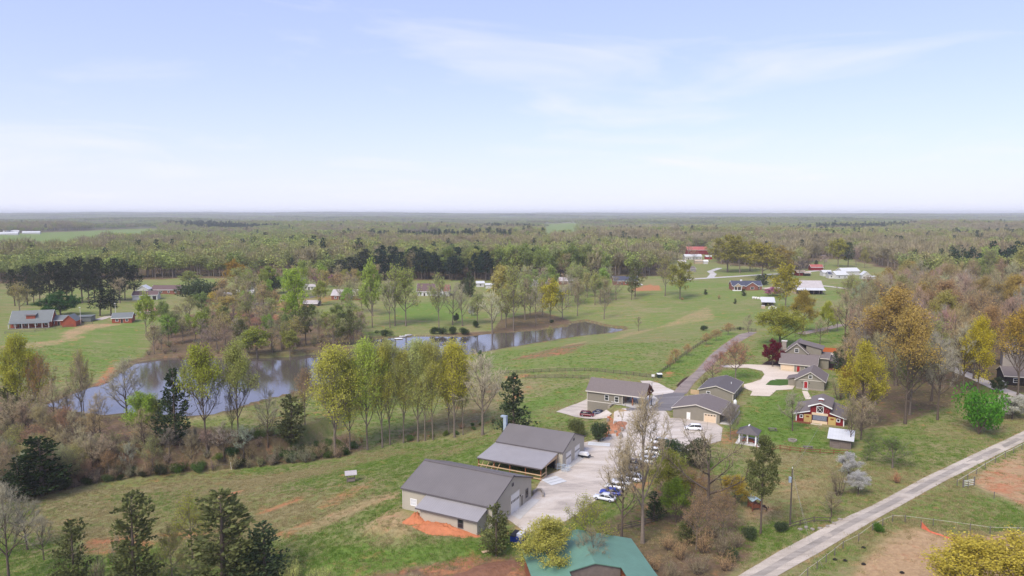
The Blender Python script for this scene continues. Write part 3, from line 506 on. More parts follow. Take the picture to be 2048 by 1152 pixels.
def garage_door(parent, side, pos, c, z, w_, h, m_=M_door, rows=4, lights=6, row=1, fr=M_trim):
    o = wb(MB(), side, pos, c - w_ / 2, c + w_ / 2, z, z + h, .02).build('garage_door', m_, parent)
    for i in range(rows): wb(MB(), side, pos, c - w_ / 2 + .02, c + w_ / 2 - .02, z + h * i / rows + .025, z + h * (i + 1) / rows - .025, .05).build('panel', m_, o)
    for j in range(lights): a = c - w_ / 2 + w_ * (j + .5) / lights; wb(MB(), side, pos, a - w_ / lights * .33, a + w_ / lights * .33, z + h * (rows - row - .78) / rows, z + h * (rows - row - .25) / rows, .06).build('pane', M_glass, o)
    m = MB(); wb(m, side, pos, c - w_ / 2 - .14, c - w_ / 2, z, z + h + .14, .08); wb(m, side, pos, c + w_ / 2, c + w_ / 2 + .14, z, z + h + .14, .08); wb(m, side, pos, c - w_ / 2, c + w_ / 2, z + h, z + h + .14, .08); m.build('frame', fr, o)
    return o
def shed_roof(parent, u0, u1, v0, v1, z0, z1, m_, th=.14, name='roof', trim=None):    # rises from v0 (z0) to v1 (z1)
    o = MB().prism([(v0, z0), (v1, z1), (v1, z1 + th), (v0, z0 + th)], u0, u1, 'u').build(name, m_, parent)
    if trim: MB().box(u0, u1, v0 - .06, v0 - .002, z0 - .1, z0 + th + .02).build('fascia', trim, o)
    return o
def post(parent, u, v, z0, z1, s=.18, m_=M_timber, name='post'): return MB().box(u - s / 2, u + s / 2, v - s / 2, v + s / 2, z0, z1).build(name, m_, parent)
# near workshop with lean-to
A = empty('workshop', (-21.5, 135.7, 0), UR, 'large greige metal workshop with grey roof and lean-to above the orange clay', 'workshop')
gable(A, 0, 20.1, 0, 16.5, -2.5, 4.3, 7.3, M_wallA, M_roofA, .25, .35, trim=M_shingD)
MB().prism([(-3.4, -2), (-.02, -2), (-.02, 3.75), (-3.4, 2.75)], 6.6, 18.9, 'u').build('lean_to_wall', M_wallA, A); shed_roof(A, 5.7, 19.3, -3.95, .15, 2.66, 3.92, M_roofL, name='lean_to_roof', trim=M_shingD)
window(A, 's', -3.4, 15.4, .75, 1.0, 1.5, M_shingD); window(A, 's', 0, 2.6, 1.2, 1.3, 1.2, M_white, mat('pale_blind', lin(206, 206, 206), .5))
garage_door(A, 'e', 20.1, 9.2, 0, 3.6, 3.7); door(A, 'e', 20.1, 12.2, .05, .95, 2.05, M_wallS); window(A, 'e', 20.1, 14.4, 1.0, .95, 1.6, M_shingD); window(A, 'e', 20.1, 8.25, 5.5, .5, .4, M_shingD, mull=False)
wb(MB(), 'e', 20.1, 11.3, 11.5, 2.2, 2.5, .15).build('wall_lamp', M_black, A)
MB().box(-.05, .06, -.08, .03, -2.4, 4.2).build('downpipe', M_trim, A); MB().box(6.5, 6.6, -3.5, -3.4, -2, 2.7).build('downpipe', M_trim, A)
MB().prism([(7.7, 7.34), (8.25, 7.54), (8.8, 7.34), (8.8, 7.42), (8.25, 7.62), (7.7, 7.42)], -.26, 20.36, 'u').build('ridge_cap', M_shingD, A)
# workshop with open porch
B = empty('workshop', (-3.5, 165.4, 0), UR, 'greige metal workshop with open timber porch, two white garage doors and a silver duct', 'workshop')
gable(B, 0, 16.9, 0, 13.2, -2, 3.95, 6.45, M_wallA, M_roofA, .25, .3, trim=M_shingD)
shed_roof(B, -.4, 15.9, -9.0, -.05, 2.62, 3.6, M_roofL, name='porch_roof', trim=M_shingD)
for u in (-.1, 3.9, 7.9, 11.8, 15.5): post(B, u, -8.6, -.8, 2.6, .2, M_timbD)
post(B, 15.5, -5.9, -.1, 2.9, .2, M_timber); post(B, 15.5, -.25, 0, 3.45, .22, M_timber)
for z in (1.05, .25): MB().box(-.2, 15.6, -8.74, -8.70, z, z + .24).build('rail', M_timber, B); MB().box(15.62, 15.66, -8.7, -5.9, z, z + .24).build('rail', M_timber, B)
for u in (.2, 1.6, 3.0, 4.4): MB().bar((u, -8.5, .2), (u + 1.1, -8.5, 2.4), .12).build('brace', M_timber, B)
MB().box(-.3, 15.7, -8.75, -8.45, 2.34, 2.58).build('beam', M_timbD, B); MB().box(15.45, 15.6, -8.4, -.2, 2.4, 2.6).build('beam', M_timber, B); MB().prism([(-8.7, 2.62), (-.1, 2.62), (-.1, 3.55)], 15.62, 15.7, 'u').build('porch_gable_board', M_timber, B)
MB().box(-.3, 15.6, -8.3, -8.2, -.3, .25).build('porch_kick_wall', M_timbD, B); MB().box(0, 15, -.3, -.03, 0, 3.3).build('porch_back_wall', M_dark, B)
garage_door(B, 'e', 16.9, 3.4, 0, 3.0, 3.0); garage_door(B, 'e', 16.9, 8.6, 0, 3.0, 3.0); window(B, 'e', 16.9, 6.6, 4.9, .5, .35, M_shingD, mull=False)
MB().box(-1.3, -.5, 5.4, 6.2, -2, 8.2).build('duct', M_steel, B); MB().prism([(-1.3, 8.2), (-.5, 8.2), (-.5, 8.6), (-2.0, 8.6), (-2.0, 8.25)], 5.35, 6.25, 'v').build('duct_head', M_steel, B)
# two storey office with carport
Cb = empty('office_building', (23.4, 217.7, -3.4), UR, 'two storey grey sided building with shingle roof over a timber carport', 'building')
MB().box(0, 7.7, 0, 8.4, -1.5, 3.35).build('lower_wall', M_wallS, Cb); MB().box(7.72, 18.6, .4, 8.4, -1.5, 3.42).build('foundation', M_slab, Cb)
MB().prism(gable_poly(0, 8.4, 3.36, 6.8, 9.7), 0, 11.4, 'u').build('upper_wall', M_wallC, Cb)
sl = (9.7 - 6.8) / 4.2; MB().prism([(-.5, 6.8 - sl * .5), (4.2, 9.73), (8.9, 6.8 - sl * .5), (8.9, 6.98 - sl * .5), (4.2, 9.91), (-.5, 6.98 - sl * .5)], -.4, 18.6, 'u').build('roof', M_shing, Cb)
m = MB(); m.box(-.4, 18.6, -.56, -.502, 6.35, 6.64).build('fascia', M_trim, Cb); MB().box(-.06, 7.76, -.05, -.002, 3.26, 3.48).build('band', M_trim, Cb); MB().box(11.3, 11.46, -.06, .1, 3.4, 6.6).build('corner_trim', M_trim, Cb); MB().box(-.06, .1, -.06, -.002, 0, 6.6).build('corner_trim', M_trim, Cb)
window(Cb, 's', 0, 6.4, 4.3, 1.1, 1.5, M_white); window(Cb, 's', 0, 9.6, 4.1, 1.1, 1.5, M_white); door(Cb, 'e', 11.4, 3.2, 3.42, 1, 2.1, M_timbD)
for u, v in ((17.6, .4), (17.6, 8.0), (14.5, .4)): post(Cb, u, v, 3.4, 6.5, .34, M_timbD)
MB().bar((18.4, -.2, 6.55), (18.4, 8.6, 6.55), .3).build('truss_chord', M_timbD, Cb); MB().bar((18.4, -.3, 6.5), (18.4, 4.2, 9.5), .28).build('truss_rafter', M_timbD, Cb); MB().bar((18.4, 8.7, 6.5), (18.4, 4.2, 9.5), .28).build('truss_rafter', M_timbD, Cb); MB().bar((18.4, 4.2, 6.6), (18.4, 4.2, 9.5), .24).build('truss_post', M_timbD, Cb)
for v, w_ in ((2.2, 4.0), (6.2, 4.4)): MB().bar((18.4, v, 6.6), (18.4, w_, 8.3), .2).build('truss_brace', M_timbD, Cb)
MB().bar((17.6, .4, 5.4), (16.6, .4, 6.5), .2).build('brace', M_timbD, Cb); MB().bar((14.5, .4, 6.5), (18, .4, 6.5), .28).build('beam', M_timbD, Cb)
for v in (0, 1): MB().box(8.0, 11.0, -.5 - v * .001, -.42, 3.5 + v * .5, 3.6 + v * .5).build('stair_rail', M_white, Cb)
MB().box(7.75, 8.4, -2.8, .3, -1, 3.3).build('retaining_wall', M_stone, Cb)
# dark garage and the garage in front
D = empty('garage', (68.4, 216.7, 0), VR, 'grey green board sided garage with one small window, behind the larger garage', 'garage'); gable(D, .3, 16.5, 0, 10.5, -1, 2.5, 4.1, M_wallC, M_shingD, .4, .4)
window(D, 'w', .3, 7.6, 1.1, 1.0, 1.0, M_white); garage_door(D, 's', 0, 6, 0, 3, 2.1, M_wallS, 4, 0); MB().box(.2, .34, -.06, .1, 0, 2.4).build('corner_trim', M_trim, D); MB().tube([(9, 2.2, 2.9), (9, 2.2, 3.9)], .12).build('vent_pipe', M_white, D)
E = empty('garage', (57.3, 192.7, 0), VR, 'wide brown roofed garage with cream double door facing the gravel yard', 'garage'); gable(E, .3, 13.4, 0, 13, -1, 2.95, 4.55, M_wallS, M_shing, .5, .4)
garage_door(E, 'w', .3, 2.6, 0, 3.2, 2.3, M_cream, 4, 4, 0); door(E, 'w', .3, 8.6, 0, .9, 2.05, M_white)
MB().prism([(-3.2, 2.15), (-.02, 2.75), (-.02, 2.9), (-3.2, 2.3)], -.2, 13.4, 'u').build('side_porch_roof', M_shing, E)
for u in (.2, 4.4, 8.8, 13): post(E, u, -3.0, -.3, 2.15, .16, M_trim)
MB().box(.2, 13.2, -3.2, -3.06, 0.05, .95).build('porch_rail', M_trim, E); MB().box(.3, 13.2, -3.0, -.05, -.4, .06).build('porch_floor', M_slab, E)
# house
F = empty('house', (97.2, 256.1, 1.0), UR, 'grey house with tall front gable, stone chimney and a garage wing', 'house')
gable(F, .4, 12.6, .5, 10.5, -1.2, 2.75, 5.35, M_wallC, M_shing, .45, .5, wall='garage_wing_wall', roof='garage_wing_roof')
garage_door(F, 's', .5, 2.9, 0, 4.4, 2.2, M_cream, 4, 0); door(F, 's', .5, 6.6, 0, 1.0, 2.1, M_redd); window(F, 's', .5, 9.6, .9, 1.6, 1.2)
gable(F, 1.6, 16, 9.6, 21.5, -1.2, 4.0, 5.2, M_wallC, M_shing, .3, .6, wall='main_wall', roof='main_roof')
# tall cross wing: ridge runs away from the garage
gable(F, 10.0, 22.0, 1.2, 8.6, 3.6, 5.4, 8.6, M_wallC, M_shing, .5, .45, ax='v', wall='front_gable_wall', roof='front_gable_roof')
window(F, 's', 10.0, 4.9, 5.4, 1.3, 1.2, M_white)
MB().prism([(8.0, 3.8), (13.2, 3.8), (13.2, 6.7), (8.0, 7.7)], 12.2, 19.5, 'v').build('dormer_wall', M_wallC, F); MB().prism([(5.2, 8.62), (13.9, 6.75), (13.9, 6.92), (5.2, 8.8)], 11.8, 20.0, 'v').build('dormer_roof', M_shing, F)
window(F, 'e', 13.2, 15.8, 5.2, 1.6, 1.0, M_white)
MB().box(-.7, .9, 12.6, 14.0, -1, 8.6).build('chimney', M_stone, F); MB().box(-.9, 1.1, 12.4, 14.2, 8.602, 8.85).build('chimney_cap', M_trim, F); MB().box(-1.2, 1.3, 11.2, 12.3, -1, 6.2).build('chimney_shoulder', M_stone, F)
MB().prism([(12.0, 4.4), (19.2, 2.6), (19.2, 2.78), (12.0, 4.58)], 9.2, 21, 'v').build('side_porch_roof', M_shing, F)
for v in (9.6, 13.2, 17, 20.6): post(F, 18.8, v, -1, 2.6, .2, M_white)
MB().box(13.2, 18.9, 9.3, 21, -1, .05).build('porch_floor', M_brick, F)
# cottage
G = empty('cottage', (100.3, 225.2, 1.0), VR, 'grey cottage with a red front door under a gable window', 'cottage'); gable(G, 0, 12.5, 0, 8.4, -.6, 3.1, 5.75, M_wallC, M_shing, .45, .5)
MB().box(-.12, -.002, -.1, 8.5, -.6, .5).build('stone_skirt', M_stone, G); door(G, 'w', -.0, 5.5, .35, 1.0, 2.2, M_redd, M_white); window(G, 'w', 0, 4.2, 3.75, .9, 1.0, M_white); MB().box(-.08, -.002, .1, 8.3, 3.02, 3.2).build('band', M_trim, G)
for v in (6.6, 4.4): MB().box(-.2, -.01, v - .1, v + .1, 2.0, 2.35).build('wall_lamp', M_black, G)
MB().prism([(8.4, -.5), (11.2, -.5), (11.2, 2.2), (8.4, 2.9)], 3, 8, 'u').build('side_wing_wall', M_wallC, G); MB().prism([(8.3, 3.1), (11.7, 2.2), (11.7, 2.36), (8.3, 3.26)], 2.6, 8.4, 'u').build('side_wing_roof', M_shing, G); MB().box(-1.4, -.13, 4.6, 6.4, -.5, .3).build('front_step', M_slab, G)
# red barn
H_ = empty('barn', (89.7, 188.4, .5), VR, 'red barn with raised centre, white cross door and yellow side doors', 'barn')
MB().prism([(0, -.8), (12.1, -.8), (12.1, 2.3), (8.55, 3.15), (3.55, 3.15), (0, 2.3)], .3, 13.0, 'u').build('wall', M_red, H_)
MB().prism(gable_poly(3.6, 8.5, 3.0, 4.85, 5.7), .25, 10.8, 'u').build('raised_centre_wall', M_red, H_)
sl = .85 / 2.45; MB().prism([(3.05, 4.85 - sl * .55), (6.05, 5.75), (9.05, 4.85 - sl * .55), (9.05, 5.0 - sl * .55), (6.05, 5.9), (3.05, 5.0 - sl * .55)], -.35, 11.4, 'u').build('raised_centre_roof', M_shing, H_)
for nm, P_ in (('wing_roof', [(-.7, 2.05), (3.58, 3.25), (3.58, 3.4), (-.7, 2.2)]), ('wing_roof', [(12.8, 2.05), (8.52, 3.25), (8.52, 3.4), (12.8, 2.2)])):
    r_ = MB().prism(P_, -.3, 13.4, 'u').build(nm, M_shing, H_); MB().prism([(a, z - .06) for a, z in P_[:2]] + [(a, z + .03) for a, z in P_[2:]], -.36, -.302, 'u').build('fascia', M_white, r_)
MB().prism([(3.0, 4.62 - sl * .5), (6.05, 5.66), (9.1, 4.62 - sl * .5), (9.1, 5.02 - sl * .55), (6.05, 5.93), (3.0, 5.02 - sl * .55)], -.42, -.352, 'u').build('fascia', M_white, H_)
ld = MB().box(.17, .245, 5.2, 6.9, 3.0, 4.8).build('loft_door', M_dark, H_); m = MB()
for a in ((5.15, 5.3, 2.95, 4.85), (6.8, 6.95, 2.95, 4.85), (5.3, 6.8, 2.95, 3.1), (5.3, 6.8, 4.7, 4.85)): m.box(.1, .165, *a)
m.build('frame', M_white, ld); MB().bar((.13, 5.3, 3.1), (.13, 6.8, 4.7), .14, .07).build('cross_brace', M_white, ld); MB().bar((.10, 6.8, 3.1), (.10, 5.3, 4.7), .14, .05).build('cross_brace', M_white, ld)
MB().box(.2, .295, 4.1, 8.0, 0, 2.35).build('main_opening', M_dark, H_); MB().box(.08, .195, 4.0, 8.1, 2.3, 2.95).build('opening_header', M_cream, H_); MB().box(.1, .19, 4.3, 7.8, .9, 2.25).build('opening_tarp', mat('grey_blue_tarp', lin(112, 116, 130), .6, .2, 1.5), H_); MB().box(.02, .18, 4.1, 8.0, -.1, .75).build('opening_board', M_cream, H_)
for v0, v1 in ((8.15, 10.1), (2.0, 3.9)):
    d_ = MB().box(.17, .29, v0, v1, -.05, 2.2).build('side_door', M_yel, H_); MB().box(.14, .168, (v0 + v1) / 2 - .4, (v0 + v1) / 2 + .4, 1.4, 1.85).build('pane', mat('amber_pane', lin(130, 70, 30), .4), d_)
window(H_, 'w', .3, 10.75, 1.15, .6, .65, M_white, mull=False, f=.16); window(H_, 'w', .3, 1.4, 1.15, .6, .65, M_white, mull=False, f=.16)
for v in (.05, 12.05): MB().box(.2, .34, v - .12, v + .12, -.6, 2.1).build('corner_trim', M_white, H_)
MB().box(-1.3, .15, 3.9, 8.2, -.5, -.02).build('front_step', M_conc, H_); MB().box(2.5, 3.5, 5.5, 6.6, 5.6, 6.15).build('cupola', M_redd, H_); MB().prism([(5.3, 6.15), (6.05, 6.4), (6.8, 6.15)], 2.3, 3.7, 'u').build('cupola_roof', M_white, H_)
MB().box(-1.6, -.1, 8.2, 12.6, .0, .12).build('porch_floor', M_timbD, H_)
for v in (8.4, 12.4): post(H_, -1.5, v, -.5, .9, .12, M_timbD)
# pavilion
I_ = empty('pavilion', (57.2, 176.4, .02), RAD(-27.5), 'small square pavilion with dark hipped roof and white posts on a slab', 'pavilion')
MB().box(-.4, 5.6, -1.0, 5.6, -.3, .12).build('slab', M_slab, I_)
for u, v in ((.4, .2), (4.4, .2), (.4, 4.2), (4.4, 4.2), (2.4, .2)): post(I_, u, v, .1, 2.7, .3, M_white)
mb = MB(); a_, z1, z2 = [(-.3, -.4), (5.1, -.4), (5.1, 4.9), (-.3, 4.9)], 2.65, 4.25
mb.add([(x, y, z1) for x, y in a_] + [(2.4, 1.6, z2), (2.4, 2.8, z2)] + [(x, y, z1 - .15) for x, y in a_], [(0, 1, 4), (1, 2, 5, 4), (2, 3, 5), (3, 0, 4, 5), (0, 6, 7, 1), (1, 7, 8, 2), (2, 8, 9, 3), (3, 9, 6, 0), (9, 8, 7, 6)]).build('roof', M_shingD, I_)
MB().box(2.25, 2.55, 1.5, 2.9, z2 - .02, z2 + .12).build('ridge_cap', M_white, I_); MB().box(1.2, 3.6, 1.6, 2.6, .1, .85).build('table', M_timbD, I_)
for u, v in ((.9, .9), (3.6, .9), (.9, 3.2), (3.6, 3.2)):
    MB().box(u, u + .5, v, v + .5, .42, .5).build('seat', M_redd, I_); MB().box(u + .05, u + .45, v + .05, v + .45, .12, .42).build('seat_base', M_black, I_)
# plank shed
J = empty('plank_shed', (78.6, 172.4, .3), RAD(-27.5), 'weathered plank shed with a sloping white metal roof', 'shed'); MB().prism([(0, -.5), (5.2, -.5), (5.2, 3.1), (0, 2.35)], .2, 5.0, 'u').build('wall', M_wood, J); shed_roof(J, -.4, 5.6, -.7, 5.8, 2.26, 3.2, M_wroof, .12)
for i in range(12): MB().box(.24 + i * .4, .56 + i * .4, -.045, -.002, -.4, 2.25).build('plank', M_wood, J)
MB().box(.9, 2.6, -.5, -.1, -.3, .9).build('crate', M_wood, J); 
# green roofed building at the bottom
K = empty('green_roofed_building', (1.6, 112.0, -.2), RAD(-81.3), 'building with a wide teal green metal roof at the bottom edge', 'building')   # u runs towards the camera
MB().prism(gable_poly(.4, 18.0, -1.5, 3.9, 5.9), .4, 11, 'u').build('wall', M_timbD, K); gp = (5.9 - 3.9) / 8.8
MB().prism([(-.2, 3.95 - .12), (9.2, 6.05), (18.6, 3.83), (18.6, 3.95), (9.2, 6.2), (-.2, 3.98)], 0, 11.6, 'u').build('roof', M_green, K)
MB().prism([(-.2, 3.83), (5.2, 5.1), (5.2, 5.25), (-.2, 3.98)], 11.6, 26, 'u').build('wing_roof', M_green, K); MB().prism([(18.6, 3.83), (13.2, 5.1), (13.2, 5.25), (18.6, 3.98)], 11.6, 26, 'u').build('wing_roof', M_green, K)
MB().prism([(5.2, -1), (13.2, -1), (13.2, 4.95), (9.2, 5.95), (5.2, 4.95)], 11.05, 11.3, 'u').build('gable_wall', M_wood, K);
MB().box(11.5, 25, .6, 5.0, -1.5, 3.9).build('wing_wall', M_timbD, K); MB().box(11.5, 25, 13.4, 18.0, -1.5, 3.9).build('wing_wall', M_timbD, K)
# ---------------------------------------------------------------- houses farther off
def far_house(px, py, wpx, depth, ze, zr, wm_, rm_, label, rot=0, name='house', cat='house', wins=3, trim=M_white, ax='u', porch=None, ov=.4, dr=True, winm=M_white, wh=1.2):
    p = at(px, py); k = p.y; W = wpx * k / FPX
    e = empty(name, p, RAD(rot), label, cat)
    if ax == 'u': gable(e, -W / 2, W / 2, 0, depth, -2.5, ze, zr, wm_, rm_, ov, ov, .2, trim)
    else: gable(e, 0, depth, -W / 2, W / 2, -2.5, ze, zr, wm_, rm_, ov, ov, .2, trim, ax='v')
    for i in range(wins): window(e, 's', 0, -W / 2 + W * (i + .5) / wins, 1.0, min(1.2, W / wins * .45), wh, winm)
    if dr: door(e, 's', 0, -W / 2 + W * .5 / max(wins, 1) + W / max(wins, 1) * .5, 0, 1, 2.1, M_dark)
    if porch:
        shed_roof(e, -W / 2, W / 2, -porch, -.05, ze - .75, ze - .05, rm_, .15, 'porch_roof')
        n_ = max(3, int(W / 3))
        for i in range(n_ + 1): post(e, -W / 2 + .15 + (W - .3) * i / n_, -porch + .2, -1.5, ze - .75, .18, M_white)
        MB().box(-W / 2, W / 2, -porch, -.03, -1.5, .1).build('porch_floor', M_wood, e)
    return e, W
L1, W1 = far_house(1494, 580, 58, 11, 3.2, 6.2, M_brick, M_shingN, 'brick house with dark blue roof and two front gables', -4, wins=5, wh=1.5)
gable(L1, -3, 5, -W1 * .06, W1 * .34, -1, 3.1, 5.9, M_brick, M_shingN, .4, .4, .2, M_white, 'front_gable_wall', 'front_gable_roof', ax='v'); gable(L1, -3.5, 4, -W1 * .48, -W1 * .22, 2.6, 3.0, 5.0, M_tan, M_shingN, .3, .3, .2, M_white, 'porch_gable_wall', 'porch_gable_roof', ax='v')
for u in (-.47, -.36, -.23): post(L1, W1 * u, -3.3, -1, 2.7, .3, M_white)
MB().box(-W1 * .5, -W1 * .2, -3.8, -.05, -1.5, .1).build('porch_floor', M_white, L1); window(L1, 's', -3, W1 * .14, 1, 2.4, 1.5, M_white); MB().box(-W1 * .18, -W1 * .12, 5, 6, 5.5, 7.2).build('chimney', M_white, L1)
p = at(1618, 588); Wm = 60 * p.y / FPX; Mb = empty('open_barn', p, RAD(-8), 'broad open fronted barn with pale metal roof and dark bay', 'barn')
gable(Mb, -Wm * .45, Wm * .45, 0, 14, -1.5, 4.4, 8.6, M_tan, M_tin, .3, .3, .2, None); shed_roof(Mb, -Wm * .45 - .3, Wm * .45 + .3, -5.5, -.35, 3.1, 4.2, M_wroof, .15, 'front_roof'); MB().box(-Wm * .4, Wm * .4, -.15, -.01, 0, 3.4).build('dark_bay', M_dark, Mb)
for i in range(6): post(Mb, -Wm * .43 + Wm * .86 * i / 5, -5.2, -1, 3.1, .22, M_wood)
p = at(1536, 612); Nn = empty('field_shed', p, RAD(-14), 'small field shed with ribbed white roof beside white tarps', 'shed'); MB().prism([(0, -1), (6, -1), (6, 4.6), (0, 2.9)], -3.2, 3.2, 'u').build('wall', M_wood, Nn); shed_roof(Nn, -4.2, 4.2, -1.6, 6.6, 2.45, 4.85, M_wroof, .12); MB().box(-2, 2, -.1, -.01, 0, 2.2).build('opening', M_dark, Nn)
for u in (-3.8, 0, 3.8): post(Nn, u, -1.3, -1, 2.5, .18, M_wood)
far_house(1672, 557, 27, 10, 3.2, 5.2, M_whitew, M_shingN, 'white house with dark roof in the white farm cluster', -8, wins=3)
far_house(1655, 552.5, 17, 8, 3.4, 5, M_whitew, M_wroof, 'white flat box shed left in the white farm cluster', -2, 'farm_shed', 'shed', wins=0, dr=False)
far_house(1684, 557.5, 26, 9, 3.4, 6.2, M_whitew, M_wroof, 'white shed with a white gable in the white farm cluster', 12, 'farm_shed', 'shed', wins=2, dr=False)
far_house(1702, 550.5, 38, 10, 3.6, 6.2, M_whitew, M_wroof, 'long low white metal barn in the white farm cluster', 10, 'farm_shed', 'shed', wins=0, dr=False)
far_house(1732, 558.5, 15, 7, 3.6, 6.4, M_whitew, M_wroof, 'small white gabled outbuilding at the right of the white farm cluster', -10, 'outbuilding', 'shed', wins=2, dr=False, ax='v')
far_house(1744, 558.5, 14, 5, 2, 2.6, M_whitew, M_wroof, 'lowest white shed beside the small gabled outbuilding', 4, 'farm_shed', 'shed', wins=0, dr=False)
far_house(1603, 551.5, 17, 7, 3, 4.6, M_red, M_tan, 'dark red shed in front of the white farm cluster', 3, 'farm_shed', 'shed', wins=0, dr=False)
far_house(1634, 541, 23, 9, 3.2, 5.4, M_red, M_rroof, 'shed with a faded red roof behind the white farm cluster', -6, 'farm_shed', 'shed', wins=0, dr=False)
far_house(1615, 552, 12, 6, 2.6, 3.4, M_dark, M_tan, 'open dark lean-to between the red and white sheds', 0, 'lean_to_shed', 'shed', wins=0, dr=False)
far_house(1398, 509, 46, 14, 6, 10, M_red, M_rroof, 'big red barn with rusty pale roof far up the road', 0, 'barn', 'barn', wins=0, dr=False)
far_house(1387, 519, 34, 10, 3.6, 6, M_whitew, M_wroof, 'long white house in front of the big red barn', 2, wins=5); far_house(1418, 518.5, 12, 7, 3, 4.4, M_redd, M_wroof, 'small dark red shed with white roof near the big barn', 0, 'farm_shed', 'shed', wins=0, dr=False)
far_house(1365, 532, 14, 8, 4.4, 6, M_whitew, M_tin, 'small two tone shed left of the round olive trees', 0, 'farm_shed', 'shed', wins=1, dr=False); far_house(1398, 527.5, 15, 6, 3, 4.2, M_tan, M_tan, 'tan low shed below the long white house', 0, 'farm_shed', 'shed', wins=0, dr=False); far_house(1412, 528, 8, 5, 3, 4.2, M_whitew, M_white, 'tiny white shed right of the tan low shed', 0, 'farm_shed', 'shed', wins=0, dr=False); far_house(1384, 544, 17, 8, 3, 5, M_greyw, M_shing, 'grey house half hidden by a bank beside the country road', 15, wins=1, dr=False)
far_house(1252, 570, 48, 10, 3.4, 6.6, M_brick, M_shingN, 'brick ranch house with dark blue roof beside the orange clay pad', 0, wins=3)
Wh, Ww = far_house(856, 592, 44, 11, 3.4, 8.2, M_whitew, M_shingB, 'white house with steep brown roofs above the lake lawn', 0, wins=3, wh=1.5)
gable(Wh, Ww * .5 + .02, Ww * .98, -1, 10, -2, 3.4, 7.4, M_whitew, mat('roof_red_brown', lin(128, 84, 76), .9, .12, 2), .4, .4, .2, M_white, 'right_wing_wall', 'right_wing_roof'); gable(Wh, -3.4, 2, Ww * .52, Ww * .72, -2, 3.2, 6, M_whitew, M_shingB, .3, .3, .2, M_white, 'bay_wall', 'bay_roof', ax='v'); window(Wh, 's', -3.4, Ww * .62, .8, 2, 1.6, M_white)
far_house(1074, 575, 62, 9, 3.2, 6, M_whitew, M_tin, 'long white house hidden behind the lakeside trees', 0, wins=6); far_house(1132, 569, 26, 9, 3, 5.4, M_brick, M_tin, 'brick house with pale roof right of the long white house', 0, wins=2)
far_house(961, 574, 15, 6, 3, 4.2, M_whitew, M_wroof, 'white camper beside the dark conifer', 8, 'camper', 'camper', wins=1, dr=False); far_house(979, 577, 16, 6, 2.8, 3.6, M_whitew, M_wroof, 'white open carport right of the camper', 0, 'carport', 'carport', wins=0, dr=True)
Lg, Wg = far_house(62, 655, 72, 10, 3.2, 8.2, M_log, M_groof, 'red log house with grey green roof and long porch', 16, wins=4, porch=3.2)
MB().box(-Wg * .12, Wg * .1, 1.0, 5.5, 4.2, 6.6).build('dormer_wall', M_log, Lg); MB().prism([(.6, 6.2), (5.8, 7.6), (5.8, 7.78), (.6, 6.38)], -Wg * .15, Wg * .13, 'u').build('dormer_roof', M_groof, Lg)
Lh, Wq = far_house(118, 651, 42, 8, 2.8, 4.8, M_log, M_groof, 'low red annex right of the log house porch', 14, 'annex', 'building', wins=2); gable(Lh, -4.5, 4, Wq * .28, Wq * .86, -2, 2.6, 5.6, M_log, M_groof, .3, .3, .2, M_log, 'gable_wall', 'gable_roof', ax='v')
cp_, Wc = far_house(168, 644, 26, 7, .2, .25, M_groof, M_groof, 'grey roofed open carport at the end of the red annex', 12, 'carport', 'carport', wins=0, dr=False, trim=None)
for o in list(cp_.children): o.location.z += 2.6
for a in (-.45, 0, .45):
    for b_ in (.3, 6.6): post(cp_, Wc * a, b_, -.5, 2.7, .2, M_wood)
far_house(244, 646, 36, 8, 2.8, 5, M_log, M_groof, 'small red log cabin on a white foundation', 16, 'cabin', 'cabin', wins=2)
far_house(303, 632, 40, 6, 2.6, 4.2, M_tan, mat('roof_rust_brown', lin(150, 112, 96), .8, .15, 1), 'rusty roofed long shed behind the light green tree', 6, 'long_shed', 'shed', wins=0, dr=False)
far_house(330, 588, 60, 10, 3, 5.6, M_brick, M_shingB, 'brick ranch house with brown roof behind the white barn', -3, wins=4); bw, Wb = far_house(290, 600, 46, 9, 3.2, 5.4, M_whitew, M_shingB, 'long white barn with three dark openings', 14, 'barn', 'barn', wins=0, dr=False)
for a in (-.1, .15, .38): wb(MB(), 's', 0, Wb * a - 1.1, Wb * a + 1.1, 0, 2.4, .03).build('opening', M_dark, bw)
far_house(285, 590, 22, 8, 4, 6.4, M_whitew, M_wroof, 'white gabled shed behind the long white barn', 10, 'farm_shed', 'shed', wins=1, dr=False, ax='v')
far_house(517, 579, 30, 8, 3, 5.6, M_whitew, M_shingB, 'small white house with brown roof beside the dark round evergreen', 0, wins=2); far_house(488, 594, 34, 7, 2.8, 4.4, M_whitew, M_whitew, 'pale mobile home below the small white house', 5, 'mobile_home', 'house', wins=3); far_house(455, 597, 24, 6, 2.8, 3.8, M_greyw, M_tin, 'pale shed beside the mobile home', 5, 'farm_shed', 'shed', wins=0, dr=False)
far_house(618, 580, 26, 6, 2.8, 4, M_whitew, M_tin, 'narrow white trailer right of the light green tree', -4, 'trailer_home', 'house', wins=2); far_house(695, 600, 66, 12, 3.2, 6.4, M_brick, M_tin, 'long building with weathered pale metal roof on the far bank', -4, 'long_building', 'building', wins=4); far_house(620, 612, 30, 7, 1.6, 3.2, M_wood, M_tin, 'low tin roofed shed behind the bank trees', -6, 'farm_shed', 'shed', wins=0, dr=False)
far_house(713, 561, 10, 5, 5, 7, M_greyw, M_tin, 'narrow pale shed at the edge of the pine stand', 0, 'farm_shed', 'shed', wins=0, dr=False)
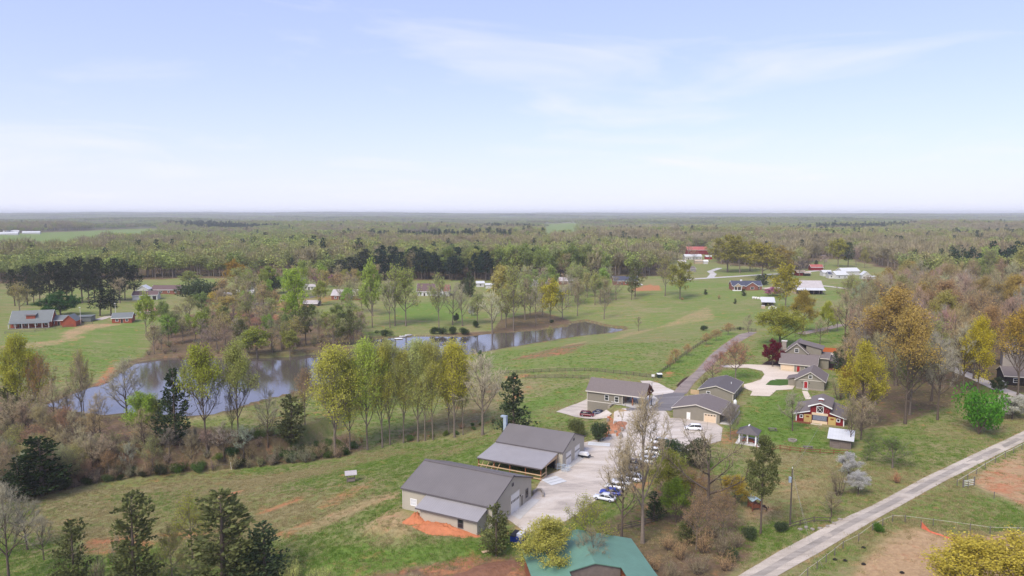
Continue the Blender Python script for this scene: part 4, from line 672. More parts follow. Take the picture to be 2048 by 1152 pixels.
for i, (x, y, w_, lb) in enumerate([(15, 470, 34, 'long white poultry barn nearest the left edge in the far field'), (22, 466, 26, 'second white poultry barn behind the first in the far field'), (62, 468, 30, 'third poultry barn with a grey gable in the far field')]): far_house(x, y, w_, 16, 3.5, 7, M_whitew, M_wroof, lb, 25, 'poultry_barn', 'barn', wins=0, dr=False)
for x, y, w_, lb in [(1075, 445, 30, 'far white shed, leftmost above the green field'), (1105, 445, 26, 'far white shed, middle above the green field'), (1138, 445, 26, 'far white shed, rightmost above the green field'), (1410, 442, 26, 'far white warehouse among trees on the right'), (1853, 498, 32, 'long white roof among the trees on the right'), (1925, 497, 30, 'distant white house, leftmost of three on the right'), (1956, 496, 28, 'distant white house, middle of three on the right'), (2003, 494, 18, 'distant white house, rightmost of three on the right'), (600, 505, 34, 'far building with pinkish metal roof inside the woods')]:
    far_house(x, y, w_, 14, 6, 10, M_whitew, M_wroof if 'house' not in lb or 'warehouse' in lb else M_tin, lb, 8, 'far_building', 'building', wins=0, dr=False)
Gh = at(2002, 730); gh = empty('house', Gh, RAD(-30), 'grey sided house with white rake trim in the right woods', 'house'); gable(gh, -5, 5, 0, 11, -3, 6.2, 9.6, M_greyw, M_shing, .4, .4, .2, M_white, ax='v'); window(gh, 's', -5, 3.4, 5.0, 1.2, 1.3, M_white); window(gh, 's', -5, 8, 2.2, 1.2, 1.6, M_white); window(gh, 'e', 11, 0, 3, 1.2, 1.4, M_white)
Dh = at(2046, 772); dh = empty('house', Dh, RAD(-20), 'dark low house cut by the right edge beyond the woods', 'house'); gable(dh, -5, 6, 0, 9, -2, 3, 5, M_dark, M_shing, .4, .5, .2, M_trim); MB().box(-5.2, -4.9, -1.5, 2, 0, 1).build('porch_rail', M_white, dh); window(dh, 's', 0, -2, 1, 1.2, 1.2, M_white)
# ---------------------------------------------------------------- vehicles
M_tyre = mat('tyre', lin(28, 28, 28), .85, .1, 4); M_rim = mat('rim', lin(150, 150, 154), .35, .05, 3); M_cglass = mat('car_glass', lin(26, 30, 36), .08, .05, 1, spec=.6); M_lamp = mat('lamp_clear', lin(220, 220, 215), .2, .05, 2); M_tail = mat('lamp_red', lin(140, 20, 20), .3, .05, 2)
def loft(stations):                                     # stations: (x, half width low, half width top, z low, z top)
    m = MB(); vs = []; k = 8
    for x, wl, wt, zl, zt in stations: zm = zl + (zt - zl) * .55; vs += [(x, -wl * .9, zl), (x, -wl, zl + (zt - zl) * .2), (x, -wl, zm), (x, -wt, zt), (x, wt, zt), (x, wl, zm), (x, wl, zl + (zt - zl) * .2), (x, wl * .9, zl)]
    n = len(stations); fs = [(i * k + j, i * k + (j + 1) % k, (i + 1) * k + (j + 1) % k, (i + 1) * k + j) for i in range(n - 1) for j in range(k)] + [tuple(range(k - 1, -1, -1)), tuple((n - 1) * k + j for j in range(k))]
    return m.add(vs, fs)
def car(loc, rz, col, label, kind='suv', group=None, rough=.3):
    e = empty('parked_car', loc, rz, label, 'car', group); pm = mat('car_paint_%d_%d_%d' % tuple(col), lin(*col), rough, .02, 1, spec=.5)
    Ln, Hh, W = {'suv': (4.6, 1.68, .92), 'sedan': (4.6, 1.42, .90), 'van': (5.0, 1.78, .97)}[kind]; h = Ln / 2; bl = Hh * .58
    bd = loft([(-h, W * .8, W * .72, .42, bl * .82), (-h + .12, W * .95, W * .86, .28, bl * .96), (-h + .7, W, W * .9, .24, bl), (0, W, W * .9, .24, bl), (h - 1.3, W, W * .88, .24, bl * .98), (h - .5, W * .96, W * .8, .25, bl * .86), (h - .08, W * .84, W * .68, .3, bl * .72), (h, W * .74, W * .6, .4, bl * .6)]).build('body', pm, e, True)
    f0, f1, r0, r1 = {'suv': (1.25, .55, -2.2, -1.9), 'sedan': (1.1, .35, -1.85, -1.05), 'van': (1.7, .75, -2.4, -2.15)}[kind]
    gl = loft([(r0, W * .84, W * .8, bl - .04, bl + .02), (r1, W * .84, W * .66, bl - .04, Hh - .08), (f1, W * .84, W * .66, bl - .04, Hh - .06), (f0, W * .82, W * .78, bl - .06, bl + .02)]).build('windows', M_cglass, e, True)
    loft([(r1 + .02, W * .69, W * .62, Hh - .12, Hh - .03), (r1 + .4, W * .7, W * .62, Hh - .12, Hh), (f1 - .4, W * .7, W * .62, Hh - .12, Hh), (f1 + .05, W * .68, W * .6, Hh - .13, Hh - .04)]).build('roof', pm, e, True)
    m = MB()
    for s in (-1, 1):
        for a, b_ in (((r1, W * .66, Hh - .08), (r0, W * .84, bl)), ((f1, W * .66, Hh - .07), (f0, W * .82, bl)), ((-.25, W * .67, Hh - .06), (-.3, W * .86, bl))): m.bar((a[0], s * a[1], a[2]), (b_[0], s * b_[1], b_[2]), .09)
    m.build('pillars', pm, e)
    for x in (-h * .62, h * .63):
        for s in (-1, 1): wh_ = MB().tube([(x, s * (W - .2), .33), (x, s * (W + .01), .33)], .33, 14).build('wheel', M_tyre, e, False); MB().tube([(x, s * (W + .012), .33), (x, s * (W + .03), .33)], .2, 10).build('rim', M_rim, wh_)
    for s in (-1, 1): MB().box(h - .22, h - .02, s * W * .6 - .16, s * W * .6 + .16, bl * .66, bl * .8).build('headlight', M_lamp, e); MB().box(-h - .005, -h + .1, s * W * .66 - .12, s * W * .66 + .12, bl * .72, bl * .9).build('tail_light', M_tail, e)
    return e
cr = UR
for px, py, col, kd, lb, dz in [(1209,1000,(206,208,214),'sedan','silver white sedan, nearest of the parked row',0),(1221,989,(40,60,150),'sedan','bright blue sedan beside the nearest silver car',8),(1231,978,(226,226,228),'suv','white hatchback behind the blue car',5),(1243,968,(196,198,202),'sedan','silver sedan behind the white hatchback',0),(1262,961,(216,218,224),'suv','pale wagon in front of the dark minivan',3),(1257,948,(84,86,94),'van','dark grey minivan in the parked row',4),(1266,934,(66,54,50),'van','dark brown van behind the grey minivan',0),
   (1294,926,(190,192,196),'suv','silver car half hidden behind the tall bare tree',3),(1296,916,(232,232,232),'sedan','white sedan with dark glass behind the tall bare tree',0),(1302,908,(238,238,238),'van','white van, brightest roof of the far parked cars',0),(1322,898,(112,84,76),'suv','brown car beside the brush pile',0),(1318,888,(208,208,212),'suv','white car with black windscreen, farthest of the parked row',0)]:
    p = at(px, py); car(p + Vector((0, 0, .05)), cr + RAD(180 + dz), col, lb, kd, 'cars parked beside the gravel yard')
car(at(1386, 860) + Vector((0, 0, .05)), UR + RAD(196), (236, 236, 238), 'white SUV parked alone in front of the cream garage door', 'suv'); car(at(1175, 833) + Vector((0, 0, .06)), UR + RAD(10), (96, 22, 32), 'maroon SUV parked below the two storey building', 'suv'); car(at(1200, 829) + Vector((0, 0, .06)), UR + RAD(8), (40, 52, 84), 'dark blue car beside the maroon SUV', 'sedan')
vn = at(1772, 590); car(vn, RAD(-12), (236, 236, 236), 'white van on the road beside the right woods', 'van'); car(at(158, 645), RAD(10), (30, 32, 36), 'black car under the grey carport', 'suv'); car(at(1280, 571), RAD(0), (232, 232, 232), 'white pickup sized car on the clay pad beside the brick ranch', 'suv')
# ---------------------------------------------------------------- fences
def fence(name, label, pts, spacing=2.6, ht=1.25, rails=3, pm=M_rail, rm_=M_rail, ps=.14, rw=.13, rt=.05, world=False):
    P = [Vector(p) for p in pts] if world else [at(*p) for p in pts]; e = empty(name, P[0], 0, label, 'fence'); o = P[0]; pm_ = None; seg = []; acc = 0
    for a, b_ in zip(P, P[1:]):
        n_ = max(1, round((b_ - a).to_2d().length / spacing)); seg += [a.lerp(b_, i / n_) for i in range(n_)]
    seg.append(P[-1]); seg = [Vector((q.x, q.y, gz(q.x, q.y))) for q in seg]
    pme = MB().box(-ps / 2, ps / 2, -ps / 2, ps / 2, -.4, ht + .12).mesh('post'); pme.materials.append(pm)
    for q in seg: c_ = mesh_obj('post', pme, e); c_.location = q - o
    for a, b_ in zip(seg, seg[1:]):
        for r in range(rails): z = ht * (r + 1) / rails - .08; MB().bar(a - o + Vector((0, 0, z)), b_ - o + Vector((0, 0, z)), rt, rw).build('rail', rm_, e)
    return e
fence('board_fence', 'dark board fence across the pasture behind the carport building, upper run', [(1000,748),(1067,745),(1130,743),(1169,742),(1194,743),(1227,747),(1267,751),(1305,756)], 3.2)
fence('board_fence', 'dark board fence across the pasture, lower run ending behind the roof', [(1050,757),(1090,756),(1130,756),(1178,758)], 3.2)
fence('board_fence', 'dark board fence climbing beside the farm lane', [(1310,757),(1320,748),(1342,730),(1364,714),(1398,691),(1417,679),(1444,665),(1478,660),(1512,663)], 3.0)
fence('rail_fence', 'weathered rail fence in the wooded strip by the parked cars', [(1236,1062),(1262,1056),(1290,1050),(1314,1043)], 2.6, 1.2)
fence('rail_fence', 'low wooden rail fence below the pavilion lawn', [(1513,898),(1545,902),(1560,899),(1600,905),(1640,908),(1695,910)], 3, 1.1, 2, M_timbD, M_timbD)
fence('rail_fence', 'grey rail fence beside the pole and gravel road', [(1572,1060),(1600,1052),(1628,1045),(1660,1046)], 3, 1.1, 2)
fence('wire_fence', 'paddock fence with white top rail right of the gravel road', [(1590,1175),(1615,1152),(1652,1125),(1686,1098),(1717,1083),(1745,1062),(1785,1044),(1810,1045),(1866,1052),(1940,1062),(1980,1068),(2035,1069),(2080,1070)], 4.2, 1.35, 1, M_post, M_trim, .11, .035, .03)
fence('wire_fence', 'post fence along the far side of the gravel road', [(1914,972),(1935,960),(1970,938),(2010,915),(2060,890)], 5, 1.3, 1, M_post, M_white, .11, .04, .03); fence('wire_fence', 'sparse posts dropping along the bare paddock at right', [(1936,976),(1988,997),(2060,1022)], 7, 1.3, 1, M_post, M_post, .11, .03, .03)
fence('board_fence', 'dark fence along the downstream foot of the dam', [(486,880),(520,856),(560,838),(600,824)], 4, 1.1, 2); fence('wire_fence', 'post fence below the red log house', [(10,668),(70,664),(130,656),(185,648)], 5, 1.2, 2, M_post, M_post)
fence('board_fence', 'dark fence at the edge of the back lawn', [(1590,676),(1620,672),(1660,664)], 4, 1.1, 2)
pf = empty('privacy_fence', at(1634, 703), 0, 'orange cedar privacy fence behind the pool', 'fence'); a, b_ = at(1634, 703), at(1674, 705); nb = 18
for i in range(nb): q0 = a.lerp(b_, i / nb) - a; q1 = a.lerp(b_, (i + .94) / nb) - a; MB().bar((q0.x, q0.y, .9), (q1.x, q1.y, .9), .06, 2.0).build('board', M_orangef, pf)
gt = empty('gate', at(1926, 975), RAD(20), 'white tubular gate between the road and the bare paddock', 'gate')
for u in (0, 3.2): MB().box(u - .1, u + .1, -.1, .1, -.3, 1.9).build('post', M_post, gt)
for z in (.3, .7, 1.1, 1.4): MB().bar((.1, 0, z), (3.1, 0, z), .06).build('rail', M_white, gt)
on = empty('orange_mesh_fence', at(1842, 1056), 0, 'sagging orange plastic safety mesh in the paddock', 'fence'); oo = at(1842, 1056); Mo = mat('orange_plastic', lin(196, 104, 76), .7, .2, 2); pr = [at(*q) - oo for q in [(1842,1056),(1862,1066),(1888,1074),(1915,1086),(1945,1100),(1972,1112)]]; hts = [1.3, .3, .22, .35, .18, .7]
mb = MB(); mb.add([tuple(q + Vector((0, 0, .02))) for q in pr] + [tuple(q + Vector((0, .25, h_))) for q, h_ in zip(pr, hts)], [(i, i + 1, i + 7, i + 6) for i in range(5)]).build('mesh', Mo, on)
for q in (pr[0], pr[-1]): MB().box(q.x - .05, q.x + .05, q.y - .05, q.y + .05, -.2, 1.6).build('post', M_post, on)
# ---------------------------------------------------------------- pole and wires
pp = at(1580, 1050); up = empty('utility_pole', pp, 0, 'wooden utility pole with a grey transformer beside the gravel road', 'pole'); MB().tube([(0, 0, -.5), (0, 0, 10.9)], [.17, .11], 10).build('pole', M_rail, up); MB().tube([(-.38, -.1, 8.3), (-.38, -.1, 9.3)], .27, 12).build('transformer', M_steel, up); MB().bar((-.3, -.05, 9.1), (0, 0, 9.1), .1).build('bracket', M_black, up)
MB().tube([(0, 0, 10.9), (0, 0, 11.2)], [.06, .04], 8).build('insulator', M_white, up)
def wire(name, label, a, b_, sag, r=.014):
    a, b_ = Vector(a), Vector(b_); o = empty(name, a, 0, label, 'wire'); pts = [(a.lerp(b_, t / 12) + Vector((0, 0, -sag * 4 * (t / 12) * (1 - t / 12)))) - a for t in range(13)]
    MB().tube(pts, r, 4).build('cable', mat('cable', lin(150, 146, 140), .5), o); return o
top = pp + Vector((0, 0, 11)); bw_ = at(1655, 842) + Vector((0, 0, 4.5))
wire('power_cable', 'power cable from the pole to the red barn, upper of the pair', top, bw_ + Vector((1, 0, .4)), .8); wire('power_cable', 'power cable from the pole to the red barn, lower of the pair', top - Vector((0, 0, .8)), bw_, .9)
wire('power_cable', 'cable running from the pole out of the bottom of the picture, left of two', top, at(1625, 1240) + Vector((0, 0, 9)), .8); wire('power_cable', 'cable running from the pole out of the bottom of the picture, right of two', top - Vector((0, 0, .9)), at(1640, 1240) + Vector((0, 0, 8)), .9)
lp = at(1303, 812); l_ = empty('lamp_post', lp, 0, 'dark lamp post at the corner of the carport slab', 'lamp post'); MB().tube([(0, 0, -.2), (0, 0, 7.2)], [.12, .08], 8).build('pole', M_black, l_); MB().box(-.35, .35, -.35, .35, -.1, .25).build('base', M_black, l_)
for x, y, t_, lb in [(162, 650, 614, 'pale lamp pole in front of the red annex'), (232, 640, 606, 'pale pole behind the small red cabin')]:
    q = at(x, y); h_ = (y - t_) * q.y / FPX; o = empty('lamp_post', q, 0, lb, 'lamp post'); MB().tube([(0, 0, -.3), (0, 0, h_)], [.14, .09], 8).build('pole', M_trim, o); MB().box(-.25, .25, -.6, .1, h_ - .1, h_ + .12).build('lamp_head', M_white, o)
tw = atz(1599, 428, 20); o = empty('radio_mast', (tw[0] * .5, tw[1] * .5, base_far(np.array(tw[0] * .5), np.array(tw[1] * .5)).item()), 0, 'thin lattice radio mast on the horizon', 'mast')
for k_ in range(3): MB().tube([(3 * math.cos(k_ * 2.1), 3 * math.sin(k_ * 2.1), 0), (1 * math.cos(k_ * 2.1), math.sin(k_ * 2.1), 78 - float(o.location.z))], .5, 4).build('leg', M_steel, o)
# ---------------------------------------------------------------- things around the yard
def thing(name, label, cat, px, py, rz=0, dz=0): return empty(name, at(px, py) + Vector((0, 0, dz)), rz, label, cat)
e = thing('dumpster', 'blue dumpster with a dark lid beside the near workshop', 'dumpster', 1036, 1083, UR); MB().prism([(-.9, .15), (.9, .15), (1.0, 1.5), (-1.0, 1.2)], -1.1, 1.1, 'u').build('bin', M_blue, e); MB().prism([(-1.05, 1.22), (1.05, 1.52), (1.05, 1.6), (-1.05, 1.3)], -1.12, 0, 'u').build('lid', M_black, e); MB().box(.05, 1.05, -.7, .7, 1.25, 1.75).build('rubbish', M_white, e)
for u in (-1.12, 1.06): MB().box(u, u + .06, -.6, .6, .7, .85).build('side_pocket', M_blue, e)
def sheets(px, py, label, rz, n_, L_, W_):
    e = thing('panel_stack', label, 'panels', px, py, rz, .07)
    for i in range(n_): MB().box(-L_ / 2, L_ / 2, -W_ / 2 + i * 1.3, -W_ / 2 + i * 1.3 + 1.2, .02 + .015 * i, .09 + .02 * i).build('panel', M_wroof, e)
sheets(1107, 962, 'white roofing sheets lying in front of the timber porch', UR + RAD(62), 3, 4.2, 4); sheets(1198, 889, 'white sheets stacked beside the dark evergreen bushes', UR + RAD(15), 2, 5.5, 2.6)
e = thing('utility_trailer', 'small black trailer with a white load beside the far garage door', 'trailer', 1167, 914, UR, .1); MB().box(-1.6, 1.6, -.8, .8, .35, .5).build('deck', M_black, e); MB().prism([(-1.2, .5), (1.3, .5), (.9, 1.15), (-.9, 1.05)], -.6, .6, 'v').build('load', M_white, e); MB().bar((1.6, 0, .4), (2.6, 0, .35), .1).build('drawbar', M_black, e)
for s in (-1, 1): MB().tube([(0, s * .8, .3), (0, s * .98, .3)], .3, 12).build('wheel', M_tyre, e)
e = thing('steel_rack', 'grey steel rack of pipe and scaffold beside the garage doors', 'rack', 1126, 942, UR, .06)
for u in (-1.2, 0, 1.2):
    for v in (-.5, .5): MB().box(u - .05, u + .05, v - .05, v + .05, 0, 1.6).build('upright', M_steel, e)
for z in (.5, 1.3):
    for v in (-.45, .45): MB().tube([(-1.8, v, z), (1.8, v, z)], .06, 6).build('pipe', M_steel, e)
e = thing('retaining_wall', 'low curved brick retaining wall between the two workshops', 'wall', 1072, 990); o0 = at(1072, 990); cv = [at(*q) - o0 for q in [(1066,988),(1074,982),(1082,982),(1086,988),(1086,995)]]
for a, b_ in zip(cv, cv[1:]): MB().bar(a + Vector((0, 0, .3)), b_ + Vector((0, 0, .3)), .35, .6).build('wall_block', M_stone, e)
e = thing('hay_feeder', 'wooden hay feeder with slanted roof standing in the pasture', 'feeder', 702, 964, RAD(15)); 
for u, v in ((-.9, -.6), (.9, -.6), (-.9, .6), (.9, .6)): MB().box(u - .07, u + .07, v - .07, v + .07, -.4, 2.0).build('post', M_post, e)
MB().prism([(-1.0, 1.95), (1.1, 2.35), (1.1, 2.45), (-1.0, 2.05)], -1.4, 1.4, 'u').build('roof', M_tin, e); MB().prism([(-.7, .4), (.7, .4), (.5, .9), (-.5, .9)], -.9, .9, 'u').build('trough', M_wood, e)
e = thing('swing_frame', 'small pale swing frame at the edge of the left thicket', 'frame', 446, 940, RAD(20)); MB().bar((-2.6, 0, 0), (-2.6, 0, 1.5), .1).build('post', M_post, e); MB().bar((2.2, -.7, 0), (2, 0, 1.9), .1).build('post', M_trim, e); MB().bar((2.2, .7, 0), (2, 0, 1.9), .1).build('post', M_trim, e); MB().bar((-2.6, 0, 1.5), (2, 0, 1.5), .06).build('beam', M_post, e)
def picnic(px, py, label, rz):
    e = thing('picnic_table', label, 'table', px, py, rz, .05); MB().box(-1.1, 1.1, -.4, .4, .7, .76).build('table_top', M_post, e)
    for s in (-1, 1): MB().box(-1.1, 1.1, s * .75 - .13, s * .75 + .13, .4, .45).build('bench', M_post, e)
    for u in (-.8, .8):
        MB().bar((u, -.8, 0), (u, .3, .7), .09).build('leg', M_post, e); MB().bar((u, .8, 0), (u, -.3, .7), .09).build('leg', M_post, e); MB().box(u - .05, u + .05, -.8, .8, .34, .4).build('crossbar', M_post, e)
picnic(1545, 862, 'long grey picnic table on the lawn right of the pavilion', RAD(-6)); picnic(1616, 899, 'picnic table beside the rail fence near the plank shed', RAD(-10))
e = thing('fire_pit', 'round stone fire pit on the barn lawn', 'fire pit', 1585, 882)
for k_ in range(14): t0, t1 = k_ * 2 * math.pi / 14, (k_ + .9) * 2 * math.pi / 14; MB().prism([(math.cos(t0) * 1.1, math.sin(t0) * 1.1), (math.cos(t1) * 1.1, math.sin(t1) * 1.1), (math.cos(t1) * .8, math.sin(t1) * .8), (math.cos(t0) * .8, math.sin(t0) * .8)], 0, .45, 'z').build('stone', M_stone, e)
MB().prism([(math.cos(t) * .8, math.sin(t) * .8) for t in np.arange(0, 6.2, .45)], .0, .12, 'z').build('ash_bed', M_dark, e)
e = thing('propane_tank', 'upright white propane tank at the corner of the two garages', 'tank', 1470, 812); MB().tube([(0, 0, .1), (0, 0, .25), (0, 0, 1.5), (0, 0, 1.75), (0, 0, 1.9)], [.3, .5, .5, .36, .1], 14).build('tank', M_white, e, True); MB().tube([(0, 0, 1.85), (0, 0, 2.05)], .15, 8).build('valve_collar', M_white, e); MB().box(-.4, .4, -.4, .4, -.1, .12).build('base', M_slab, e)
e = thing('waste_bin', 'dark green bin with white lid beside the lane gate', 'bin', 1319, 755); MB().prism([(-.7, 0), (.7, 0), (.85, 1.3), (-.85, 1.3)], -1, 1, 'v').build('bin', mat('bin_green', lin(34, 48, 40), .6), e); MB().box(-.9, .9, -1.05, 1.05, 1.31, 1.42).build('lid', M_white, e)
e = thing('notice_board', 'small white notice board at the end of the pasture fence', 'sign', 1306, 757); MB().box(-.06, .06, -.06, .06, -.2, 1.0).build('post', M_post, e); MB().box(-.55, .55, -.09, -.065, .7, 1.5).build('board', M_white, e)
e = thing('wood_screen', 'short orange wood screen beside the dark garage', 'fence', 1391, 789, UR)
for i in range(7): MB().box(-1.6 + i * .45, -1.2 + i * .45, -.04, .04, -.1, 1.5).build('board', M_timber, e)
e = thing('timber_plank', 'pale plank lying on the lawn below the near workshop', 'plank', 976, 1103, RAD(25)); MB().box(-1.1, 1.1, -.35, .35, .05, .14).build('plank', M_timber, e); MB().box(-1.0, 1.0, -.3, .3, -.02, .045).build('batten', M_wood, e)
e = thing('hay_shelter', 'hay shelter with a pale blue tin roof below the narrow pine', 'shelter', 1508, 1018, RAD(10)); MB().prism([(-1.0, 1.95), (0, 2.45), (1.0, 1.95), (1.0, 2.03), (0, 2.53), (-1.0, 2.03)], -1.1, 1.1, 'v').build('roof', mat('roof_pale_blue', lin(168, 188, 192), .4, .2, 2), e)
for u in (-.8, .8):
    for v in (-.9, .9): MB().box(u - .08, u + .08, v - .08, v + .08, -.3, 2.0).build('post', M_timbD, e)
MB().box(-.75, .75, -.8, .8, .5, 1.2).build('hay_rack', M_timbD, e)
# dark animal standing behind the pine
hz = at(1528, 1021); an = empty('pony', hz, RAD(165), 'dark brown pony standing behind the trunk of the narrow pine', 'pony')
def skin_body(name, joints, edges, rad, mt, parent, root=0):
    me = bpy.data.meshes.new(name); me.from_pydata(joints, edges, []); me.update(); o = bpy.data.objects.new(name, me); C.objects.link(o); o.parent = parent
    md = o.modifiers.new('skin', 'SKIN'); sv = me.skin_vertices[0].data
    for i, r in enumerate(rad): sv[i].radius = (r, r)
    sv[root].use_root = True; o.modifiers.new('sub', 'SUBSURF').levels = 1; o.modifiers['sub'].render_levels = 2; me.materials.append(mt); return o
J_ = [(0,0,.88),(.45,0,.9),(-.42,0,.92),(.72,0,1.1),(.92,0,1.32),(1.1,0,1.28),(1.32,0,1.1)]; Ed = [(0,1),(0,2),(1,3),(3,4),(4,5),(5,6)]; Rr = [.26,.25,.25,.17,.12,.12,.07]
for s in (-1, 1):
    n0 = len(J_); J_ += [(.48,s*.14,.72),(.5,s*.14,.4),(.5,s*.14,.12),(.53,s*.14,.04)]; Ed += [(1,n0),(n0,n0+1),(n0+1,n0+2),(n0+2,n0+3)]; Rr += [.11,.06,.045,.06]
    n0 = len(J_); J_ += [(-.38,s*.15,.68),(-.56,s*.15,.42),(-.5,s*.15,.12),(-.47,s*.15,.04)]; Ed += [(2,n0),(n0,n0+1),(n0+1,n0+2),(n0+2,n0+3)]; Rr += [.14,.065,.045,.06]
skin_body('body', J_, Ed, Rr, mat('horse_coat', lin(52, 36, 30), .7, .15, 3), an); MB().tube([(-.66, 0, 1.0), (-.8, 0, .8), (-.78, 0, .4)], [.06, .07, .02], 6).build('tail', M_black, an, True); MB().prism([(.62, 1.2), (.98, 1.5), (1.0, 1.38), (.75, 1.12)], -.03, .03, 'v').build('mane', M_black, an)
for s in (-.06, .06): MB().tube([(.98, s, 1.38), (.97, s * 1.2, 1.52)], [.04, .01], 5).build('ear', mat('horse_coat', lin(52, 36, 30)), an)
# beehives, tarps, dock, boats
for i, (x, y) in enumerate([(1507, 597.5), (1512, 598), (1517, 598.5), (1522, 599.5), (1527, 600.5)]):
    e = empty('hay_bale', at(x, y), RAD(20 + i * 7), 'white wrapped bale in the row beside the field shed', 'bale', 'white wrapped bales beside the field shed'); MB().tube([(-.75, 0, .75), (-.7, 0, .75), (.7, 0, .75), (.75, 0, .75)], [.6, .75, .75, .6], 14).build('bale', M_white, e, True); MB().tube([(-.5, 0, .75), (.5, 0, .75)], .765, 14).build('wrap_band', M_trim, e)
e = thing('tarp_covered_load', 'white tarp covered pile in front of the field shed', 'tarp', 1545, 618, RAD(-10)); MB().prism([(-2.4, 0), (2.4, 0), (2.2, 1.2), (.5, 1.9), (-1.8, 1.5)], -1.4, 1.4, 'v').build('tarp', M_white, e); MB().box(-2.0, 2.0, -1.0, 1.0, -.2, .3).build('pallet', M_wood, e)
e = thing('tarp_covered_load', 'tan covered box left of the white tarp pile', 'tarp', 1526, 617, RAD(-10)); MB().prism([(-1.2, 0), (1.2, 0), (1.1, 1.7), (-1.1, 1.7)], -1, 1, 'v').build('cover', M_tan, e); MB().box(-1, 1, -.8, .8, 1.7, 1.78).build('lid', M_white, e)
dk = atz(797, 678, LAKE_Z); e = empty('dock', dk, RAD(10), 'small white dock at the far edge of the lake', 'dock'); MB().box(-2.2, 2.2, -1.2, 1.2, .25, .4).build('deck', M_white, e)
for u in (-2, 2):
    for v in (-1, 1): MB().box(u - .1, u + .1, v - .1, v + .1, -1, .6).build('post', M_wood, e)
for i, (x, y, lb) in enumerate([(806, 674, 'white rowing boat beside the small dock'), (817, 671.5, 'white boat pulled up right of the dock')]):
    q = at(x, y); e = empty('rowing_boat', q + Vector((0, 0, .1)), RAD(12 + 10 * i), lb, 'boat'); loft([(-1.9, .55, .65, .05, .5), (-.5, .65, .78, 0, .5), (1, .5, .68, .02, .52), (2.0, .06, .1, .25, .6)]).build('hull', M_white, e, True)
    for u in (-1, .2): MB().box(u, u + .25, -.6, .6, .5, .56).build('seat', M_wood, e)
q = at(890, 716); e = empty('jetty', (q.x, q.y, LAKE_Z + .1), RAD(60), 'dark wooden jetty at the near lake shore behind the trees', 'dock'); MB().box(-3, 3, -.8, .8, .2, .35).build('deck', M_wood, e); 
for u in (-2.6, 2.6):
    for v in (-.7, .7): MB().box(u - .1, u + .1, v - .1, v + .1, -1, .7).build('post', M_wood, e)
# soil mound against the near workshop, rubble, manure
M_bank = mat('clay_bank_mixed', lin(176, 124, 94), .95, .3, 1.1, spec=.1, bump=1, bscale=3)
def mound(name, label, cat, cx_, cy_, rx, ry, h_, rz, m_, seed=0, nr=10, na=28):
    rg = np.random.default_rng(seed); e_ = empty(name, (cx_, cy_, gz(cx_, cy_)), rz, label, cat); m = MB(); vs = [(0, 0, h_)]; fs = []
    for i in range(1, nr + 1):
        for j in range(na):
            t = 2 * math.pi * j / na; r = i / nr * (1 + .12 * math.sin(3 * t + seed) + .06 * math.sin(7 * t)); z = h_ * max(0, (math.cos(min(1, i / nr) * math.pi) * .5 + .5)) * (1 + rg.normal() * .16) - (.5 if i == nr else 0); vs.append((math.cos(t) * r * rx, math.sin(t) * r * ry, z))
    for j in range(na): fs.append((0, 1 + j, 1 + (j + 1) % na))
    for i in range(nr - 1):
        for j in range(na): a = 1 + i * na + j; b_ = 1 + i * na + (j + 1) % na; fs.append((a, a + na, b_ + na, b_))
    m.add(vs, fs).build('soil', m_, e_, True); return e_
ca_, sa_ = math.cos(UR), math.sin(UR)
def A2w(u, v): return -21.5 + u * ca_ - v * sa_, 135.7 + u * sa_ + v * ca_
x, y = A2w(11.8, -4.0); mound('clay_bank', 'bright orange clay bank heaped against the near workshop lean-to', 'soil', x, y, 7.6, 2.7, .95, UR, M_clay, 1); x, y = A2w(5.6, -3.4); mound('clay_mound', 'small orange clay mound at the left corner of the lean-to', 'soil', x, y, 2.6, 2.3, 1.5, UR, M_clay, 2)
q = at(1232, 858); mound('clay_bank', 'orange clay bank with rubble below the carport building', 'soil', q.x, q.y, 3.2, 8.0, 1.3, UR + RAD(4), M_bank, 3); q = at(1000, 1140); mound('dirt_pile', 'brown dirt spread at the bottom edge left of the green roof', 'soil', q.x, q.y, 9, 3.2, .5, RAD(20), M_dirt, 4)
rr_ = random.Random(4)
for i in range(26):
    q = at(rr_.uniform(1214, 1246), rr_.uniform(835, 880)); s = rr_.uniform(.25, .6); e = empty('rubble_stone', q + Vector((0, 0, rr_.uniform(.2, .7))), rr_.uniform(0, 3), 'loose stone on the orange bank below the carport building', 'stone', 'loose stones on the orange bank'); MB().prism([(math.cos(t) * s * rr_.uniform(.7, 1), math.sin(t) * s * rr_.uniform(.6, 1)) for t in np.arange(0, 6.2, 1.05)], -.5, s * .6, 'z').build('stone', M_stone if i % 3 else M_clay, e)
for i, (x, y) in enumerate([(1727, 1096), (1670, 1120), (1727, 1129), (1804, 1146), (1690, 1122)]):
    q = at(x, y); e = empty('dung_heap', q, 0, 'small dark dung heap in the bare paddock', 'dung', 'dung heaps in the bare paddock'); MB().prism([(math.cos(t) * .4, math.sin(t) * .32) for t in np.arange(0, 6.2, .8)], 0, .14, 'z').build('heap', M_dark, e); MB().prism([(math.cos(t) * .22, math.sin(t) * .2) for t in np.arange(0, 6.2, .8)], .14, .26, 'z').build('heap_top', M_dark, e)
# creek water in the hollow
drape('creek', [(622,914),(640,910),(668,905),(672,908),(645,914),(625,917)], wm, .12)
for i, (x, y) in enumerate([(1600, 1060), (1612, 1056), (1625, 1060), (1640, 1058), (1655, 1054), (1668, 1048), (1680, 1040)]):
    q = at(x, y); e = empty('border_stone', q, i, 'pale stone of the row edging the bed below the pole', 'stone', 'stones edging the bed beside the road'); MB().prism([(math.cos(t) * .45, math.sin(t) * .33) for t in np.arange(0, 6.2, 1)], -.1, .28, 'z').build('stone', M_stone, e)
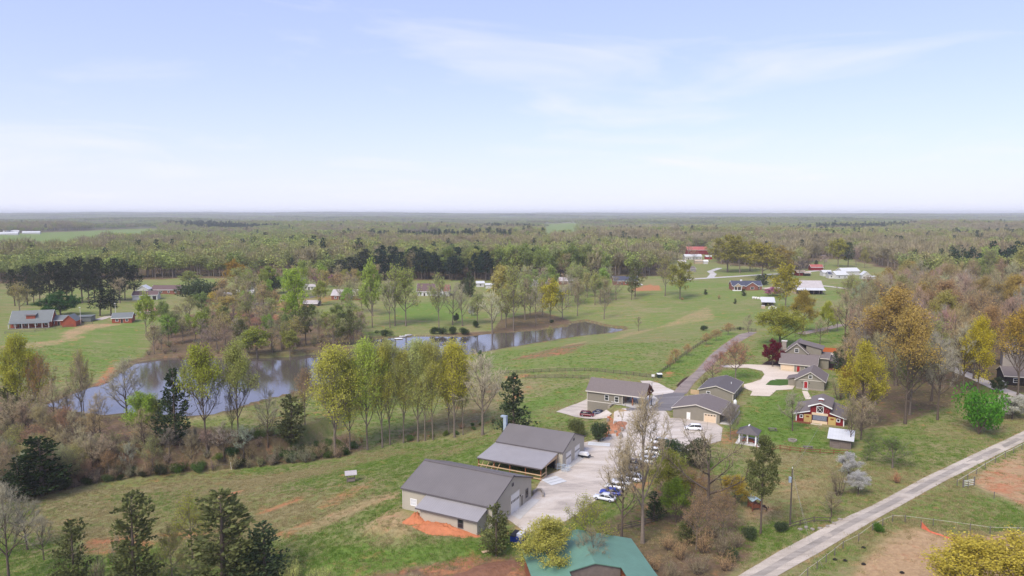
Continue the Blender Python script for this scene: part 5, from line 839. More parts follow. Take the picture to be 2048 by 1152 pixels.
# ---------------------------------------------------------------- trees: meshes grown once, placed many times
class TM:                                               # fast mesh collector; everything ends as triangles
    def __init__(s): s.v = []; s.t = []; s.n = 0; s.sp = []; s.lf = []
    def put(s, V, F):
        s.v.append(np.asarray(V, float)); s.t.append(np.array([q for f in F for q in ([f] if len(f) == 3 else [(f[0], f[1], f[2]), (f[0], f[2], f[3])])]) + s.n); s.n += len(V)
    def tube(s, pts, rad, k):
        P = np.array(pts); m = len(P); vs = []; cs = np.cos(2 * math.pi * np.arange(k) / k)[:, None]; sn = np.sin(2 * math.pi * np.arange(k) / k)[:, None]
        for i in range(m):
            d = P[min(i + 1, m - 1)] - P[max(i - 1, 0)]; d = d / (np.linalg.norm(d) + 1e-9)
            a = np.array([0, 0, 1.]) if abs(d[2]) < .9 else np.array([1., 0, 0]); x = np.cross(d, a); x /= np.linalg.norm(x); y = np.cross(d, x); vs.append(P[i] + (x * cs + y * sn) * rad[i])
        s.put(np.vstack(vs), [(i * k + j, i * k + (j + 1) % k, (i + 1) * k + (j + 1) % k, (i + 1) * k + j) for i in range(m - 1) for j in range(k)])
    def spike(s, a, b, r): s.sp.append((*a, *b, r))
    def leaf(s, p, size, rg=None, asp=.7): s.lf.append((*p, size, asp))
    def flush(s):
        if s.sp:
            q = np.array(s.sp); a, b, r = q[:, :3], q[:, 3:6], q[:, 6:7]; d = b - a; d /= np.linalg.norm(d, axis=1, keepdims=True) + 1e-9
            h = np.where(np.abs(d[:, 2:3]) < .9, [[0, 0, 1.]], [[1., 0, 0]]); x = np.cross(d, h); x /= np.linalg.norm(x, axis=1, keepdims=True); y = np.cross(d, x)
            V = np.stack([a + x * r, a + (-.5 * x + .87 * y) * r, a + (-.5 * x - .87 * y) * r, b], 1).reshape(-1, 3); i = np.arange(len(q))[:, None] * 4
            s.v.append(V); s.t.append((np.stack([i + [[0, 1, 3]], i + [[1, 2, 3]], i + [[2, 0, 3]]], 1)).reshape(-1, 3) + s.n); s.n += len(V); s.sp = []
        if s.lf:
            q = np.array(s.lf); rg = np.random.default_rng(len(q)); p, sz, asp = q[:, :3], q[:, 3:4], q[:, 4:5]; nn = rg.normal(size=p.shape); nn /= np.linalg.norm(nn, axis=1, keepdims=True)
            x = np.cross(nn, rg.normal(size=p.shape)); x /= np.linalg.norm(x, axis=1, keepdims=True) + 1e-9; y = np.cross(nn, x); x *= sz * .5; y *= sz * asp * .5; b_ = nn * sz * .12
            V = np.stack([p - x, p + y + b_, p + x, p - y + b_], 1).reshape(-1, 3); i = np.arange(len(q))[:, None] * 4
            s.v.append(V); s.t.append(np.stack([i + [[0, 1, 2]], i + [[0, 2, 3]]], 1).reshape(-1, 3) + s.n); s.n += len(V); s.lf = []
    def arrays(s):
        s.flush(); return np.vstack(s.v) if s.v else np.zeros((0, 3)), np.vstack(s.t) if s.t else np.zeros((0, 3), int)
    def mesh(s, name, m): V, T_ = s.arrays(); return tri_mesh(name, V, T_, [m])
def tri_mesh(name, V, T_, mats):
    me = bpy.data.meshes.new(name); me.vertices.add(len(V)); me.vertices.foreach_set('co', np.asarray(V, np.float32).ravel()); me.loops.add(T_.size); me.loops.foreach_set('vertex_index', T_.ravel().astype(np.int32))
    me.polygons.add(len(T_)); me.polygons.foreach_set('loop_start', np.arange(0, T_.size, 3, dtype=np.int32)); me.polygons.foreach_set('loop_total', np.full(len(T_), 3, np.int32))
    for m in mats: me.materials.append(m)
    me.update(calc_edges=True); return me
M_leaf = foliage_mat('leaf'); M_needle = foliage_mat('needle', .25, .4); M_twig = foliage_mat('twig', 0.0, .35)
M_bark = mat('bark', lin(98, 86, 76), .95, .25, 3, spec=.1); M_barkp = mat('bark_pale', lin(124, 112, 100), .95, .25, 3, spec=.1)
def nrm(v): return v / (np.linalg.norm(v) + 1e-9)
def grow(seed, H=16., W=10., cb=.3, limbs=12, subs=6, brs=5, tws=4, rise=.8, leaf=0, lsize=.35, r0=.02, twig_in_crown=True, upright=0., trunk_frac=.75, twr=.014, tk=6, leaf_top=0.):
    rg = np.random.default_rng(seed); wood, crown, lf = TM(), TM(), TM()
    # envelope: an egg between cb*H and H, widest a little above the middle
    def env(z): t = np.clip((z / H - cb) / (1 - cb), 0, 1); return W / 2 * max(.12, math.sin(math.pi * min(1, (t * .92 + .08)) ** (.85 + upright)) ** .7)
    lean = rg.normal(size=2) * .02; tp = []
    for i in range(8):
        t = i / 7; tp.append(np.array([lean[0] * H * t + rg.normal() * .04 * t, lean[1] * H * t + rg.normal() * .04 * t, t * H * trunk_frac]))
    wood.tube(tp, [H * r0 * (1.25 if i == 0 else 1) * (1 - .85 * i / 7) for i in range(8)], tk)
    def trunk_at(z):
        t = np.clip(z / (H * trunk_frac), 0, .999) * 7; i = int(t); return tp[i] + (tp[i + 1] - tp[i]) * (t - i)
    ang = rg.uniform(0, 6.28)
    for i in range(limbs):
        t = (i + rg.uniform(0, .8)) / limbs; zb = H * (cb * .85 + (trunk_frac - cb * .85) * t * .98); p0 = trunk_at(zb)
        ang += 2.4 + rg.normal() * .3
        zt = min(H * .99, zb + H * (.16 + .20 * rise * (1 - .3 * t)) * rg.uniform(.7, 1.25)); rr = env(zt) * rg.uniform(.78, 1.05)
        p3 = np.array([math.cos(ang) * rr, math.sin(ang) * rr, zt]) + [tp[-1][0] * .5, tp[-1][1] * .5, 0]
        mid = p0 + (p3 - p0) * .5 + np.array([0, 0, -.05 * H * (1 - t)]) + rg.normal(size=3) * .02 * H
        lr = H * r0 * (1 - .8 * zb / (H * trunk_frac)) * .62 + .02
        pts = [p0 * (1 - s_) ** 2 + 2 * mid * s_ * (1 - s_) + p3 * s_ ** 2 for s_ in (0, .33, .66, 1)]
        wood.tube(pts, [lr, lr * .7, lr * .42, lr * .14], 4)
        for j in range(subs):
            s_ = .25 + .75 * (j + rg.uniform(0, .9)) / subs; s_ = min(s_, .97); q0 = p0 * (1 - s_) ** 2 + 2 * mid * s_ * (1 - s_) + p3 * s_ ** 2
            od = nrm(p3 - p0); dr = nrm(od + rg.normal(size=3) * .75 + np.array([0, 0, .45 + upright * .5])); ln = H * .16 * (1.15 - .55 * s_) * rg.uniform(.7, 1.3)
            q1 = q0 + dr * ln * .55 + rg.normal(size=3) * .02 * H; q2 = q0 + dr * ln + np.array([0, 0, .12 * ln])
            wood.tube([q0, q1, q2], [lr * .42, lr * .28, lr * .08], 3)
            for k in range(brs):
                u = .3 + .7 * (k + rg.uniform(0, 1)) / brs; b0 = q0 + (q2 - q0) * min(u, 1) + (q1 - (q0 + q2) * .5) * (4 * u * (1 - min(u, 1))) * .5
                bd = nrm(dr + rg.normal(size=3) * .8 + np.array([0, 0, .35])); bl = H * .075 * rg.uniform(.6, 1.3); b1 = b0 + bd * bl
                (crown if twig_in_crown else wood).spike(b0, b1, twr * 1.7)
                for m_ in range(tws):
                    t0 = b0 + (b1 - b0) * rg.uniform(.25, 1); td = nrm(bd + rg.normal(size=3) * .7 + np.array([0, 0, .3])); t1 = t0 + td * H * .05 * rg.uniform(.5, 1.3)
                    (crown if twig_in_crown else wood).spike(t0, t1, twr)
                    keep = leaf if leaf_top == 0 else leaf * np.clip((t1[2] / H - leaf_top) * 4, 0, 1)
                    for _ in range(int(keep) + (rg.random() < keep % 1)):
                        lf.leaf(t0 + (t1 - t0) * rg.uniform(.3, 1.1) + rg.normal(size=3) * .02 * H, lsize * rg.uniform(.6, 1.4), rg)
    return wood, crown, lf
PROTO = {}                                              # kind -> list of (wood mesh, crown mesh, height, width)
def reg(kind, wood, crown, H, W, wm, cm):
    PROTO.setdefault(kind, []).append((wood.mesh(kind + '_trunk', wm), crown.mesh(kind + '_crown', cm), H, W))
for s_ in range(4):
    wd, cr, lf = grow(10 + s_, 16, 11, .28, 13, 7, 6, 7, .85, 0, twr=.02); reg('bare', wd, cr, 16, 11, M_bark, M_twig)
for s_ in range(2):
    wd, cr, lf = grow(20 + s_, 18, 8, .32, 13, 7, 6, 6, 1.1, 0, upright=.8, twr=.02, r0=.016); reg('bare_tall', wd, cr, 18, 8, M_barkp, M_twig)
for s_ in range(2):
    wd, cr, lf = grow(25 + s_, 15, 15, .28, 8, 9, 5, 4, .55, 0, r0=.028, trunk_frac=.6, twr=.02); reg('gnarled', wd, cr, 15, 15, M_bark, M_twig)
for s_ in range(4):
    wd, cr, lf = grow(30 + s_, 15, 10, .24, 13, 7, 6, 5, .85, 5.0, .27, twig_in_crown=False, r0=.017); reg('leafy', wd, lf, 15, 10, M_bark, M_leaf)
for s_ in range(4):
    wd, cr, lf = grow(40 + s_, 19, 7.5, .26, 16, 7, 6, 5, 1.15, 4.2, .235, twig_in_crown=False, upright=.75, r0=.0125, trunk_frac=.82); reg('tulip', wd, lf, 19, 7.5, M_barkp, M_leaf)
for s_ in range(3):
    wd, cr, lf = grow(50 + s_, 14, 10, .28, 12, 7, 6, 5, .8, 2.2, .20, twig_in_crown=False, r0=.017, twr=.018); reg('sparse', wd, lf, 14, 10, M_barkp, M_leaf)
for s_ in range(3):
    wd, cr, lf = grow(55 + s_, 16, 9, .32, 13, 7, 6, 5, .95, 4.6, .24, twig_in_crown=False, leaf_top=.55, r0=.016, twr=.018); reg('topleaf', wd, lf, 16, 9, M_bark, M_leaf)
for s_ in range(3):
    wd, cr, lf = grow(60 + s_, 9, 8, .14, 13, 7, 6, 5, .7, 6.0, .24, twig_in_crown=False, r0=.022); reg('dense', wd, lf, 9, 8, M_bark, M_leaf)
def cedar(seed, H=12., W=6., base=.06, power=.75, n_br=190, tuft=13, size=.55, col=1.2):
    rg = np.random.default_rng(seed); wood, fol = TM(), TM(); wood.tube([np.array([0, 0, 0.]), np.array([.05, .03, H * .5]), np.array([0, .05, H * .93])], [H * .022, H * .013, .02], 6)
    lump = rg.uniform(.55, 1.25, 25)
    for i in range(n_br):
        t = base + (1 - base) * ((i + rg.random()) / n_br) ** 1.15; an = rg.uniform(0, 6.28)
        R = W / 2 * (1 - t) ** power * min(1, .35 + (t - base) * 6) * rg.uniform(.72, 1.12) * lump[int(an / 6.29 * 5) + 5 * min(4, int(t * 5))] + .12
        z0 = t * H; tip = np.array([math.cos(an) * R, math.sin(an) * R, z0 + R * .28 + .2]); p0 = np.array([0, 0, z0 - R * .1]); wood.spike(p0, tip, .03)
        k = max(5, int(tuft * (R / (W * .4)) + 4))
        for j in range(k):
            u = 1 - .75 * rg.random() ** 1.4; c = p0 + (tip - p0) * u + rg.normal(size=3) * R * .11; d = nrm(np.array([math.cos(an), math.sin(an), .7]) + rg.normal(size=3) * .55)
            s = size * rg.uniform(.6, 1.4); h = nrm(np.cross(d, rg.normal(size=3))) * s * .33
            fol.put(np.array([c - h, c + h, c + d * s + h * .2, c + d * s * .6 - h]), [(0, 1, 2), (0, 2, 3)])
    return wood, fol
for s_ in range(4): wd, fo = cedar(70 + s_, 12, 6.4, .05, .36 + .1 * (s_ % 3), 130, 22, .38); reg('cedar', wd, fo, 12, 6.4, M_bark, M_needle)
def pine(seed, H=20., W=8., cb=.42, clumps=60, blades=100, size=.62):
    rg = np.random.default_rng(seed); wood, fol = TM(), TM(); ln = rg.normal(size=2) * .02 * H
    wood.tube([np.array([0, 0, 0.]), np.array([ln[0] * .4, ln[1] * .4, H * .45]), np.array([ln[0], ln[1], H * .95])], [H * .016, H * .011, .03], 6)
    for i in range(clumps):
        t = (i + rg.random()) / clumps; z = H * (cb + (1 - cb) * t * .97); an = i * 2.4 + rg.normal() * .4; R = W / 2 * (math.sin(math.pi * min(1, .16 + t * .84)) ** .6) * rg.uniform(.3, 1.08)
        c = np.array([ln[0] * z / H + math.cos(an) * R, ln[1] * z / H + math.sin(an) * R, z]); wood.spike(np.array([ln[0] * z / H, ln[1] * z / H, z - R * .45]), c, .06)
        cr = H * .052 * rg.uniform(.7, 1.3)
        for _ in range(blades):
            d = nrm(rg.normal(size=3)); p = c + d * cr * rg.random() ** .4 * np.array([1.2, 1.2, .62]); h = nrm(np.cross(d, rg.normal(size=3))) * size * .2; e = p + nrm(d + np.array([0, 0, .5])) * size * rg.uniform(.5, 1.1)
            fol.put(np.array([p - h, p + h, e]), [(0, 1, 2)])
    return wood, fol
for s_ in range(3): wd, fo = pine(80 + s_); reg('pine', wd, fo, 20, 8, M_bark, M_needle)
def shrub(seed, H=3., W=4., n=2600, size=.19):
    rg = np.random.default_rng(seed); wood, fol = TM(), TM(); cs = [(rg.normal(size=2) * W * .2, rg.uniform(.3, .66) * H, rg.uniform(.2, .34) * W) for _ in range(9)]
    for c, z, r in cs: wood.spike(np.array([0, 0, 0.]), np.array([c[0], c[1], z + r * .6]), .06)
    for i in range(n):
        c, z, r = cs[i % 9]; d = nrm(rg.normal(size=3)); p = np.array([c[0], c[1], z]) + d * r * rg.random() ** .35 * np.array([1, 1, H / W * 1.05]); p[2] = np.clip(p[2], .08, H); fol.leaf(p, size * rg.uniform(.6, 1.4), rg)
    return wood, fol
for s_ in range(3): wd, fo = shrub(90 + s_); reg('shrub', wd, fo, 3, 4, M_bark, M_leaf)
for s_ in range(3):                                     # many-stemmed leafless thicket
    rg = np.random.default_rng(120 + s_); wd, cr = TM(), TM()
    for i in range(16):
        an = rg.uniform(0, 6.28); tip = np.array([math.cos(an) * rg.uniform(.3, 2), math.sin(an) * rg.uniform(.3, 2), rg.uniform(2, 3.6)]); b0 = np.array([math.cos(an) * .3, math.sin(an) * .3, 0]); wd.tube([b0, (b0 + tip) / 2 + rg.normal(size=3) * .15, tip], [.05, .035, .01], 3)
        for j in range(14):
            u = rg.uniform(.25, 1); p = b0 + (tip - b0) * u; q_ = p + nrm(rg.normal(size=3) + np.array([0, 0, .8])) * rg.uniform(.5, 1.1); cr.spike(p, q_, .014)
            for _ in range(3): a_ = p + (q_ - p) * rg.uniform(.3, 1); cr.spike(a_, a_ + nrm(rg.normal(size=3) + np.array([0, 0, .5])) * rg.uniform(.3, .7), .011)
    reg('thicket', wd, cr, 3.6, 4, M_bark, M_twig)
# lighter versions for trees beyond the lake
for s_ in range(4): wd, cr, lf = grow(140 + s_, 16, 10, .28, 10, 6, 5, 4, .85, 0, twr=.034, tk=5); reg('bare_far', wd, cr, 16, 10, M_barkp, M_twig)
for s_ in range(4): wd, cr, lf = grow(150 + s_, 15, 10, .22, 10, 6, 5, 4, .85, 3.2, .50, twig_in_crown=False, twr=.025, tk=5, r0=.017); reg('leafy_far', wd, lf, 15, 10, M_barkp, M_leaf)
for s_ in range(3): wd, cr, lf = grow(155 + s_, 16, 9, .28, 10, 6, 5, 4, .9, 2.0, .36, twig_in_crown=False, twr=.034, tk=5, r0=.017); reg('sparse_far', wd, lf, 16, 9, M_barkp, M_leaf)
for s_ in range(3): wd, fo = pine(160 + s_, 20, 8, .30, 40, 34, 1.1); reg('pine_far', wd, fo, 20, 8, M_bark, M_needle)
tree_rg = random.Random(5)
BRIGHT = {'twig': 1.3, 'leaf': 1.22, 'needle': 1.1}
def place(kind, base, h, wdt, col, name, label, cat='tree', group=None, trunk_col=None, var=None):
    P = PROTO[kind]; wm_, cm_, H, W = P[(tree_rg.randrange(len(P))) if var is None else var % len(P)]
    e = empty(name, base, tree_rg.uniform(0, 6.28), label, cat, group); e.scale = (wdt / W, wdt / W, h / H); e.location.z -= .12
    a_ = mesh_obj('trunk', wm_, e); b_ = mesh_obj('crown', cm_, e); k_ = BRIGHT[cm_.materials[0].name]; b_.color = (min(col[0] * k_, .62), min(col[1] * k_, .6), min(col[2] * k_, .55), 1)
    return e
LAST_H = {}
def tree(kind, bx, by, ty, wpx, rgb, label, name=None, cat='tree', group=None, var=None):   # base spot, top row and crown width on the survey sheet
    p = at(bx, by); k = p.y * math.cos(PITCH) - (p.z - CAM_Z) * math.sin(PITCH)
    h = max(.5, (by - ty) * k / FPX * 1.03); wd_ = wpx * k / FPX
    nm = name or {'bare': 'bare_tree', 'bare_tall': 'bare_tree', 'gnarled': 'bare_tree', 'bare_far': 'bare_tree', 'leafy': 'spring_tree', 'sparse': 'spring_tree', 'topleaf': 'spring_tree', 'leafy_far': 'spring_tree', 'sparse_far': 'spring_tree', 'tulip': 'tulip_tree',
                  'dense': 'spring_tree', 'cedar': 'cedar_tree', 'pine': 'pine_tree', 'pine_far': 'pine_tree', 'shrub': 'shrub', 'thicket': 'bare_shrub'}[kind]
    return place(kind, p, h, wd_, lin(*rgb), nm, label, cat, group, var=var)
YG = (150, 152, 58); OL = (132, 134, 60); LIME = (142, 164, 66); GOLD = (170, 144, 74); ORG = (164, 128, 76); GRN = (76, 112, 40); DK = (98, 102, 62); DK2 = (74, 86, 58); BR = (128, 117, 93); BRP = (142, 129, 102); GRY = (139, 133, 112); TANB = (160, 132, 96); WHT = (206, 202, 194); PNK = (188, 120, 150); BURG = (110, 36, 48); SG = (158, 160, 92)
T = tree
nth = ['first','second','third','fourth','fifth','sixth','seventh','eighth','ninth','tenth','eleventh','twelfth','thirteenth','fourteenth','fifteenth','sixteenth']
# --- foreground
T('cedar',272,1190,988,120,DK,'ragged dark cedar at the bottom left, second big cedar from the left edge',var=0)
T('cedar',448,1180,984,172,DK,'broad dark cedar, tallest of the pair left of the bare slope',var=1)
T('cedar',530,1168,1046,112,DK2,'lower dark cedar leaning out right of the tallest foreground cedar',var=2)
T('cedar',150,1190,1038,78,DK,'dark cedar nearest the bottom left corner',var=3)
T('bare',18,1165,984,104,GRY,'pale grey bare tree at the bottom left corner',var=0)
T('bare',55,1100,1000,70,GRY,'second pale bare tree behind the one at the bottom left corner',var=3)
T('bare',-20,1120,960,110,GRY,'grey bare tree cut by the left edge above the bottom corner',var=2)
T('bare',88,1120,1034,46,GRY,'thin bare sapling right of the pale tree at the left edge',var=1)
T('sparse',385,1120,1000,78,YG,'thin yellow green tree between the two big foreground cedars')
T('bare',238,1160,1076,30,GRY,'leafless leaning sapling beside the ragged foreground cedar',var=2)
T('thicket',585,1165,1120,70,SG,'pale tangled shrub at the foot of the foreground cedars','bare_shrub','shrub')
T('thicket',195,1175,1110,70,BR,'tangled grey shrub between the bottom left cedars','bare_shrub','shrub')
T('thicket',640,1172,1132,60,SG,'pale scrub at the bottom edge right of the big cedars','bare_shrub','shrub')
T('sparse',345,1165,1060,60,OL,'thin olive tree rising between the foreground cedar trunks')
T('cedar',993,1112,1006,66,DK,'dark cedar in front of the near workshop beside the blue dumpster',var=2)
T('cedar',1027,882,750,76,DK2,'big conical cedar behind the porch workshop',var=0)
T('shrub',1155,872,836,44,DK,'dark evergreen bush at the corner of the porch workshop','evergreen_bush','bush')
T('shrub',1197,884,838,46,DK2,'dark evergreen bush beside the orange bank','evergreen_bush','bush')
T('shrub',1018,870,855,16,GRN,'small green bush at the foot of the big conical cedar','green_bush','bush')
T('leafy',1096,1170,1050,120,(172,166,84),'yellow green tree in front of the left side of the green roof')
T('sparse',1172,1125,1004,100,YG,'fine leaved tree rising behind the green roof')
T('bare',1180,1168,1062,70,BR,'small bare tree in front of the green roof',var=3)
T('bare_tall',1285,1086,828,118,BRP,'tall bare tree with many upswept limbs in front of the gravel yard',var=0)
T('bare',1243,1082,898,96,BRP,'bare tree with a forked trunk in front of the parked cars',var=1)
T('gnarled',1416,1040,828,176,BR,'big gnarled bare tree in the wooded strip',var=0)
T('leafy',1335,1010,912,86,OL,'bushy olive green tree behind the tall bare tree')
T('leafy',1352,1045,965,60,(120,140,52),'small yellow green tree under the olive tree')
T('sparse',1385,1010,946,66,ORG,'rusty orange leaved tree beside the gnarled tree')
T('sparse',1392,1100,990,60,TANB,'thin tan budding tree below the rusty orange tree')
T('cedar',1308,1040,984,46,DK2,'dark round cedar between the tall bare tree and the olive tree',var=3)
T('cedar',1376,1085,1035,52,DK,'dark cedar low in the wooded strip',var=1)
T('shrub',1398,938,868,74,(82,84,60),'ivy covered dark shrub below the garage gable','ivy_shrub','shrub')
T('shrub',1350,905,876,52,(70,86,58),'dark green brush pile beside the last parked cars','brush_pile','shrub')
T('leafy',1470,1010,955,64,(170,148,60),'low golden tree left of the tall narrow pine')
T('sparse',1445,1075,985,56,TANB,'thin tan tree between the gnarled tree and the pole')
for i,(x,y,t_,w_) in enumerate([(1405,1105,1055,56),(1442,1112,1060,60),(1360,1118,1074,50),(1425,1075,1040,50),(1335,1100,1066,44),(1470,1095,1060,44),(1310,1142,1110,50),(1395,1148,1105,60),(1450,1140,1104,54),(1345,1160,1120,60)]):
    T('thicket',x,y,t_,w_,(BR if i%2 else TANB),'leafless tangled shrub in the wooded strip beside the green roof','bare_shrub','shrub','shrubs of the wooded strip')
T('shrub',1462,1120,1095,40,DK2,'dark green bush at the right edge of the wooded strip','green_bush','bush')
T('shrub',1500,1075,1048,36,DK2,'dark bush at the foot of the tall narrow pine','green_bush','bush')
T('shrub',1560,1065,1040,34,DK2,'dark bush beside the utility pole','green_bush','bush')
T('pine',1521,1068,874,56,DK,'tall narrow pine left of the utility pole','pine_tree',var=0)
T('leafy',1697,955,910,46,(220,216,208),'white blossoming tree, upper of the two beside the gravel road')
T('leafy',1716,990,946,46,(220,216,208),'white blossoming tree, lower of the two beside the gravel road')
T('thicket',1677,992,940,50,BR,'grey bare bush left of the white blossoming trees','bare_shrub','shrub')
T('bare',1663,1035,985,48,BR,'small bare tree beside the road below the blossoming trees',var=1)
T('thicket',1793,966,942,28,(168,118,88),'round reddish brown bush beside the gravel road','bare_shrub','shrub')
T('sparse',1785,936,878,84,(104,132,52),'wide spreading orchard tree with thin green leaves')
T('sparse',1741,903,868,36,(104,132,52),'small orchard tree above the wide spreading one')
T('sparse',1734,923,898,26,(104,128,56),'smallest orchard tree nearest the white blossoms')
T('shrub',1957,868,760,86,(84,132,44),'bright green dense tree standing alone above the gravel road','green_tree')
T('dense',2024,838,792,60,(196,192,170),'whitish flowering shrub at the right edge','flowering_shrub','shrub')
T('dense',2015,826,800,44,GRN,'dark green shrub behind the whitish shrub at the right edge','green_bush','bush')
T('leafy',1950,1235,1095,190,(184,168,72),'golden yellow tree at the bottom right corner, left crown',var=0)
T('leafy',2048,1240,1085,170,(188,172,76),'golden yellow tree cut by the right bottom corner',var=2)
T('shrub',1752,1062,1040,26,GRN,'green bush beside the road fence','green_bush','bush')
# --- farmstead
T('leafy',1722,862,706,80,(170,160,62),'tall yellow green tree right of the red barn',var=1)
T('leafy',1700,800,735,50,(158,132,56),'yellowish tree behind the cottage')
T('cedar',1690,742,668,36,DK,'dark evergreen beside the pool terrace',var=2)
T('cedar',1676,745,695,28,DK2,'shorter dark evergreen beside the pool terrace',var=3)
T('dense',1545,732,686,48,BURG,'burgundy leaved ornamental tree beside the house','ornamental_tree')
T('leafy',1560,694,622,98,(150,150,62),'wide yellow green tree behind the house',var=2)
T('sparse',1471,760,688,60,(176,128,96),'pinkish tan budding tree on the driveway island')
T('bare',1424,765,722,42,(150,116,108),'purplish bare tree beside the farm lane',var=3)
T('thicket',1410,772,750,40,(110,104,70),'scruffy bush beside the dark garage','bare_shrub','shrub')
T('sparse',1440,735,705,34,(166,124,104),'small pinkish tree at the bend of the farm lane')
T('thicket',1677,800,750,40,BR,'grey bare bush right of the cottage','bare_shrub','shrub')
T('bare',1700,895,800,44,BR,'bare ivy hung tree behind the white roofed shed',var=0)
T('bare',1722,880,800,60,BRP,'pale bare tree right of the white roofed shed',var=2)
T('bare',1585,862,790,52,GRY,'spreading bare tree on the lawn left of the red barn',var=1)
T('sparse',1460,880,810,44,GRY,'thin bare tree left of the pavilion')
T('leafy',1606,664,592,52,(158,140,62),'round golden tree on the lawn behind the house',var=3)
T('leafy',1655,665,611,34,(166,170,62),'smaller lime yellow tree on the back lawn')
T('sparse',1674,662,618,26,(160,160,70),'slim yellow tree beside the curving driveway')
T('bare',1690,682,590,60,BRP,'tall bare tree at the end of the back lawn',var=0)
T('bare',1640,688,640,30,BRP,'small bare tree on the back lawn',var=2)
T('sparse',1700,640,560,60,(150,150,80),'pale green tree behind the back lawn')
T('sparse',1735,640,560,60,TANB,'tan budding tree behind the back lawn')
# --- slope and field beyond
T('leafy_far',1570,622,538,58,(158,148,56),'tall olive yellow tree beside the white roofed field shed')
T('dense',1546,592,576,30,PNK,'pink redbud beside the field shed')
T('cedar',1527,570,548,24,DK2,'dark evergreen right of the brick house',var=0); T('cedar',1517,568,550,18,DK2,'slimmer dark evergreen beside the brick house',var=1)
T('leafy_far',1360,598,530,52,(140,138,66),'round olive tree alone on the green slope',var=0)
T('sparse_far',1330,592,520,38,(150,146,88),'thin pale tree left of the round olive tree')
T('pine_far',1270,594,525,32,DK,'dark pine beside the dark roofed brick ranch')
T('pine_far',1263,600,552,14,DK,'slim dark pine in front of the brick ranch')
T('bare_far',1208,638,578,34,BR,'bare dark limbed tree at the head of the lake'); T('bare_far',1232,600,555,26,BR,'small bare tree above the head of the lake')
T('sparse_far',1190,610,548,30,(160,164,90),'light green tree left of the brick ranch')
for i,(x,y,t_,w_) in enumerate([(1455,544,478,66),(1480,546,482,50),(1500,542,486,46)]): T('leafy_far',x,y,t_,w_,(138,132,58),['leftmost','middle','rightmost'][i]+' of the three broad olive trees above the country road',var=i)
T('leafy_far',1524,556,494,70,(150,140,60),'big rounded olive yellow tree beside the country road',var=3); T('leafy_far',1566,552,500,52,(146,128,66),'brownish olive tree right of the rounded one',var=1)
T('leafy_far',1676,534,482,38,(150,146,60),'yellow olive tree on the far lawn',var=2); T('pine_far',1696,534,486,24,DK2,'dark pine on the far lawn')
T('cedar',1632,532,520,10,DK2,'little dark cedar behind the red roofed shed',var=1)
T('cedar',1411,589,579,10,DK2,'tiny cone shaped evergreen on the green slope left of the brick house',var=0); T('cedar',1470,608,597,8,DK2,'tiny dark spire evergreen in the middle of the green slope',var=2); T('cedar',1487,592,578,12,DK2,'small dark evergreen in front of the brick house',var=3)
T('thicket',1438,598,588,10,TANB,'tan little shrub on the green slope','bare_shrub','shrub'); T('shrub',1407,661,649,18,DK2,'round dark bush in the hill pasture','evergreen_bush','bush'); T('shrub',1480,660,652,10,DK2,'small dark bush beside the lane fence','evergreen_bush','bush')
T('thicket',1364,600,594,10,ORG,'rusty low shrub under the round olive tree','bare_shrub','shrub')
for i,(x,y,t_,w_) in enumerate([(1340,740,716,18),(1350,726,700,28),(1374,712,690,20),(1412,690,668,24),(1432,682,660,24),(1456,670,648,26)]): T('sparse',x,y,t_,w_,(186,152,92),nth[i]+' from the bottom of the small tan budding trees along the lane fence',group='budding trees along the lane fence')
T('bare_far',1497,666,632,22,BR,'bare sapling beside the top of the farm lane'); T('bare_far',1277,662,634,18,BR,'bare sapling at the right tip of the lake')
T('cedar',961,718,700,14,(52,96,44),'small bright green cone tree on the lake shore',var=1); T('bare',930,712,690,12,BR,'leafless sapling on the near lake shore',var=1); T('sparse',1100,684,655,16,SG,'sapling at the edge of the water below the hill pasture')
# --- row of tall spring trees in the hollow
row=[(670,914,722,92,(176,174,78)),(700,900,740,60,(168,174,84)),(735,900,708,66,(164,180,80)),(765,895,718,52,(176,172,76)),(780,890,710,48,(164,166,92)),(807,886,722,46,(172,168,84)),(836,883,704,58,(176,182,112)),(850,882,716,44,(172,172,92)),(866,880,708,50,(170,168,88)),(897,868,716,46,(180,172,74)),(909,875,706,62,(182,176,68)),(926,870,728,34,(164,162,98))]
for i,(x,y,t_,w_,c_) in enumerate(row): T('tulip',x,y,t_,w_,c_,nth[i]+' from the left in the row of tall yellow green trees',group='row of tall spring trees across the hollow',var=i)
T('bare_tall',965,870,726,84,(160,150,128),'pale grey budding tree at the right end of the tall tree row',var=1)
T('topleaf',415,905,712,84,(150,156,60),'tall tree with leaves only at its top, standing before the water',var=0); T('topleaf',478,890,710,72,(156,160,88),'dark trunked tree with a pale green top before the water',var=1)
T('bare',536,895,780,46,GRY,'thin bare tree in front of the dam',var=3); T('bare',465,880,785,30,BR,'dark broken tree left of the pale topped one',var=2)
T('cedar',585,890,792,66,DK,'dark rounded cedar at the foot of the dam',var=3); T('cedar',352,890,742,76,(60,74,48),'big grey green cedar left of the water trees',var=2)
T('leafy',283,885,792,66,LIME,'bright lime green tree in the hollow at left',var=0); T('leafy',312,880,800,48,(150,156,76),'duller green tree right of the lime one',var=2)
T('bare',255,850,728,84,GRY,'bare tree standing out against the water',var=0); T('bare',165,850,716,44,BR,'slim bare tree at the left end of the lake',var=2); T('sparse',168,830,712,40,(170,160,80),'yellow tipped tree at the left end of the lake')
T('leafy',45,850,694,80,(160,158,62),'wide yellow green tree at the left edge',var=3); T('sparse',85,850,720,60,ORG,'tan tinged tree right of the wide yellow one at the left edge')
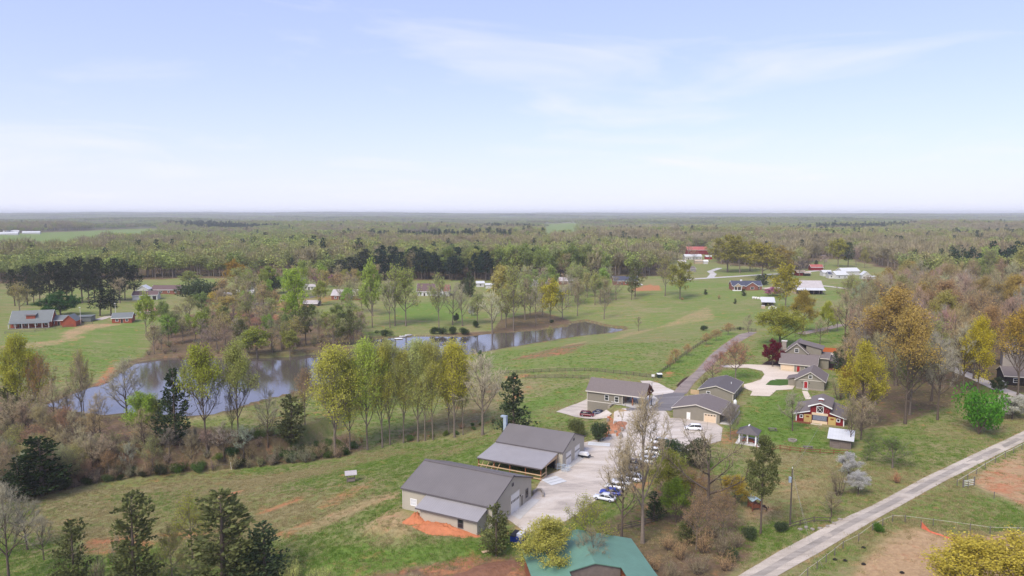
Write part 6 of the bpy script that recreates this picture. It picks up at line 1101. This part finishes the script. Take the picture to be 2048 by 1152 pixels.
T('cedar',85,992,876,120,(48,62,34),'largest dark cedar of the left thicket',var=0); T('cedar',40,1000,915,76,(44,58,34),'dark cedar overlapping the largest one at left',var=1); T('cedar',20,850,752,46,DK,'dark cedar at the left edge above the thicket',var=2)
T('sparse',610,850,748,50,TANB,'thin budding tree on the dam')
wr = random.Random(11)
def scatter(n, poly, kinds, label, group, hm=(9, 15), ratio=(.55, .8), mind=3.5, name=None, cat='tree', seed=0):
    Q = wpoly(poly); rg = random.Random(seed); pts = []; tries = 0
    lo, hi = Q.min(0), Q.max(0)
    while len(pts) < n and tries < n * 60:
        tries += 1; x, y = rg.uniform(lo[0], hi[0]), rg.uniform(lo[1], hi[1])
        if sdf_poly(Q, np.array([x]), np.array([y]))[0] > 0 or any((x - a_) ** 2 + (y - b_) ** 2 < mind ** 2 for a_, b_ in pts): continue
        pts.append((x, y)); kd, cl = rg.choice(kinds); h = rg.uniform(*hm); c_ = [max(0, min(255, v + rg.randint(-9, 9))) for v in cl]
        nm = name or ('cedar_tree' if kd == 'cedar' else 'pine_tree' if kd.startswith('pine') else 'bare_tree' if kd.startswith('bare') else 'spring_tree')
        place(kd, (x, y, gz(x, y)), h, h * rg.uniform(*ratio), lin(*c_), nm, label[kd] if isinstance(label, dict) else label, cat, group if isinstance(group, str) else group[kd])
# left hollow
scatter(74,[(-40,985),(-40,862),(100,876),(250,898),(400,908),(520,905),(560,913),(440,930),(250,952),(90,985)],[('bare',BR),('bare',BRP),('bare',GRY),('bare_tall',BR),('sparse',SG),('sparse',TANB)],
  {'bare':'grey brown bare tree in the thicket below the lake at left','bare_tall':'slim bare tree in the thicket below the lake at left','sparse':'thinly leaved tree in the thicket below the lake at left'},
  {'bare':'bare trees of the left thicket','bare_tall':'slim bare trees of the left thicket','sparse':'budding trees of the left thicket'},(6,10.5),(.6,.9),3.2,seed=1)
scatter(120,[(40,995),(60,930),(330,880),(560,872),(700,880),(700,912),(440,934),(220,962)],[('thicket',BR),('thicket',BRP)],'leafless undergrowth bush along the lower edge of the left thicket','undergrowth of the left thicket',(2.2,4.5),(.9,1.3),2.3,'bare_shrub','shrub',2)
scatter(44,[(100,985),(220,955),(420,915),(640,890),(720,895),(690,912),(440,934),(220,964)],[('shrub',(70,88,44)),('shrub',(58,74,42)),('shrub',(92,104,56))],'green undergrowth bush along the lower edge of the left thicket','green undergrowth of the left thicket',(1.8,3.6),(1,1.5),3,'green_bush','bush',3)
scatter(16,[(640,905),(750,885),(960,862),(990,840),(860,868),(740,880)],[('shrub',(88,104,50)),('thicket',TANB)],'low bush at the feet of the tall tree row','bushes under the tall tree row',(1,2.2),(1,1.5),3,'green_bush','bush',4)
# far shore wood
scatter(76,[(300,712),(330,650),(420,630),(560,640),(700,650),(742,684),(650,703),(520,713),(440,713)],[('bare_far',BR),('bare_far',BRP),('bare_far',(124,108,88)),('sparse_far',SG),('sparse_far',(154,158,92)),('leafy_far',(140,150,76)),('sparse_far',(166,160,108)),('leafy_far',(132,140,80))],
  {'bare_far':'bare tree in the wood on the far lake bank','sparse_far':'budding tree in the wood on the far lake bank','leafy_far':'green tree in the wood on the far lake bank'},
  {'bare_far':'bare trees on the far lake bank','sparse_far':'budding trees on the far lake bank','leafy_far':'green trees on the far lake bank'},(9,15),(.5,.75),4.5,seed=5)
scatter(48,[(290,714),(330,680),(500,695),(740,672),(748,688),(650,705),(500,716)],[('thicket',BR),('thicket',(120,102,82))],'leafless bush along the far lake bank','bushes on the far lake bank',(2,4),(.9,1.3),3.5,'bare_shrub','shrub',6)
T('leafy_far',515,716,660,66,(138,146,60),'wide olive green tree at the water below the far bank wood',var=1); T('leafy_far',580,714,664,40,(140,142,70),'drooping olive tree at the water right of the wide olive one',var=2)
T('leafy_far',592,652,548,50,(150,170,66),'light green tree in front of the metal roofed long building',var=0); T('leafy_far',585,655,600,38,LIME,'small lime green tree on the far bank',var=3)
T('pine_far',612,690,612,30,DK,'dark pine in the far bank wood'); T('pine_far',480,690,640,26,DK,'smaller dark pine in the far bank wood'); T('pine_far',700,690,620,20,DK,'thin dark pine at the right of the far bank wood')
T('bare_far',500,650,570,50,BR,'bare tree with dark limbs left of the light green tree'); T('sparse_far',455,640,596,60,(180,160,84),'yellowish tree above the far bank'); T('leafy_far',430,612,585,30,(190,170,80),'yellow flowering tree beside the round dark evergreens',var=2)
T('leafy_far',475,582,527,48,(156,128,54),'rounded golden tree behind the far bank houses',var=1)
T('shrub',398,602,552,62,DK2,'large dark rounded evergreen beside the ranch houses','evergreen_tree'); T('shrub',422,600,562,40,DK2,'lower dark rounded evergreen right of the large one','evergreen_tree'); T('shrub',375,600,566,36,DK2,'lower dark rounded evergreen left of the large one','evergreen_tree')
T('shrub',548,587,549,42,DK2,'dark round evergreen beside the small white house','evergreen_tree'); T('leafy_far',378,572,545,40,(140,146,80),'pale rounded tree behind the ranch houses',var=3)
T('dense',122,632,590,76,(62,98,48),'rounded bright green tree behind the red log house'); T('sparse_far',40,630,572,42,(160,150,90),'pale tree behind the log house chimney end'); T('leafy_far',292,672,596,42,(150,164,70),'light green tree beside the small red cabin',var=1)
for i,(x,y,t_,w_) in enumerate(sorted([(30,612,540,30),(55,610,533,34),(80,612,530,32),(100,610,526,34),(122,608,524,34),(145,606,520,36),(165,606,516,38),(190,604,520,34),(205,604,517,38),(228,602,519,36),(250,600,524,30),(270,598,531,26),(178,606,530,30),(68,611,545,26),(135,607,540,30),(240,603,545,26)])): T('pine_far',x,y,t_,w_,(62,68,50),nth[i]+' from the left of the tall pines behind the red log house',group='pine grove behind the log house')
T('pine_far',200,632,578,40,(44,54,40),'dark pine left of the small red cabin'); T('pine_far',222,632,580,36,(44,54,40),'dark pine just behind the small red cabin'); T('bare_far',240,606,558,40,BRP,'bare tree left of the white barn')
# lake lawn trees
lk=[('leafy_far',745,655,536,46,(150,166,78)),('bare_far',780,656,560,30,GRY),('sparse_far',790,652,543,48,(156,166,84)),('sparse_far',812,652,548,56,(150,160,80)),('sparse_far',878,658,560,40,(156,164,96)),('bare_far',905,650,570,44,GRY),('bare_far',925,652,575,40,GRY),('bare_far',985,666,590,56,(160,158,128)),('sparse_far',1027,662,544,50,(156,160,90)),('leafy_far',1003,640,542,50,(170,160,90)),('bare_far',1050,640,562,44,BR),('bare_far',1072,650,575,36,GRY),('leafy_far',1100,642,568,48,(172,164,58)),('bare_far',1125,640,580,36,GRY),('sparse_far',1060,636,580,40,SG),('bare_far',1155,632,570,34,BR),('sparse_far',955,650,590,40,(150,160,92)),('bare_far',700,650,590,34,BR),('sparse_far',1012,655,585,44,(140,146,80)),('bare_far',1085,630,568,34,BR)]
nth_=['first','second','third','fourth','fifth','sixth','seventh','eighth','ninth','tenth','eleventh','twelfth']
for i,(k,x,y,t_,w_,c_) in enumerate(sorted(lk,key=lambda a:a[1])):
    side='left part' if i<len(lk)//2 else 'right part'; T(k,x,y,t_,w_,c_,('bare' if k=='bare_far' else 'light green')+' tree on the far lake shore, '+nth[i%10]+' from left in its '+side)
T('cedar',940,594,545,30,DK2,'tall dark conifer right of the white brown roofed house',var=2); T('dense',928,585,560,22,(90,92,60),'brown green shrub beside the tall dark conifer','shrub','shrub')
T('dense',913,645,628,12,DK2,'small dark shrub on the lake lawn','evergreen_bush','bush'); T('dense',943,632,612,12,WHT,'little white blossoming tree on the lake lawn')
for i,(x,y,w_) in enumerate([(770,672,26),(868,668,22),(885,668,22),(905,668,24),(925,669,24),(952,655,18)]): T('shrub',x,y,y-16,w_,(62,78,46),'dark green bush on the far edge of the water','green_bush','bush','bushes on the far edge of the water')
T('shrub',1103,646,638,10,DK2,'little dark bush under the yellow lakeside tree','green_bush','bush')
T('dense',640,568,550,30,(160,108,132),'pink redbud behind the long metal roofed building'); T('dense',662,566,552,24,(160,108,132),'smaller pink redbud behind the long metal roofed building')
scatter(40,[(985,632),(1000,580),(1130,574),(1235,585),(1215,615),(1140,618),(1080,612)],[('bare_far',GRY),('bare_far',BRP),('sparse_far',(160,160,104)),('sparse_far',(150,158,92)),('leafy_far',(150,160,78))],
  {'bare_far':'grey bare tree in the grove between the long white house and the lake','sparse_far':'budding tree in the grove between the long white house and the lake','leafy_far':'green tree in the grove between the long white house and the lake'},
  {'bare_far':'bare trees of the lakeside grove','sparse_far':'budding trees of the lakeside grove','leafy_far':'green trees of the lakeside grove'},(13,21),(.5,.7),4.5,seed=15)
scatter(48,[(430,640),(470,575),(620,572),(760,575),(760,640),(640,625),(520,632)],[('bare_far',BRP),('sparse_far',(160,160,104)),('sparse_far',(176,160,104)),('leafy_far',(150,160,78))],
  {'bare_far':'bare tree among the houses across the lake','sparse_far':'budding tree among the houses across the lake','leafy_far':'green tree among the houses across the lake'},
  {'bare_far':'bare trees among the far houses','sparse_far':'budding trees among the far houses','leafy_far':'green trees among the far houses'},(11,19),(.5,.7),5.5,seed=16)
scatter(30,[(1345,560),(1350,500),(1420,498),(1440,520),(1600,530),(1640,512),(1760,520),(1790,545),(1620,545),(1590,560),(1440,545),(1400,512)],[('bare_far',BRP),('sparse_far',(160,156,100)),('leafy_far',(150,150,74)),('bare_far',GRY)],
  {'bare_far':'bare tree around the distant farm buildings on the right','sparse_far':'budding tree around the distant farm buildings on the right','leafy_far':'olive tree around the distant farm buildings on the right'},
  {'bare_far':'bare trees around the distant farms','sparse_far':'budding trees around the distant farms','leafy_far':'olive trees around the distant farms'},(12,20),(.5,.75),7,seed=17)
for i,(x_,y_,t_,w_) in enumerate(sorted([(110,862,770,60),(140,858,780,50),(60,872,790,60),(200,866,790,46),(30,880,800,60)])): T('bare',x_,y_,t_,w_,BRP,nth[i]+' from the left of the bare trees crowding the left tip of the lake',group='bare trees at the left tip of the lake')
# pine stand beyond the lake houses
for i in range(46):
    rx = wr.uniform(742, 972); ry = wr.uniform(547, 562); T('pine_far',rx,ry,ry-wr.uniform(46,60),wr.uniform(22,30),(46,62,50),'dark pine of the dense stand behind the brown roofed house',group='dense pine stand behind the brown roofed house')
for i,(x,y,t_,w_) in enumerate([(680,560,520,30),(700,562,515,34),(722,560,505,34),(735,562,500,32)]): T('pine_far',x,y,t_,w_,(54,62,50),'dark pine left of the dense stand',group='loose pines left of the stand')
# right woods
RW=[(1712,858),(1700,790),(1695,705),(1720,650),(1770,600),(1830,585),(2060,590),(2110,790),(2010,745),(1960,760),(1900,806),(1830,836),(1775,850)]
scatter(120,RW,[('bare',BRP),('bare',(152,138,112)),('bare',(144,128,104)),('bare_tall',BRP),('bare',GRY),('topleaf',(168,146,84)),('sparse',(172,156,104)),('sparse',(156,152,96)),('sparse',(168,146,116)),('topleaf',(160,142,98))],
  {'bare':'grey brown bare tree in the woods on the right','bare_tall':'slim upright bare tree in the woods on the right','topleaf':'gold topped tree in the woods on the right','sparse':'thinly budding tree in the woods on the right'},
  {'bare':'bare trees of the right woods','bare_tall':'slim bare trees of the right woods','topleaf':'gold topped trees of the right woods','sparse':'budding trees of the right woods'},(16,23),(.5,.7),5.2,seed=7)
T('topleaf',1792,772,600,120,(172,146,80),'large golden crowned tree at the edge of the right woods',var=0); T('topleaf',1810,848,650,96,(172,148,82),'orange gold tree in front of the right woods',var=1); T('leafy',1955,790,655,64,(184,170,52),'bright yellow tree in front of the grey house',var=1)
T('bare',1875,840,690,70,GRY,'pale trunked bare tree at the front of the right woods',var=1); T('topleaf',2035,800,640,80,(176,148,64),'gold tinged tree at the right edge before the dark house',var=2)
T('dense',1995,785,757,30,DK2,'dark shrub in front of the dark house at the right edge','evergreen_bush','bush')
# ---------------------------------------------------------------- far woods
def lowtree(seed, kind):
    rg = np.random.default_rng(seed); t = TM(); H = 17.
    def blob(cz, rz, rxy, n_, sz, up=0, off=(0, 0)):
        for _ in range(n_):
            d = nrm(rg.normal(size=3)); r = rg.random() ** .4; p = np.array([off[0] + d[0] * rxy * r, off[1] + d[1] * rxy * r, cz + d[2] * rz * r])
            if up: e_ = p + nrm(d * .8 + np.array([0, 0, 1.])) * sz * 2.2; h = nrm(np.cross(e_ - p, rg.normal(size=3))) * sz * .13; t.put(np.array([p - h, p + h, e_]), [(0, 1, 2)])
            else: t.leaf(p, sz * rg.uniform(.7, 1.3), rg)
    if kind == 'green':
        for _ in range(5): blob(H * rg.uniform(.46, .8), H * .19, 2.9, 90, .95, 0, rg.normal(size=2) * 2.3)
    elif kind == 'bare': [blob(H * rg.uniform(.5, .78), H * .22, 3.0, 150, .95, 1, rg.normal(size=2) * 2.0) for _ in range(4)]
    elif kind == 'pine':
        for k_ in range(6): blob(H * (.5 + .09 * k_), 1.3, 3.4 - .4 * k_, 34, .9)
    else:
        for _ in range(4): o_ = rg.normal(size=2) * 2.1; z_ = H * rg.uniform(.48, .78); blob(z_, H * .2, 3.0, 46, .85, 0, o_); blob(z_, H * .22, 3.1, 80, .95, 1, o_)
    t2 = TM(); t2.tube([np.array([0, 0, -.5]), np.array([.2, .1, H * .45]), np.array([0, .2, H * .86])], [.26, .17, .05], 4)
    return t, t2
GREENS = [lin(132, 144, 78), lin(154, 166, 90), lin(140, 148, 92), lin(164, 166, 94), lin(122, 136, 74), lin(158, 154, 92)]; BROWNS = [lin(142, 132, 104), lin(152, 140, 112), lin(136, 128, 100), lin(156, 146, 110), lin(144, 128, 106)]; MIXC = [lin(150, 150, 96), lin(142, 148, 88), lin(160, 150, 102), lin(148, 140, 98)]; PINES = [lin(44, 62, 46), lin(56, 70, 50), lin(50, 66, 54)]
FM = {'green': far_foliage_mat('far_green', GREENS), 'bare': far_foliage_mat('far_bare', BROWNS, 0), 'pine': far_foliage_mat('far_pine', PINES, .1), 'mix': far_foliage_mat('far_mix', MIXC, .15)}
M_ftrunk = mat('far_trunk', lin(138, 126, 114), .95, .2, 1)
def proto_collection(kind, n_):
    col = bpy.data.collections.new('woodland_' + kind)
    for i in range(n_):
        a, b_ = lowtree(300 + i * 7 + len(kind), kind); va, ta = a.arrays(); vb, tb = b_.arrays(); me = tri_mesh('wood_' + kind, np.vstack([va, vb]), np.vstack([ta, tb + len(va)]), [FM[kind], M_ftrunk])
        mi = np.zeros(len(me.polygons), np.int32); mi[len(ta):] = 1; me.polygons.foreach_set('material_index', mi); col.objects.link(bpy.data.objects.new('wood_' + kind, me))
    return col
def patch_collection():                                  # 50 m of canopy for the woods kilometres away
    col = bpy.data.collections.new('woodland_patch')
    for i in range(4):
        rg = np.random.default_rng(500 + i); t = TM()
        for _ in range(34):
            c = rg.uniform(-25, 25, 2); hh = rg.uniform(12, 19); rr = rg.uniform(3, 5)
            for _k in range(26): d = nrm(rg.normal(size=3)); d[2] = abs(d[2]) * 1.2 - .25; t.leaf(np.array([c[0], c[1], hh * .66]) + d * np.array([rr, rr, hh * .34]), rg.uniform(2.0, 3.4), rg)
        me = t.mesh('canopy', FM['patch']); col.objects.link(bpy.data.objects.new('canopy', me))
    return col
FM['patch'] = far_foliage_mat('far_patch', [lin(118, 124, 78), lin(142, 154, 88), lin(128, 134, 86), lin(138, 128, 98), lin(112, 126, 76), lin(148, 154, 96), lin(130, 124, 92), lin(74, 90, 62)], .15)
def scatter_gn(name, label, col, pts, scl, rot):
    me = bpy.data.meshes.new(name); me.vertices.add(len(pts)); me.vertices.foreach_set('co', np.asarray(pts, np.float32).ravel())
    a = me.attributes.new('size', 'FLOAT_VECTOR', 'POINT'); a.data.foreach_set('vector', np.asarray(scl, np.float32).ravel()); a = me.attributes.new('turn', 'FLOAT', 'POINT'); a.data.foreach_set('value', np.asarray(rot, np.float32))
    o = bpy.data.objects.new(name, me); C.objects.link(o); tag(o, label, 'woods', None, 'stuff')
    ng = bpy.data.node_groups.new(name, 'GeometryNodeTree'); ng.interface.new_socket('Geometry', in_out='INPUT', socket_type='NodeSocketGeometry'); ng.interface.new_socket('Geometry', in_out='OUTPUT', socket_type='NodeSocketGeometry')
    n = ng.nodes; l = ng.links; gi = n.new('NodeGroupInput'); go = n.new('NodeGroupOutput'); ip = n.new('GeometryNodeInstanceOnPoints'); ci = n.new('GeometryNodeCollectionInfo'); ci.inputs['Collection'].default_value = col; ci.inputs['Separate Children'].default_value = True; ci.inputs['Reset Children'].default_value = True
    ip.inputs['Pick Instance'].default_value = True; sa = n.new('GeometryNodeInputNamedAttribute'); sa.data_type = 'FLOAT_VECTOR'; sa.inputs[0].default_value = 'size'; ra = n.new('GeometryNodeInputNamedAttribute'); ra.data_type = 'FLOAT'; ra.inputs[0].default_value = 'turn'; cx = n.new('ShaderNodeCombineXYZ'); l.new(ra.outputs[0], cx.inputs[2])
    rv = n.new('FunctionNodeRandomValue'); rv.data_type = 'INT'; rv.inputs[4].default_value = 0; rv.inputs[5].default_value = 50
    l.new(gi.outputs[0], ip.inputs['Points']); l.new(ci.outputs[0], ip.inputs['Instance']); l.new(sa.outputs[0], ip.inputs['Scale']); l.new(cx.outputs[0], ip.inputs['Rotation']); l.new(rv.outputs[2], ip.inputs['Instance Index']); l.new(ip.outputs[0], go.inputs[0])
    o.modifiers.new('scatter', 'NODES').node_group = ng; return o
rgw = np.random.default_rng(77)
def ring(d0, d1, sp_, half=.86):
    n_ = int(half * (d1 ** 2 - d0 ** 2) / sp_ ** 2); r = np.sqrt(rgw.uniform(d0 ** 2, d1 ** 2, n_)); t = rgw.uniform(-half, half, n_); return r * np.sin(t), r * np.cos(t)
def woods_ok(x, y, z):
    px_, py_ = proj_v(x, y, z); ok = py_ < np.interp(px_, _tx, _ty) - 1
    for P in fields_w + [q for q in DRAPED if q[:, 1].max() < 700]: ok &= sdf_poly(P, x, y) > 4
    return ok
def vnoise(x, y, s): return .5 + .25 * np.sin(x / s + 1.7 * np.sin(y / s * .83 + .4)) + .25 * np.sin(y / s * 1.13 + 1.3 * np.sin(x / s * .71 + 2))
X0, Y0 = ring(210, 380, 9.5); p0x, p0y = proj_v(X0, Y0, gzv(X0, Y0)); o0 = (p0x > 2085) | (p0x < -90); X0, Y0 = X0[o0], Y0[o0]
X1, Y1 = ring(380, 1150, 10.0); X2, Y2 = ring(1150, 2700, 14.5); X = np.concatenate([X0, X1, X2]); Y = np.concatenate([Y0, Y1, Y2]); Z = gzv(X, Y); ok = woods_ok(X, Y, Z); X, Y, Z = X[ok], Y[ok], Z[ok]
dist = np.hypot(X, Y); order = np.argsort(dist); X, Y, Z, dist = X[order], Y[order], Z[order], dist[order]
PXw, PYw = proj_v(X, Y, Z); inv = (PXw > -20) & (PXw < 2068)
nz_ = .55 * vnoise(X, Y, 70) + .55 * vnoise(X + 900, Y + 200, 230) - .05 + rgw.normal(size=len(X)) * .16; pn = vnoise(X + 400, Y - 300, 150) + rgw.normal(size=len(X)) * .05
kd = np.where(nz_ > .44, 'green', np.where(nz_ > .29, 'mix', 'bare')); kd[pn > .83] = 'pine'; kd[rgw.random(len(X)) < .03] = 'pine'
kd[(PXw < 760) & (dist < 900) & (kd == 'bare') & (rgw.random(len(X)) < .45)] = 'mix'
hs = rgw.uniform(18, 27, len(X)) * (.78 + .4 * vnoise(X, Y, 60)); hs[dist > 1200] *= 1.05
# the nearest ones of the wood edge are trees of their own
ind = np.zeros(len(X), bool); cnt = 0
for i in range(len(X)):
    if cnt >= 80: break
    if inv[i]: ind[i] = True; cnt += 1
KM = {'green': ('leafy_far', GREENS, 'spring_tree', 'fresh green tree along the front of the far woods', 'green trees of the far wood edge'), 'bare': ('bare_far', BROWNS, 'bare_tree', 'grey brown bare tree along the front of the far woods', 'bare trees of the far wood edge'), 'mix': ('sparse_far', MIXC, 'spring_tree', 'thinly budding tree along the front of the far woods', 'budding trees of the far wood edge'), 'pine': ('pine_far', PINES, 'pine_tree', 'single dark pine along the front of the far woods', 'pines of the far wood edge')}
for i in np.where(ind)[0]:
    k_, cl, nm, lb, gp = KM[kd[i]]; place(k_, (X[i], Y[i], Z[i]), hs[i], hs[i] * rgw.uniform(.5, .72), cl[rgw.integers(len(cl))], nm, lb, 'tree', gp)
for k_, lb in (('green', 'fresh green trees of the rolling far woods'), ('bare', 'leafless brown trees of the rolling far woods'), ('mix', 'thinly budding trees of the rolling far woods'), ('pine', 'dark pines scattered through the far woods')):
    s_ = (kd == k_) & ~ind; n_ = s_.sum(); sc_ = np.stack([hs[s_] / 17 * rgw.uniform(.95, 1.4, n_)] * 2 + [hs[s_] / 17], 1); scatter_gn('far_woods', lb, proto_collection(k_, 5), np.stack([X[s_], Y[s_], Z[s_]], 1), sc_, rgw.uniform(0, 6.28, n_))
xs, ys = [], []
sz_ = []
for d0, d1 in ((2600, 3000), (2900, 3900), (3900, 5400), (5400, 7600), (7600, 12500)):
    s_ = 40 * (d0 / 2400) ** .85; a, b_ = ring(d0, d1, s_); xs.append(a); ys.append(b_); sz_.append(np.full(len(a), s_ / 40))
X = np.concatenate(xs); Y = np.concatenate(ys); sz_ = np.concatenate(sz_); Z = gzv(X, Y); ok = np.ones(len(X), bool)
for P in fields_w: ok &= sdf_poly(P, X, Y) > 20
ok &= (vnoise(X, Y, 420) < .93)
X, Y, Z, sz_ = X[ok], Y[ok], Z[ok], sz_[ok]; n_ = len(X)
scatter_gn('distant_woods', 'hazy mixed woods stretching to the horizon', patch_collection(), np.stack([X, Y, Z - 1.5], 1), np.stack([sz_, sz_, rgw.uniform(.85, 1.15, n_)], 1), rgw.uniform(0, 6.28, n_))
# ---------------------------------------------------------------- rough grass on the near fields
def tufts(seed, n_, hgt, sp_):
    rg = np.random.default_rng(seed); t = TM()
    for _ in range(n_):
        p = np.array([*rg.normal(size=2) * sp_, 0]); d = nrm(np.array([*rg.normal(size=2) * .5, 1.])) * hgt * rg.uniform(.5, 1.2); h = nrm(np.array([*rg.normal(size=2), 0])) * .035; t.put(np.array([p - h, p + h, p + d]), [(0, 1, 2)])
    return t
GM = {'green': far_foliage_mat('grass_green', [lin(84, 112, 46), lin(118, 144, 62), lin(96, 128, 50), lin(132, 148, 74)], .3), 'tan': far_foliage_mat('grass_dry', [lin(150, 134, 96), lin(178, 162, 120), lin(134, 126, 84), lin(166, 148, 108)], .3)}
def grass_points(n_, seed):
    rg = np.random.default_rng(seed); py_ = 1170 - (1170 - 690) * rg.random(n_) ** .9; px_ = rg.uniform(-60, 2110, n_)
    k = (CAM_Z + 4) / np.tan(PITCH + np.arctan((py_ - 576) / FPX)); x = (px_ - 1024) / FPX * k * 1.02; y = k + rg.uniform(-6, 6, n_); ok = (y > 88) & (y < 330)
    x, y = x[ok], y[ok]; z = gzv(x, y); i = np.clip(np.searchsorted(GX, x), 0, len(GX) - 1); j = np.clip(np.searchsorted(GY, y), 0, len(GY) - 1); c = cov[j, i]
    ok = (S[j, i] > 1) & (rg.random(len(x)) > c[:, 0] * 1.1) & (rg.random(len(x)) > c[:, 2] * .8) & (rg.random(len(x)) > c[:, 3] * .92)
    for P in DRAPED:
        lo, hi = P.min(0) - 1, P.max(0) + 1; b_ = np.where(ok & (x > lo[0]) & (x < hi[0]) & (y > lo[1]) & (y < hi[1]))[0]
        if len(b_): ok[b_] &= sdf_poly(P, x[b_], y[b_]) > -.25
    for (x0, y0, r, u0, u1, v0, v1, pz) in PADS:
        U = (x - x0) * math.cos(r) + (y - y0) * math.sin(r); V = -(x - x0) * math.sin(r) + (y - y0) * math.cos(r); ok &= ~((U > u0 + 1) & (U < u1 - 1) & (V > v0 + 1) & (V < v1 - 1))
    return x[ok], y[ok], z[ok], c[ok]
gx_, gy_, gz_, gc_ = grass_points(120000, 9); lu = gc_[:, 1] + (vnoise(gx_, gy_, 7) - .5) * .9 + (vnoise(gx_ + 50, gy_, 23) - .5) * .9 - gc_[:, 3] * .5; isg = lu + rgw.normal(size=len(gx_)) * .2 > .5
for nm_, s_, lb in (('green', isg, 'green rough grass growing over the near pastures'), ('tan', ~isg, 'dry tan grass standing in the near pastures')):
    col = bpy.data.collections.new('grass_' + nm_)
    for i in range(3): me = tufts(700 + i, 26, .30, .30).mesh('tuft', GM[nm_]); col.objects.link(bpy.data.objects.new('tuft', me))
    n_ = int(s_.sum()); q_ = rgw.uniform(.5, 1.3, n_); scatter_gn('rough_grass', lb, col, np.stack([gx_[s_], gy_[s_], gz_[s_] - .02], 1), np.stack([q_, q_, q_ * rgw.uniform(.6, 1.1, n_)], 1), rgw.uniform(0, 6.28, n_))['category'] = 'grass'
# ---------------------------------------------------------------- haze in the air
hm = bpy.data.materials.new('haze'); hm.use_nodes = True; t = hm.node_tree; t.nodes.remove(t.nodes['Principled BSDF']); pv = t.nodes.new('ShaderNodeVolumePrincipled'); pv.inputs['Color'].default_value = (.94, .955, .975, 1); pv.inputs['Density'].default_value = HAZE; pv.inputs['Anisotropy'].default_value = 0; pv.inputs['Density Attribute'].default_value = ''; pv.inputs['Temperature Attribute'].default_value = ''; pv.inputs['Color Attribute'].default_value = ''
t.links.new(pv.outputs[0], t.nodes['Material Output'].inputs['Volume'])
hb = MB().box(-16200, 16200, -3000, 16800, -18, 92).build('haze', hm); tag(hb, 'pale haze in the air over the fields and woods', 'haze', None, 'stuff')
